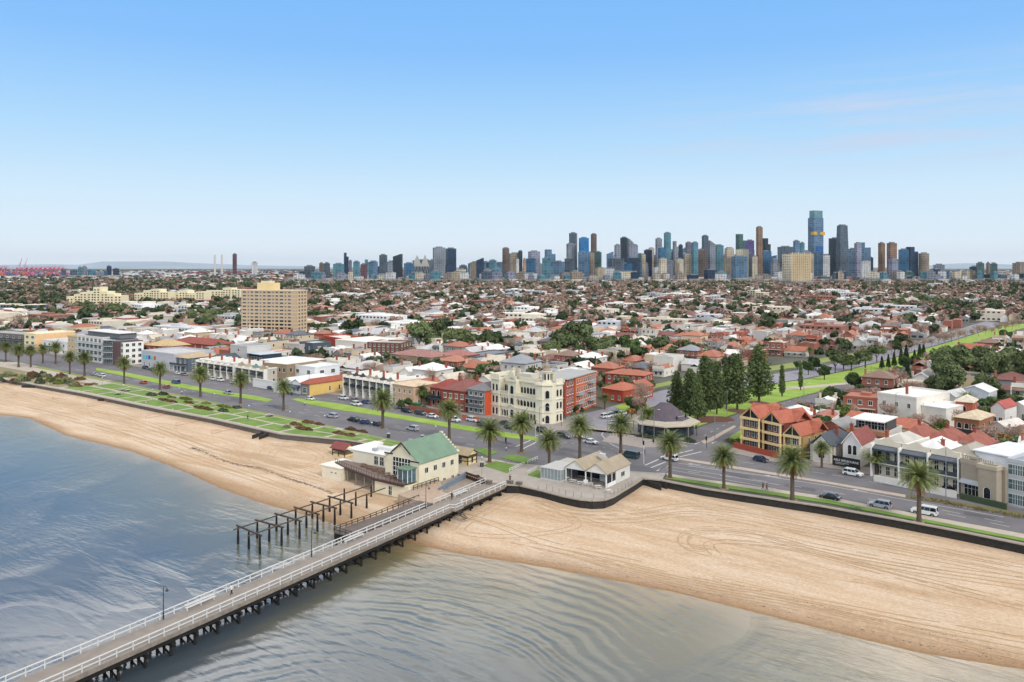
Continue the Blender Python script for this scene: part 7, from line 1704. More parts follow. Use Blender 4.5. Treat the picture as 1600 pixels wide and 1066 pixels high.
# labels of the skyline by colour and order
bk = {}
for r, cn, x, y in CT:
    ht = 'tall' if y < 385 else ('middling' if y < 408 else 'low'); sec = ('left port end' if x < 300 else 'left part' if x < 720 else 'centre left' if x < 960 else 'centre' if x < 1140 else 'centre right' if x < 1340 else 'right part')
    bk.setdefault((ht, cn, sec, r.name.split('.')[0]), []).append((x, r))
for (ht, cn, sec, nm), l in bk.items():
    what = 'towers' if nm == 'city_tower' else 'office blocks'
    l.sort(key=lambda q: q[0])
    for i, (x, r) in enumerate(l):
        pw = place_word(i, len(l)); r['label'] = (pw+' of the '+ht+' '+cn+' '+what if pw else ht+' '+cn+(' tower' if nm == 'city_tower' else ' office block'))+' in the '+sec+' of the skyline'
# ------------------------------------------------------------------ port and bridge on the left
m_port = mat('crane_paint', objcol=True, rough=.6)
def crane(x, up, col, label, D=4300, s=1.0):
    u, v = WD(x, D); r = empty('port_crane', (u, v, 0), R(35+random.choice([0, 12, -10])), label, 'crane', 'container cranes of the port')
    b = MB()
    for sx_ in (-9, 9):
        for sy in (-8, 8): b.box(sx_-1, sy-1, 0, sx_+1, sy+1, 38*s)
    b.box(-10, -9, 22*s, 10, 9, 24*s); C(b.build('legs', m_port, r), col)
    b = MB(); b.box(-38, -2, 38*s, 24, 2, 41*s); b.box(-6, -3, 41.1*s, 4, 3, 48*s); C(b.build('girder', m_port, r), col)
    if up: b = MB(); b.beam((10, 0, 42), (28, 0, 98), 2.5, 3); b.beam((8, 0, 58), (22, 0, 80), 1.2, 1.2); C(b.build('raised_boom', m_port, r), col)
    else: b = MB(); b.beam((-36, 0, 43*s), (0, 0, 58*s), 1.5, 1.5); b.beam((0, 0, 58*s), (22, 0, 43*s), 1.5, 1.5); C(b.build('tie_beam', m_port, r), col)
XS = [2, 9, 27, 34, 42, 50, 57, 64, 71, 79, 85, 92, 98]
for i, x in enumerate(XS):
    crane(x, x in (27, 34), ['B0405C', 'A83C66', 'C04A50', 'B85A78'][i % 4], ('pink red container crane with its boom raised, '+('left' if x == 27 else 'right')+' one of two') if x in (27, 34) else 'low pink red container crane at the far left, '+(ORD[[q for q in XS if q not in (27, 34)].index(x)] or 'first')+' from the left edge')
cb = MB()
for i in range(260):
    x = random.uniform(-30, 105); u, v = WD(x, random.uniform(4000, 4250)); z = random.choice([0, 8, 16]); cb.box(u-8, v-5, z, u+8, v+5, z+9, random.randint(0, 4))
tag(cb.build('container_stacks', [mat('container_'+n, c, .6) for n, c in (('red', 'A8484C'), ('pink', 'B8587C'), ('orange', 'B86848'), ('grey', '9A97A0'), ('blue', '5A6488'))]), 'stacks of coloured containers in the port', 'containers', kind='stuff')
b = MB(); r = empty('bridge', (0, 0, 0), 0, 'long low bridge with a dark red deck behind the chimneys', 'bridge')
A_, B_ = WD(285, 4700), WD(400, 4700); b.beam((*A_, 14), (*WD(335, 4700), 28), 12, 5); b.beam((*WD(335, 4700), 28), (*B_, 16), 12, 5); C(b.build('deck', m_trim, r), '8A3A44')
b = MB()
for x in range(290, 400, 9): u, v = WD(x, 4700); b.box(u-3, v-3, 0, u+3, v+3, 14)
tag(C(b.build('piers', m_trim, r), 'A9A5A0'), kind='stuff')
# industrial sheds and suburbs out to the hills
b = MB(); random.seed(77)
for i in range(5200):
    x = random.uniform(-40, 1640); D = random.uniform(2500 if x < 440 else 2900, 9500)
    u, v = WD(x, D); w_ = random.uniform(8, 34) if D < 4500 else random.uniform(14, 60); hh = random.uniform(4, 12); b.box(u-w_/2, v-w_*.3, 0, u+w_/2, v+w_*.3, hh, random.choice([0, 0, 1, 2, 3, 3, 4]), False)
o = b.build('distant_sheds', [mat('far_'+n, c, .8) for n, c in (('white', 'D2D0CC'), ('grey', 'A0A2A8'), ('terracotta', '9A6454'), ('dark_slate', '4A5260'), ('cream', 'BDB19E'))]); tag(o, 'distant sheds and roofs spread out to the horizon', 'buildings', kind='stuff')
V = []
base = crown_mesh('c', 91, 26, 3.2, 9, 9, 1, 5)
for i in range(5200):
    x = random.uniform(-40, 1640); D = random.uniform(2500 if x < 440 else 3900, 12000); u, v = WD(x, D); s = random.uniform(.7, 1.3); V.append(base*np.array([s*1.6, s*1.6, s*.9])+np.array([u, v, 0]))
tag(mesh_quads('distant_trees', np.concatenate(V), canopy_mat('horizon_trees', '46543F', '6A5F50', 0, .01)), 'far tree cover between the city and the horizon', 'trees', kind='stuff')
# ------------------------------------------------------------------ road markings (sheets a little above the asphalt)
mk = MB()
def line(p, q, wd=.14, z=.014, dash=None):
    a, c = W(*p), W(*q); d = Vector((c[0]-a[0], c[1]-a[1])); ln = d.length; d.normalize(); n = Vector((-d.y, d.x))*wd/2
    segs = [(0, ln)] if not dash else [(t, min(t+dash[0], ln)) for t in np.arange(0, ln, dash[1])]
    for s0, s1 in segs:
        A, B_ = Vector(a)+d*s0, Vector(a)+d*s1
        mk.face([(*(A-n), z), (*(B_-n), z), (*(B_+n), z), (*(A+n), z)])
def pline(pts, **k):
    for p, q in zip(pts[:-1], pts[1:]): line(p, q, **k)
pline([(60, 567), (170, 586), (300, 612), (420, 636), (540, 658), (660, 681), (770, 701)], dash=(3, 9), wd=.16)
pline([(130, 573), (300, 606), (430, 631), (560, 655), (680, 677), (800, 697)], dash=(3, 9), wd=.13)
pline([(240, 583), (400, 610), (530, 627), (660, 647), (780, 668), (850, 681)], dash=(3, 9), wd=.13)
pline([(1075, 728), (1180, 742), (1300, 760), (1420, 782), (1568, 808)], wd=.18)
pline([(1075, 737), (1180, 750), (1300, 769), (1415, 790)], dash=(3, 8), wd=.14); pline([(1472, 797), (1600, 823)], dash=(3.5, 8), wd=.14)
pline([(1060, 724), (1130, 733), (1220, 747)], wd=.14); pline([(1045, 729), (1120, 741), (1218, 758)], wd=.14); pline([(1040, 733), (1120, 747), (1213, 764)], wd=.14)
pline([(1480, 803), (1600, 828)], dash=(3.5, 8), wd=.14)
pline([(1160, 722), (1300, 742), (1500, 778), (1620, 798)], dash=(3, 9), wd=.13)
for a_, c_ in (((1008, 727), (1029, 718)), ((1017, 731), (1040, 722)), ((1026, 736), (1046, 727)), ((1062, 714), (1096, 706)), ((1055, 710), (1083, 703)), ((838, 681), (871, 672)), ((816, 702), (842, 689)), ((806, 698), (834, 686))): line(a_, c_, wd=.35)
line((1030, 734), (1045, 728), wd=.5); pline([(1060, 690), (1086, 694)], wd=.3); pline([(861, 666), (905, 676), (935, 678)], wd=.16, dash=(1, 2))
pline([(945, 672), (940, 679), (948, 690), (970, 702), (1005, 708)], wd=.18); pline([(870, 690), (930, 698), (985, 705)], dash=(1, 2.4), wd=.16)
pline([(1100, 681), (1140, 660), (1215, 634), (1290, 606)], dash=(2, 6), wd=.14); pline([(1000, 655), (1035, 638), (1110, 619), (1200, 593), (1296, 577)], dash=(2, 7), wd=.14)
def arrow(x, y, vx, vy):
    a = Vector(W(x, y)); c = Vector(W(x+vx, y+vy)); d = (c-a).normalized(); n = Vector((-d.y, d.x))
    P = lambda s, t: (*(a+d*s+n*t), .016)
    mk.face([P(0, -.1), P(2.2, -.1), P(2.2, .1), P(0, .1)]); mk.face([P(2.2, -.4), P(3.6, 0), P(2.2, .4)])
for (x, y, vx, vy) in ((1095, 727, -8, -1), (1216, 746, -8, -1.2), (1355, 769, -8, -1.5), (1120, 690, -8, 3), (1078, 689, -8, 3), (1094, 691, -8, 3), (1520, 795, -8, -1.6), (1145, 655, -8, 3)): arrow(x, y, vx, vy)
tag(mk.build('road_markings', m_white), 'white lane lines, stop lines and arrows on the asphalt', 'markings', kind='stuff')
tf = MB(); random.seed(3)
for i in range(150):
    f = random.random(); x = 1423+f*190; y = 775+(x-1423)*.186+random.uniform(0, 4); u, v = W(x, y); h_ = random.uniform(.25, .7)
    for k in range(5): a = random.random()*6.28; tf.face([(u-.1, v, .1), (u+.1, v, .1), (u+.3*math.cos(a), v+.3*math.sin(a), .1+h_)])
tag(tf.build('median_tufts', leaf_mat('tuft_leaves', '6E7040', '8A6A44')), 'low green and rusty tufts planted in the median', 'plants', kind='stuff')
# ------------------------------------------------------------------ shrubs in the reserve
def shrub_mat(n, a, b_): return canopy_mat(n, a, b_, .2, .8)
m_sh = {'brown': shrub_mat('brown_shrub', '6A4A3A', '7A6244'), 'green': shrub_mat('shrub_green', '5E6A34', '7E8448'), 'dark': shrub_mat('shrub_dark', '3E4A34', '55604A'), 'pale': shrub_mat('shrub_pale', '8A8C6A', '74764E')}
def bed(x, y, rx, ry, hh, kd, label, cat='shrub', grp='shrubs of the beach reserve', yaw=-.05):
    u, v = W(x, y); r = np.random.RandomState(int(x)); n = int(90+rx*ry*60)
    a = r.uniform(0, 6.28, n); q = np.sqrt(r.uniform(0, 1, n)); px_, py_ = np.cos(a)*q*rx, np.sin(a)*q*ry
    lump = .7+.3*np.sin(px_*1.7+x)*np.cos(py_*1.9); zz = hh*np.sqrt(np.clip(1-q*q, .05, 1))*lump*r.uniform(.55, 1, n)
    c = np.stack([px_, py_, zz], 1); s = (.2*r.uniform(.6, 1.4, n))[:, None]; t1 = r.normal(size=(n, 3)); t1 /= np.linalg.norm(t1, axis=1)[:, None]; t2 = np.cross(t1, r.normal(size=(n, 3))); t2 /= np.linalg.norm(t2, axis=1)[:, None]
    V = np.stack([c-t1*s-t2*s, c+t1*s-t2*s*.8, c+t1*s*.8+t2*s, c-t1*s*.9+t2*s], 1).reshape(-1, 3)
    o = mesh_quads('shrub', V, m_sh[kd]); o.location = (u, v, .06); o.rotation_euler = (0, 0, yaw); tag(o, label, cat, grp)
B_ = [(237, 618, 3.2, 1.6, 1.3, 'dark', 'dark round shrub at the left end of the long brown bed'), (262, 627, 7, 1.1, .9, 'brown', 'long brown low hedge left of the centre of the reserve'), (255, 617, 3, 1.5, 1.4, 'dark', 'dark shrub behind the left brown hedge'), (268, 622, 2.6, 1.2, 1.0, 'green', 'olive shrub between the two brown hedges'), (290, 624, 4.2, 1.4, 1.0, 'green', 'yellow green shrub mass behind the left brown hedge'),
    (295, 630, 3.5, .9, .8, 'brown', 'small brown hedge in the gravel bed'), (318, 639, 6.5, 1.3, 1.0, 'brown', 'long brown hedge at the centre of the shrub bed'), (322, 631, 3, 1.1, .8, 'pale', 'pale green shrub above the central brown hedge'), (350, 636, 5, 1.3, .9, 'green', 'yellow green shrub mass right of the gravel bed'), (349, 643, 2.6, 1.4, 1.3, 'dark', 'round dark shrub at the right end of the bed, nearer the sea'), (370, 638, 2.4, 1.3, 1.2, 'dark', 'round dark shrub at the right end of the bed, nearer the road'),
    (462, 664, 2.8, 1.2, 1.0, 'brown', 'brown shrub behind the beach steps, leftmost of its four'), (475, 671, 4.2, 1.3, 1.0, 'brown', 'large brown shrub behind the beach steps, nearest the wall'), (482, 661, 3, 1.2, 1.0, 'brown', 'brown shrub behind the beach steps, nearest the road'), (499, 664, 2.4, .9, .8, 'brown', 'brown shrub behind the beach steps, rightmost of its four'), (448, 668, 1.6, .9, .8, 'pale', 'small pale shrub beside the beach steps'),
    (530, 678, 3, 1.1, .9, 'brown', 'brown shrub left of the club, nearest the sea wall'), (548, 672, 2.4, 1.2, 1.1, 'brown', 'brown shrub left of the club, nearest the road'), (547, 681, 2.6, 1.1, .9, 'brown', 'brown shrub left of the club, rightmost near the wall'), (566, 675, 2.4, .8, .7, 'brown', 'reddish low shrub left of the club, far right of the row'),
    (122, 604, 3.4, 1.3, .9, 'brown', 'brown hedge at the left end of the lawns, nearer the sea'), (138, 602, 2.8, 1.1, .9, 'brown', 'brown hedge at the left end of the lawns, right one'), (148, 601, 2.4, 1, .8, 'green', 'green shrub at the left end of the lawns')]
for t_ in B_: bed(*t_)
random.seed(8)
for i in range(26):
    x = 2+i*4.9+random.uniform(-2, 2); y = 588+(x)*.10+random.uniform(-8, 7)
    k_ = random.choice(['dark', 'dark', 'green', 'pale', 'brown']); bed(x, y, random.uniform(2, 4.2), random.uniform(1.5, 3), random.uniform(1.4, 3.4), k_, {'dark': 'dark', 'green': 'olive', 'pale': 'pale grey green', 'brown': 'brownish'}[k_]+' coastal shrub in the far left thicket, '+(ORD[i] or 'first')+' from the left' if i < 20 else {'dark': 'dark', 'green': 'olive', 'pale': 'pale grey green', 'brown': 'brownish'}[k_]+' coastal shrub at the thicket right end, '+(ORD[25-i] or 'last')+' from right end')
for (x, y, rx, kd, lb) in ((1078, 691, 2.0, 'dark', 'dark low shrub beside the pavilion wall, left'), (1008, 684, 3.6, 'dark', 'round dark hedge at the foot of the pavilion'), (1066, 684, 2.4, 'dark', 'dark shrubs at the right corner of the pavilion'), (1150, 692, 3.4, 'green', 'green shrub behind the red brick corner fence'), (845, 655, 1.5, 'dark', 'dark hedge in the hotel forecourt'), (1568, 772, 2.2, 'green', 'leafy green bush on the footpath by the glass house'), (890, 645, 2.2, 'dark', 'dark green bush under the orange flats, left'), (905, 642, 2.6, 'dark', 'dark green bush under the orange flats, right'), (660, 640, 3.5, 'dark', 'dark bush behind the long brick fence'), (1512, 760, 2.6, 'green', 'leafy garden bush in front of the stone house'), (1537, 765, 2.4, 'dark', 'dark garden bush by the bay window of the stone house')): bed(x, y, rx, 1.2, 1.5, kd, lb, grp='garden shrubs')
# ------------------------------------------------------------------ cars
m_body = mat('car_paint', objcol=True, rough=.3, coat=.6); m_tyre = mat('tyre_rubber', '16171A', .85); m_rim = mat('wheel_rim', '8A8E94', .35, metal=.7)
m_hl = mat('headlight_glass', 'D8DCE0', .15); m_tl = mat('tail_light', '8A1418', .3); m_cg = mat('car_glass', '14191F', .08, spec=.7); m_pl = mat('plate_white', 'C9C9C6', .6)
def car_proto(kind):
    r = empty('car'); L_, Wd = {'sedan': (4.6, 1.8), 'suv': (4.7, 1.88), 'van': (5.0, 1.95), 'ute': (5.2, 1.85), 'hatch': (4.1, 1.75), 'wagon4': (5.0, 1.95)}[kind]
    h1 = {'sedan': .82, 'suv': .98, 'van': 1.0, 'ute': 1.0, 'hatch': .86, 'wagon4': 1.08}[kind]; H_ = {'sedan': 1.42, 'suv': 1.68, 'van': 1.95, 'ute': 1.72, 'hatch': 1.5, 'wagon4': 1.9}[kind]
    a = L_/2; wr = .34 if kind in ('sedan', 'hatch') else .38; xw = a-.85
    # lower body: side outline with wheel arches, extruded with rounded shoulders
    def arch(cx_, up): return [(cx_+math.cos(t)*(wr+.06), .3+math.sin(t)*(wr+.06)) for t in np.linspace(math.pi, 0, 8)] if up else []
    bot = [(-a+.05, .32)] + arch(-xw, True) + arch(xw, True) + [(a-.05, .32)]
    hood = h1-.06; tail = h1
    top = [(a, .5), (a-.06, hood-.2), (a-.35, hood-.04), (a-1.25 if kind != 'van' else a-.7, h1), (-a+.5, tail), (-a+.08, tail-.08), (-a, .6)]
    prof = bot + top; n = len(prof); b = MB()
    for (yy, ins) in ((-Wd/2+.0, 0), (-Wd/2+.1, .0)): pass
    secs = [(-Wd/2, .96), (-Wd/2+.09, 1.0), (Wd/2-.09, 1.0), (Wd/2, .96)]
    for y_, k in secs:
        for x, z in prof: b.v.append((x*(1 if k == 1 else .985), y_, .3+(z-.3)*k if z > .5 else z))
    for s in range(3):
        for i in range(n): j = (i+1) % n; b.f.append((s*n+i, s*n+j, (s+1)*n+j, (s+1)*n+i)); b.m.append(0)
    for s, rev in ((0, False), (3, True)):
        P = [Vector((b.v[s*n+i][0], b.v[s*n+i][2], 0)) for i in range(n)]
        for tri in tessellate_polygon([P]): b.f.append(tuple(s*n+k for k in (tri if rev else tri[::-1]))); b.m.append(0)
    body = b.build('body', m_body, r); 
    # cabin: glass house plus painted roof
    f0, f1, r0, r1 = {'sedan': (a-1.35, a-2.05, -a+.55, -a+1.25), 'suv': (a-1.2, a-1.85, -a+.1, -a+.45), 'van': (a-.65, a-1.3, -a+.04, -a+.15), 'ute': (a-1.35, a-2.0, -a+2.0, -a+2.15), 'hatch': (a-1.05, a-1.75, -a+.1, -a+.6), 'wagon4': (a-1.3, a-1.85, -a+.06, -a+.2)}[kind]
    w0, w1 = Wd/2-.06, Wd/2-.24; b = MB()
    b.v += [(f0, -w0, h1-.02), (f0, w0, h1-.02), (r0, w0, h1-.02), (r0, -w0, h1-.02), (f1, -w1, H_-.07), (f1, w1, H_-.07), (r1, w1, H_-.07), (r1, -w1, H_-.07)]
    for f in ((0,1,5,4),(1,2,6,5),(2,3,7,6),(3,0,4,7)): b.f.append(f); b.m.append(0)
    b.build('window_glass', m_cg, r)
    b = MB(); k = .04; b.v += [(f1+k, -w1-k, H_-.09), (f1+k, w1+k, H_-.09), (r1-k, w1+k, H_-.09), (r1-k, -w1-k, H_-.09), (f1-.15, -w1+.1, H_), (f1-.15, w1-.1, H_), (r1+.12, w1-.1, H_), (r1+.12, -w1+.1, H_)]
    for f in ((4,5,6,7),(0,1,5,4),(1,2,6,5),(2,3,7,6),(3,0,4,7),(3,2,1,0)): b.f.append(f); b.m.append(0)
    for sy in (-1, 1):
        for fx in (.36, .68):
            xa = r0+(f0-r0)*fx; xb = r1+(f1-r1)*fx; b.beam((xa, sy*(w0+.012), h1), (xb, sy*(w1+.012), H_-.08), .05, .07)
        b.beam((f0+.02, sy*w0, h1+.02), (f1+.02, sy*w1, H_-.05), .08, .07); b.beam((r0-.02, sy*w0, h1+.02), (r1-.02, sy*w1, H_-.05), .1, .08)
    if kind in ('suv', 'wagon4'):
        for sy in (-1, 1): b.box(r1, sy*(w1-.05)-.025, H_+.02, f1-.2, sy*(w1-.05)+.025, H_+.07)
    b.build('roof', m_body, r)
    if kind == 'ute': b = MB(); b.box(-a+.12, -w0+.08, h1+.001, r0-.05, w0-.08, h1+.03); b.build('tray_cover', m_tyre, r)
    for sx_ in (-1, 1):
        for sy in (-1, 1):
            b = MB(); b.tube((sx_*xw, sy*(Wd/2-.2), .33), (sx_*xw, sy*(Wd/2+.01), .33), wr, n=12); w_ = b.build('wheel', m_tyre, r)
            b = MB(); b.tube((sx_*xw, sy*(Wd/2+.011), .33), (sx_*xw, sy*(Wd/2+.025), .33), wr*.62, n=10); b.build('rim', m_rim, w_)
    for sy in (-1, 1):
        b = MB(); b.box(a-.14, sy*(Wd/2-.26)-.2, hood-.27, a+.005, sy*(Wd/2-.26)+.2, hood-.13); b.build('headlight', m_hl, r)
        b = MB(); b.box(-a-.012, sy*(Wd/2-.22)-.16, tail-.32, -a+.1, sy*(Wd/2-.22)+.16, tail-.12); b.build('tail_light', m_tl, r)
        b = MB(); b.box(f0-.42, sy*(Wd/2+.09)-.09, h1-.01, f0-.28, sy*(Wd/2+.09)+.09, h1+.11); b.build('wing_mirror', m_body, r)
    b = MB(); b.box(a-.005, -.28, .42, a+.02, .28, .55); b.build('number_plate', m_pl, r)
    b = MB(); b.box(a-.05, -.5, .58, a+.012, .5, .72); b.build('grille', m_tyre, r)
    return r
CPR = {k: car_proto(k) for k in ('sedan', 'suv', 'van', 'ute', 'hatch', 'wagon4')}
CC_ = {'white': 'DCDCDA', 'silver': 'A9ACB0', 'grey': '6E7276', 'black': '17191C', 'navy': '1E2C48', 'blue': '27467E', 'red': '8E1F2C', 'pink': 'B8324E', 'dark grey': '34383C', 'teal': '23464E', 'orange': 'B8503A'}
KN_ = {'sedan': 'sedan', 'suv': 'sport utility car', 'van': 'van', 'ute': 'utility truck', 'hatch': 'hatchback', 'wagon4': 'large four wheel drive'}
def road_dir(x, y):
    a, c = W(x-12, y-12*(.186 if x < 1000 else .185)), W(x+12, y+12*(.186 if x < 1000 else .185)); return math.atan2(c[1]-a[1], c[0]-a[0])
CARS = [(145, 586.5, 'sedan', 'silver', 'parked by the palms at the far left, left of a white one'), (157, 589, 'suv', 'white', 'parked by the palms at the far left'), (222, 600, 'hatch', 'orange', 'on the road near the second lawn, left of the pink one'), (258, 607, 'hatch', 'pink', 'on the road behind the palm left of the blue van'), (273, 600, 'van', 'blue', 'on the far lane by the left median'),
    (226, 577, 'suv', 'navy', 'parked in front of the coloured panel building, leftmost'), (235, 579, 'sedan', 'black', 'parked between the navy and white cars by the panel building'), (243, 578.5, 'suv', 'white', 'parked before the panel building, rightmost of three'), (276, 585, 'sedan', 'white', 'parked before the slate blue house'), (286, 587, 'sedan', 'grey', 'parked right of the white one before the slate blue house'), (330, 594, 'sedan', 'white', 'parked before the black terrace, left one'), (342, 596, 'suv', 'white', 'parked before the black terrace, right one'), (364, 600, 'hatch', 'white', 'parked near the dark palm right of the black terrace'), (422, 609, 'hatch', 'dark grey', 'parked before the white scalloped wall'),
    (355, 616.5, 'ute', 'silver', 'driving on the near lanes above the shrub bed'), (483, 625.5, 'hatch', 'white', 'turning at the gap between the medians'), (535, 624.5, 'suv', 'white', 'parked at the side street by the dark terrace'), (553, 628, 'sedan', 'grey', 'parked before the dark terrace'), (571, 631, 'sedan', 'blue', 'parked before the dark terrace, right of the grey one'), (555, 634, 'suv', 'white', 'driving on the far lane before the dark terrace'), (627, 639, 'sedan', 'grey', 'parked by the peach house'), (634, 645, 'suv', 'black', 'on the far lane left of the brick fence'), (655, 648.5, 'suv', 'dark grey', 'on the far lane before the brick fence'), (674, 653, 'sedan', 'white', 'on the far lane left of the palm'), (684, 647.5, 'sedan', 'dark grey', 'parked by the brick fence behind a white one'), (708, 659, 'suv', 'white', 'half hidden behind the palm near the townhouse'), (737, 659, 'suv', 'white', 'driving in front of the grey and orange townhouse'), (752, 666, 'hatch', 'navy', 'on the far lane left of the hotel'), (787, 664, 'sedan', 'dark grey', 'parked in front of the hotel arcade'), (796, 671, 'sedan', 'navy', 'on the far lane in front of the hotel arcade'),
    (517, 653, 'suv', 'silver', 'parked on the near kerb, left of three dark cars'), (550, 659, 'suv', 'black', 'parked on the near kerb, leftmost of three dark ones'), (567, 662.5, 'hatch', 'blue', 'parked on the near kerb, middle of three dark ones'), (585, 665.5, 'hatch', 'navy', 'parked on the near kerb, rightmost of three dark ones'), (643, 673, 'suv', 'silver', 'driving on the near lanes above the club'), (847, 676, 'suv', 'black', 'waiting at the lights before the hotel corner'), (880, 685, 'suv', 'dark grey', 'crossing the intersection before the hotel'), (905, 685, 'hatch', 'white', 'behind the palm in the intersection'), (922, 693.5, 'sedan', 'white', 'turning in the middle of the intersection'),
    (984, 716, 'van', 'teal', 'driving past the kiosk towards the left'), (1045, 720, 'suv', 'white', 'at the stop line behind the palm'), (1188, 722, 'hatch', 'navy', 'parked below the orange tiled flats'), (1332, 744, 'suv', 'white', 'driving before the black signboard'), (1296, 781, 'sedan', 'black', 'on the near lanes left of the silver one'), (1374, 794, 'suv', 'silver', 'on the near lanes between black and white cars'), (1444, 805, 'wagon4', 'white', 'passing the palm nearest the right edge'), (1490, 767, 'sedan', 'black', 'on the far lane before the stone house'), (1591, 781, 'suv', 'white', 'at the right edge of the photo')]
for (x, y, kd, cl_, lb) in CARS:
    u, v = W(x, y); rz = road_dir(x, y); near_ = y > 0 and (v < interp(sorted([W(*p) for p in ((150, 577), (427, 626), (842, 686), (1061, 716), (1415, 776), (1620, 808))]), u))
    o = inst(CPR[kd], (u, v+.6, .02), rz+(math.pi if near_ else 0), 1, cl_+' '+KN_[kd]+' '+lb, 'cars on the esplanade', {'body': CC_[cl_], 'roof': CC_[cl_], 'wing_mirror': CC_[cl_]}); o['category'] = 'car'; o.name = 'car'
for (x, y, kd, cl_, rz, lb) in ((948, 653, 'suv', 'white', 1.2, 'parked beside the pavilion forecourt, leftmost'), (956, 651, 'suv', 'silver', 1.2, 'parked beside the pavilion forecourt, second from left'), (964, 649, 'suv', 'black', 1.2, 'parked beside the pavilion forecourt, second from right'), (973, 648, 'sedan', 'white', 1.2, 'parked beside the pavilion forecourt, rightmost'), (962, 664, 'hatch', 'white', .6, 'parked near the pavilion steps behind the palm'),
    (1264, 634, 'sedan', 'red', 1.45, 'parked on the avenue above the lowest gabled house'), (1306, 624, 'suv', 'white', 1.4, 'parked on the avenue by the bushes, left of two'), (1314, 621, 'van', 'white', 1.4, 'parked on the avenue by the bushes, right of two'), (1330, 617, 'sedan', 'white', 1.45, 'parked on the avenue by the round tree'), (1270, 578, 'suv', 'silver', 1.5, 'driving on the far carriageway of the avenue'), (1284, 573, 'hatch', 'dark grey', 1.5, 'parked on the far carriageway of the avenue'), (1415, 545, 'suv', 'white', 1.5, 'on the far carriageway of the distant avenue'), (1441, 538, 'suv', 'silver', 1.5, 'farthest on the far carriageway of the avenue'), (1546, 534, 'suv', 'black', 1.5, 'on the near carriageway of the distant avenue'), (1557, 716, 'van', 'white', -.1, 'parked in the yard behind the stone house'), (577, 607, 'sedan', 'white', 1.5, 'parked in the side street left of the dark terrace') ):
    u, v = W(x, y); o = inst(CPR[kd], (u, v, .02), rz, 1, cl_+' '+KN_[kd]+' '+lb, 'cars in the avenue and side streets', {'body': CC_[cl_], 'roof': CC_[cl_], 'wing_mirror': CC_[cl_]}); o['category'] = 'car'; o.name = 'car'
for k in CPR: discard(CPR[k])
# ------------------------------------------------------------------ street furniture
m_pole = mat('galvanised_pole', '8F9294', .5, metal=.4); m_wpole = mat('white_pole', 'CFCFCC', .6)
def street_light(x, y, h, label, arm=2.2, mm=None, rz=0, z=.05, dbl=False):
    u, v = W(x, y); r = empty('street_lamp', (u, v, z), rz, label, 'street lamp', 'street lamps and poles'); mm = mm or m_pole
    b = MB(); b.tube((0,0,0), (0,0,h), .11, .07, 8); b.build('pole', mm, r)
    for s in ((1, -1) if dbl else (1,)):
        if arm:
            b = MB(); b.tube((0,0,h-.1), (s*arm*.6, 0, h+.5), .05, n=6); b.tube((s*arm*.6, 0, h+.5), (s*arm, 0, h+.55), .05, n=6); b.build('arm', mm, r)
            b = MB(); b.box(s*arm-.35, -.14, h+.45, s*arm+.35, .14, h+.56); b.build('lamp_head', m_hl, r)
for t_ in ((1478, 780, 11.5, 'tall grey street lamp before the white terrace', 0), (1117, 692, 8.5, 'slim pale pole with a small sign at the avenue corner', 0), (1022, 686, 8.5, 'white pole standing before the dark roofed pavilion, with a long arm', 1.6), (616, 638, 8.5, 'street lamp before the peach house', 2.4), (483, 618, 9, 'street lamp by the yellow building', 0), (1136, 650, 9, 'street lamp among the pines', 1.2), (1256, 641, 9.5, 'street lamp on the avenue above the lowest gabled house', 2), (1322, 620, 9, 'wooden power pole beside the parked white cars', 0), (1361, 600, 9.5, 'power pole left of the white villa', 0), (1400, 668, 11, 'power pole with a lamp behind the orange tiled roofs', 1.2), (843, 683, 9, 'street lamp with a long arm before the hotel corner', 3.5), (949, 677, 8, 'thin pole on the far corner of the intersection', 0), (155, 573, 8, 'street lamp by the leftmost median tip', 1.2), (195, 556, 8, 'street lamp beside the white curved flats', 1.2), (1004, 690, 8.5, 'pale pole left of the pavilion door', 0), (754, 636, 8, 'white pole in the garden of the red villa', 0)):
    street_light(*t_)
def park_lamp(x, y, label):
    u, v = W(x, y); r = empty('park_lamp', (u, v, .06), 0, label, 'lamp post', 'thin park lamps of the reserve')
    b = MB(); b.tube((0,0,0), (0,0,4.2), .06, .045, 6); b.build('post', m_pole, r); b = MB(); b.lathe([(.05, 0), (.22, .05), (.2, .25), (.02, .34)], 8, (0, 0, 4.2)); b.build('lamp_head', m_hl, r)
for i, (x, y) in enumerate(((193, 618), (280, 624), (389, 654), (453, 664), (507, 671), (581, 683), (681, 689), (335, 634), (753, 742), (791, 726), (238, 626), (40, 600), (160, 606))): park_lamp(x, y, 'thin park lamp '+['left of the first lawn tables', 'above the left brown hedge', 'right of the shrub bed', 'behind the beach steps', 'at the small path crossing by the brown shrubs', 'above the long right lawn', 'behind the green roofed club', 'over the central brown hedge', 'by the pier gate blocks', 'on the triangular forecourt lawn', 'left of the brown hedge', 'in the far left thicket', 'at the left end of the lawns'][i])
def signal(x, y, label, arm=False, rz=0):
    u, v = W(x, y); r = empty('traffic_light', (u, v, .05), rz, label, 'traffic light', 'traffic lights of the intersection'); b = MB(); h = 3.2 if not arm else 6.0; b.tube((0,0,0), (0,0,h), .08, n=8)
    if arm: b.tube((0,0,h), (2.8, 0, h+.9), .06, n=6)
    b.build('pole', m_wpole if arm else m_dark, r); b = MB(); b.box(-.2, -.32, h-.9, .2, -.09, h+.2)
    if arm: b.box(2.6, -.3, h+.2, 3.0, -.05, h+1.2)
    b.build('signal_head', m_tyre, r)
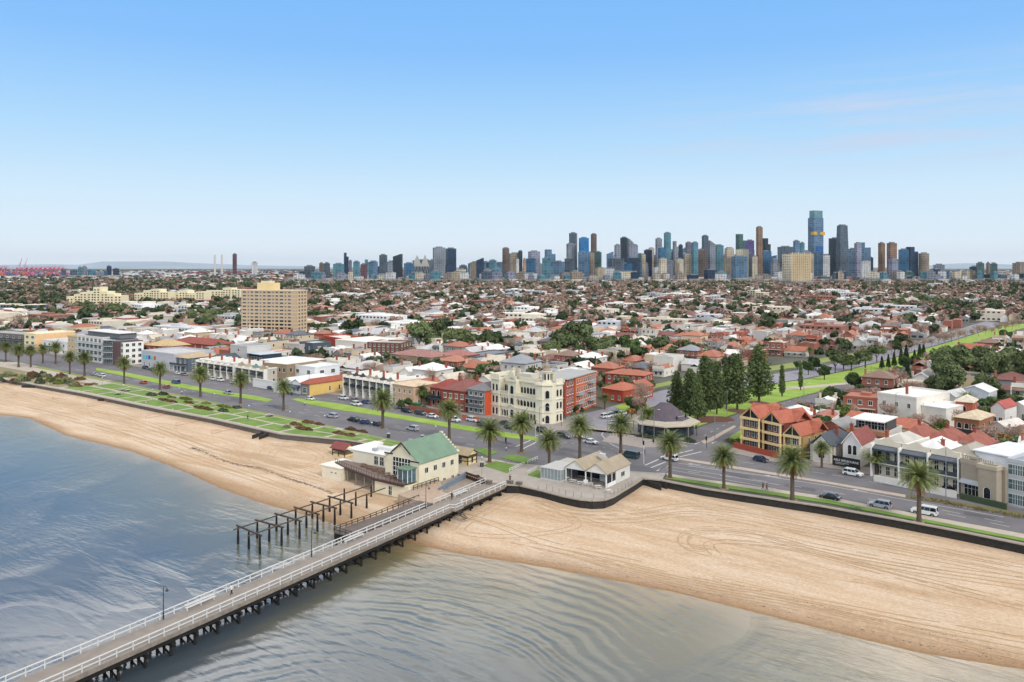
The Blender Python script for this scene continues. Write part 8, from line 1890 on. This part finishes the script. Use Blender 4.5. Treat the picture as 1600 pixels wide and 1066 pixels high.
for t_ in ((1006, 726, 'traffic light with a white mast arm at the kiosk side of the crossing', True), (1104, 701, 'dark traffic light on the avenue median tip'), (1088, 682, 'traffic light across the avenue beside the arrows'), (837, 690, 'traffic light on the median before the hotel', True), (877, 666, 'traffic light at the hotel corner'), (791, 703, 'pair of dark signals at the pedestrian crossing on the near side'), (1058, 683, 'white signal mast beside the pavilion', True), (911, 664, 'traffic light beside the orange flats street')): signal(*t_)
def picnic(x, y, label):
    u, v = W(x, y); r = empty('picnic_table', (u, v, .11), .1, label, 'picnic table', 'picnic tables on the reserve'); cc = 'B9B4AC'
    b = MB(); b.box(-1, -.45, .7, 1, .45, .78); C(b.build('tabletop', m_trim, r), cc)
    b = MB(); b.box(-1, -1, .4, 1, -.65, .46); b.box(-1, .65, .4, 1, 1, .46); C(b.build('bench_seats', m_trim, r), cc)
    for s in (-.7, .7): b = MB(); b.box(s-.06, -.9, 0, s+.06, .9, .38); b.box(s-.06, -.1, .38, s+.06, .1, .7); C(b.build('leg', m_trim, r), '4A4038')
for x, y, lb in ((193, 611, 'pale picnic table on the left lawn, left one of its pair'), (199, 612, 'pale picnic table on the left lawn, right one of its pair'), (184, 617, 'pale bench table on the left lawn nearer the sea wall'), (421, 651, 'pale picnic table on the lawn before the turning white car')): picnic(x, y, lb)
def bin_(x, y, label):
    u, v = W(x, y); r = empty('litter_bin', (u, v, .08), 0, label, 'bin', 'litter bins'); b = MB(); b.box(-.35, -.35, 0, .35, .35, 1.15); C(b.build('body', m_trim, r), '2F3A38'); b = MB(); b.box(-.42, -.42, 1.16, .42, .42, 1.3); C(b.build('lid', m_trim, r), 'C5C7C6')
for x, y, lb in ((607, 684, 'dark litter bin with a white lid on the lawn behind the club'), (753, 730, 'dark litter bin by the forecourt palm'), (660, 687, 'dark litter bin behind the ridge of the green roof'), (1568, 765, 'bin by the hedge of the stone house')): bin_(x, y, lb)
u, v = W(652, 640.5, 0); r = empty('site_toilet', (u, v-.5, .12), 0, 'dark green box cabinet before the brick fence', 'cabinet'); b = MB(); b.box(-1.3, -1, 0, 1.3, 1, 2.3); C(b.build('body', m_trim, r), '1F5A38'); b = MB(); b.box(-1.4, -1.1, 2.31, 1.4, 1.1, 2.5); C(b.build('roof', m_trim, r), '2A6A44'); b = MB(); b.box(-.4, -1.06, .1, .4, -1.01, 2.0); C(b.build('door', m_trim, r), '18482E')
for i, (x, y, x2, y2) in enumerate(((796, 737.5, 819, 727), (824.5, 725, 840, 718), (824, 742, 841, 732))):
    a, c = W(x, y), W(x2, y2); railing('forecourt_rail', [(*a, .1), (*c, .1)], 'low white rail edging a forecourt lawn, '+('nearest the pier gate', 'farthest from the pier', 'beside the kiosk lawn')[i], 1.6, .7)
# volleyball style nets on the left beach
for i, (x1, y1, x2, y2) in enumerate(((82, 625, 123, 617.5), (137, 637, 178, 629.5), (228, 656, 270, 648), (275, 667, 318, 658.5), (331, 679.5, 373, 670))):
    zb = -1.9; a = W(x1, y1, zb); c = W(x2, y2, zb+.2)
    a = (*a, beach_z(*a)); c = (*c, beach_z(*c)); r = empty('beach_net', (0, 0, 0), 0, ('leftmost', 'second from left', 'middle', 'second from right', 'rightmost')[i]+' of the thin red lined nets across the left beach', 'net', 'nets on the left beach')
    b = MB(); b.tube((a[0], a[1], a[2]-.2), (a[0], a[1], a[2]+1.0), .05, n=5); C(b.build('end_post', m_trim, r), 'A86A5A')
    b = MB(); b.tube((c[0], c[1], c[2]-.2), (c[0], c[1], c[2]+1.7), .12, n=6); C(b.build('white_post', m_trim, r), 'DCD9D0')
    b = MB(); b.tube((a[0], a[1], a[2]+.95), (c[0], c[1], c[2]+.95), .045, n=4); b.tube((a[0], a[1], a[2]+.1), (c[0], c[1], c[2]+.1), .045, n=4); C(b.build('rope', m_trim, r), 'A8644E')
for i, (x, y) in enumerate(((36, 603), (56, 602), (76, 607), (228, 637))):
    u, v = W(x, y, -1.6); b = MB(); b.tube((0, 0, -.3), (0, 0, 1.9), .12, n=6); o = C(b.build('marker_post', m_trim, loc=(u, v, beach_z(u, v))), 'D6D3CA'); tag(o, 'white marker post on the left beach, '+('leftmost', 'second from left', 'third from left', 'rightmost')[i], 'post', 'marker posts on the left beach')
# steps and boxes down to the beach
def beach_box(x1, y1, x2, y2, w_, label, h=1.0):
    a, c = W(x1, y1, -1.4), W(x2, y2, -1.4); r = empty('beach_steps', (0,0,0), 0, label, 'steps', 'concrete beach steps'); b = MB(); d = Vector((c[0]-a[0], c[1]-a[1])).normalized(); n_ = Vector((-d.y, d.x))*w_
    b.beam((a[0], a[1], -1.4+h), (c[0], c[1], -1.4+h), .3, 2.4); b.build('side_wall', m_basalt, r)
    b = MB(); b.beam((a[0]+n_.x, a[1]+n_.y, -1.4+h), (c[0]+n_.x, c[1]+n_.y, -1.4+h), .3, 2.4); b.build('side_wall', m_basalt, r)
    b = MB()
    for i in range(7):
        f = i/7; p = Vector((a[0], a[1])).lerp(Vector(c), f+.07)+n_/2; b.beam((p.x-n_.x*.42, p.y-n_.y*.42, -1.9+f*1.9), (p.x+n_.x*.42, p.y+n_.y*.42, -1.9+f*1.9), 1.2, .6)
    b.build('treads', m_kerb, r)
beach_box(405, 686, 433, 677.5, 2.6, 'grey ramp with twin walls down to the left beach by the shrubs'); beach_box(153, 627, 172, 628, 2.2, 'dark timber box steps at the left sea wall'); beach_box(34, 606, 57, 607, 1.4, 'dark low box at the far left sea wall'); beach_box(1042, 763, 1006, 752, 2.0, 'dark stone ramp down to the right beach by the kiosk', 1.2)
# ------------------------------------------------------------------ people
m_skin = mat('skin', 'B98A6C', .6); m_hair = mat('dark_hair', '2A1F18', .8)
def person(x, y, z, rz, top, legs, label, walk=.28, zoff=None, arms=0):
    u, v = W(x, y, z); r = empty('person', (u, v, z+.02), rz, label, 'person', 'people walking')
    # joints; faces +Y; one skinned body
    hip = 0.92; s = walk
    J = [(0, 0, hip), (0, .01, 1.18), (0, .02, 1.42), (0, .02, 1.52), (0, .03, 1.66),
         (-.1, s*.45, .50), (-.1, s*.9, .08), (-.1, s*.9+.15, .04), (.1, -s*.15, .50), (.1, -s*.9, .12), (.1, -s*.9+.13, .05),
         (-.2, .0, 1.40), (-.25, -.12, 1.14), (-.22, -.05+arms, .92), (.2, .0, 1.40), (.25, .08, 1.14), (.22, .22+arms, .98), (-.1, 0, .88), (.1, 0, .88)]
    E_ = [(0, 1), (1, 2), (2, 3), (3, 4), (0, 17), (17, 5), (5, 6), (6, 7), (0, 18), (18, 8), (8, 9), (9, 10), (2, 11), (11, 12), (12, 13), (2, 14), (14, 15), (15, 16)]
    RD = [.13, .13, .13, .055, .1, .07, .045, .04, .07, .045, .04, .06, .042, .035, .06, .042, .035, .09, .09]
    me = bpy.data.meshes.new('body'); me.from_pydata(J, E_, []); o = bpy.data.objects.new('body', me); COL.objects.link(o); o.parent = r
    sk = o.modifiers.new('skin', 'SKIN'); 
    for i, sv in enumerate(me.skin_vertices[0].data if me.skin_vertices else []): sv.radius = (RD[i], RD[i]*.8)
    o.modifiers.new('sub', 'SUBSURF').levels = 1; me.materials.append(m_skin)
    # hands: five fingers each
    for sx_, (hx, hy, hz) in ((-1, J[13]), (1, J[16])):
        b = MB(); b.box(hx-.02, hy-.035, hz-.1, hx+.02, hy+.035, hz-.01)
        for k in range(4): yy = hy-.03+k*.02; b.tube((hx, yy, hz-.1), (hx-sx_*.012, yy, hz-.165+abs(k-1.5)*.008), .009, .007, 5); 
        b.tube((hx, hy+.035, hz-.04), (hx-sx_*.01, hy+.065, hz-.09), .01, .008, 5); b.build('hand', m_skin, r)
    b = MB(); b.lathe([(.02, .125), (.08, .10), (.105, .03), (.1, -.03), (.07, -.05)], 10, (0, .0, 1.68)); b.build('hair', m_hair, r, smooth=True)
    b = MB(); b.tube((0, .11, 1.66), (0, .145, 1.64), .016, .012, 5); b.box(-.025, .118, 1.595, .025, .124, 1.605); b.build('face', m_skin, r)
    b = MB(); b.box(-.045, .112, 1.675, -.02, .12, 1.69); b.box(.02, .112, 1.675, .045, .12, 1.69); b.build('eyes', m_tyre, r)
    b = MB(); b.lathe([(.165, .88), (.17, .98), (.165, 1.15), (.195, 1.38), (.12, 1.47), (.07, 1.5)], 12, (0, .015, 0))
    for sx_, pts_ in ((-1, (J[11], J[12])), (1, (J[14], J[15]))): b.tube(pts_[0], pts_[1], .078, .06, 8)
    C(b.build('shirt', m_trim, r), top)
    b = MB(); b.lathe([(.15, .8), (.165, .9), (.16, 1.0)], 12)
    for k, f_, g_ in ((17, 5, 6), (18, 8, 9)): b.tube(J[k], J[f_], .1, .078, 8); b.tube(J[f_], J[g_], .078, .058, 8)
    C(b.build('trousers', m_trim, r), legs); return r
person(362, 930, .08, R(180), 'DAD8D2', '1A1B1E', 'person walking on the pier in a white top and black trousers')
person(706, 781, .08, R(0), '1E2630', '15171A', 'person in dark clothes standing by the gap in the pier railing near the forecourt')
person(790.5, 692, .02, R(60), '20242A', '1C2026', 'person in black crossing at the lights, walking towards the hotel')
person(790, 706, .08, R(20), '2A2A30', '222', 'person in black waiting on the near kerb by the crossing') if False else person(791, 706, .08, R(20), '2A2A30', '222226', 'person in dark clothes waiting on the near kerb by the crossing')
person(797, 753, .08, R(200), '5A3A2E', '22252A', 'person standing by the right gate pier of the pier entrance')
person(911, 659, .13, R(90), '3A2A30', '1E1E22', 'person walking on the side street footpath by the orange flats')
person(476, 634.5, .1, R(90), 'D6D6D6', '2A3038', 'person in a white top on the verge below the turning white car')
person(1192, 765, .12, R(-90), '3A4048', '1E2024', 'left one of two people on the path below the orange tiled flats')
person(1198, 767, .12, R(-90), '7A3A34', '22262C', 'right one of two people on the path below the orange tiled flats')
person(284, 617, .1, R(90), 'D2D4D6', '3A4450', 'person in a white top on the verge left of the utility truck')
person(387, 656, .1, R(90), '22262C', '1A1C20', 'person in dark clothes on the path crossing right of the round shrubs')
person(1007, 712, .08, R(30), '24282E', '1C1E22', 'person in dark clothes behind the kiosk at the kerb')
# bicycle rider
def cyclist(x, y, z, rz, col, label):
    u, v = W(x, y, z); r = empty('bicycle', (u, v, z+.02), rz, label+' bicycle on the path beside the right beach', 'bicycle')
    for xx in (-.5, .5):
        b = MB(); n = 16
        for k in range(n): a0, a1 = k*6.283/n, (k+1)*6.283/n; b.tube((xx+.33*math.cos(a0), 0, .34+.33*math.sin(a0)), (xx+.33*math.cos(a1), 0, .34+.33*math.sin(a1)), .025, n=4, caps=False)
        b.build('wheel', m_tyre, r)
    b = MB(); b.tube((-.5, 0, .34), (-.2, 0, .85), .025, n=5); b.tube((-.2, 0, .85), (.35, 0, .85), .025, n=5); b.tube((.5, 0, .34), (.33, 0, 1.0), .025, n=5); b.tube((-.1, 0, .35), (.35, 0, .85), .025, n=5); b.tube((-.5, 0, .34), (-.1, 0, .35), .025, n=5); b.box(.3, -.25, 1.0, .36, .25, 1.04); C(b.build('frame', m_trim, r), col); b = MB(); b.box(-.32, -.07, .9, -.08, .07, .96); b.build('saddle', m_tyre, r)
cyclist(1334, 797, .1, -.15, '2E9A4A', 'bright green'); cyclist(1341, 799, .1, -.15, '3A3E44', 'dark')

# ------------------------------------------------------------------ the air between here and the hills
hm = bpy.data.materials.new('thin_haze'); hm.use_nodes = True; t = hm.node_tree
for n in list(t.nodes):
    if n.type != 'OUTPUT_MATERIAL': t.nodes.remove(n)
pv = nd(t, 'ShaderNodeVolumePrincipled'); pv.inputs['Color'].default_value = (.80, .89, 1.0, 1); pv.inputs['Density'].default_value = 1.2e-5; pv.inputs['Anisotropy'].default_value = .1
t.links.new(pv.outputs[0], [n for n in t.nodes if n.type == 'OUTPUT_MATERIAL'][0].inputs['Volume'])
b = MB(); b.box(-42000, -6000, -12, 42000, 42000, 620); o = b.build('haze', hm); tag(o, 'thin blue haze over the city and hills', 'haze', kind='stuff')

# ------------------------------------------------------------------ tyre tracks and seaweed on the sand
def sand_pt(x, y):
    z = -2.0
    for _ in range(4): u, v = W(x, y, z); z = beach_z(u, v)
    return Vector((u, v, z))
def smooth(pts, n=8):
    out_ = []; P = [pts[0]]+list(pts)+[pts[-1]]
    for i in range(1, len(P)-2):
        for k in range(n):
            t = k/n; out_.append(tuple(.5*((2*P[i][j])+(-P[i-1][j]+P[i+1][j])*t+(2*P[i-1][j]-5*P[i][j]+4*P[i+1][j]-P[i+2][j])*t*t+(-P[i-1][j]+3*P[i][j]-3*P[i+1][j]+P[i+2][j])*t**3) for j in (0, 1)))
    return out_+[pts[-1]]
tb = MB(); random.seed(12)
def track(pts, gauge=1.9, wd=.28):
    Q = [sand_pt(*p) for p in smooth(pts)]
    for off in (-gauge/2, gauge/2):
        prev = None
        for i, q in enumerate(Q):
            d = (Q[min(i+1, len(Q)-1)]-Q[max(i-1, 0)]); d.z = 0
            if d.length < 1e-4: continue
            d.normalize(); n = Vector((-d.y, d.x, 0)); w_ = wd*random.uniform(.6, 1.2)
            a, c = q+n*(off-w_/2), q+n*(off+w_/2); a.z = beach_z(a.x, a.y)+.035; c.z = beach_z(c.x, c.y)+.035
            if prev and random.random() > .12: tb.face([prev[0], a, c, prev[1]])
            prev = (a, c)
for k in range(5):
    o = k*5
    track([(1600, 905+o*1.3), (1450, 885+o), (1300, 858+o), (1180, 832+o*.6), (1100, 826+o*.6), (1068, 838+o*.5), (1075, 856-o*.3), (1110, 866-o)] if k < 3 else [(1600, 930+o), (1400, 880+o), (1250, 850+o*.5), (1150, 842+o*.3), (1108, 850), (1120, 868)])
for k in range(4): track([(800+k*30, 845+k*6), (930+k*10, 872+k*5), (1080, 905+k*4), (1250, 935+k*5), (1420, 968+k*7), (1600, 1000+k*9)])
for k in range(3): track([(840, 780+k*8), (900, 800+k*6), (990, 800+k*7), (1100, 790+k*8), (1300, 825+k*9), (1600, 885+k*8)])
for k in range(3): track([(0, 606+k*6), (80, 622+k*6), (160, 638+k*7), (250, 668+k*6), (340, 700+k*7), (430, 722+k*7), (500, 745+k*5)])
for k in range(2): track([(0, 625+k*5), (90, 645+k*5), (200, 676+k*6), (300, 712+k*5), (400, 745+k*5), (480, 775+k*3)])
track([(395, 720), (400, 708), (410, 700), (430, 695), (470, 700), (500, 715), (480, 728), (440, 728), (410, 716)]); track([(360, 700), (367, 706), (364, 714)], 1.6); track([(372, 704), (392, 726), (425, 738)]); track([(420, 716), (440, 700), (490, 698), (520, 712)])
track([(820, 770), (760, 800), (720, 830), (800, 838), (900, 822), (860, 790), (830, 785)]); track([(700, 800), (760, 815), (860, 850), (1000, 880)])
tag(tb.build('tyre_tracks', mat('turned_sand', 'B59877', .95, 2.0, .12)), 'curved tyre tracks pressed into the sand', 'tracks', kind='stuff')
wb = MB()
for pts in ([(300, 700), (318, 706), (350, 720), (380, 728), (410, 733), (450, 748), (480, 757), (520, 771)], [(700, 852), (800, 872), (900, 885), (1000, 905), (1150, 938), (1300, 975), (1450, 1010), (1560, 1030)], [(1100, 900), (1250, 940), (1400, 975), (1560, 1015)]):
    Q = [sand_pt(*p) for p in smooth(pts, 40)]; dn = 1.0 if pts[0][0] == 300 else .35
    for q in Q:
        for k in range(5):
            if random.random() > dn: continue
            u, v = q.x+random.gauss(0, .5), q.y+random.gauss(0, .35); s = random.uniform(.08, .3)*(1 if dn == 1 else .6); a = random.random()*6.28; z = beach_z(u, v)+.03
            wb.face([(u-s*math.cos(a), v-s*math.sin(a), z), (u+s*.3*math.sin(a), v-s*.3*math.cos(a), z+.03), (u+s*math.cos(a), v+s*math.sin(a), z), (u-s*.3*math.sin(a), v+s*.3*math.cos(a), z)])
tag(wb.build('seaweed', mat('dry_seaweed', '4E3C38', .95, 2, .3)), 'broken lines of dark seaweed on the beach', 'seaweed', kind='stuff')
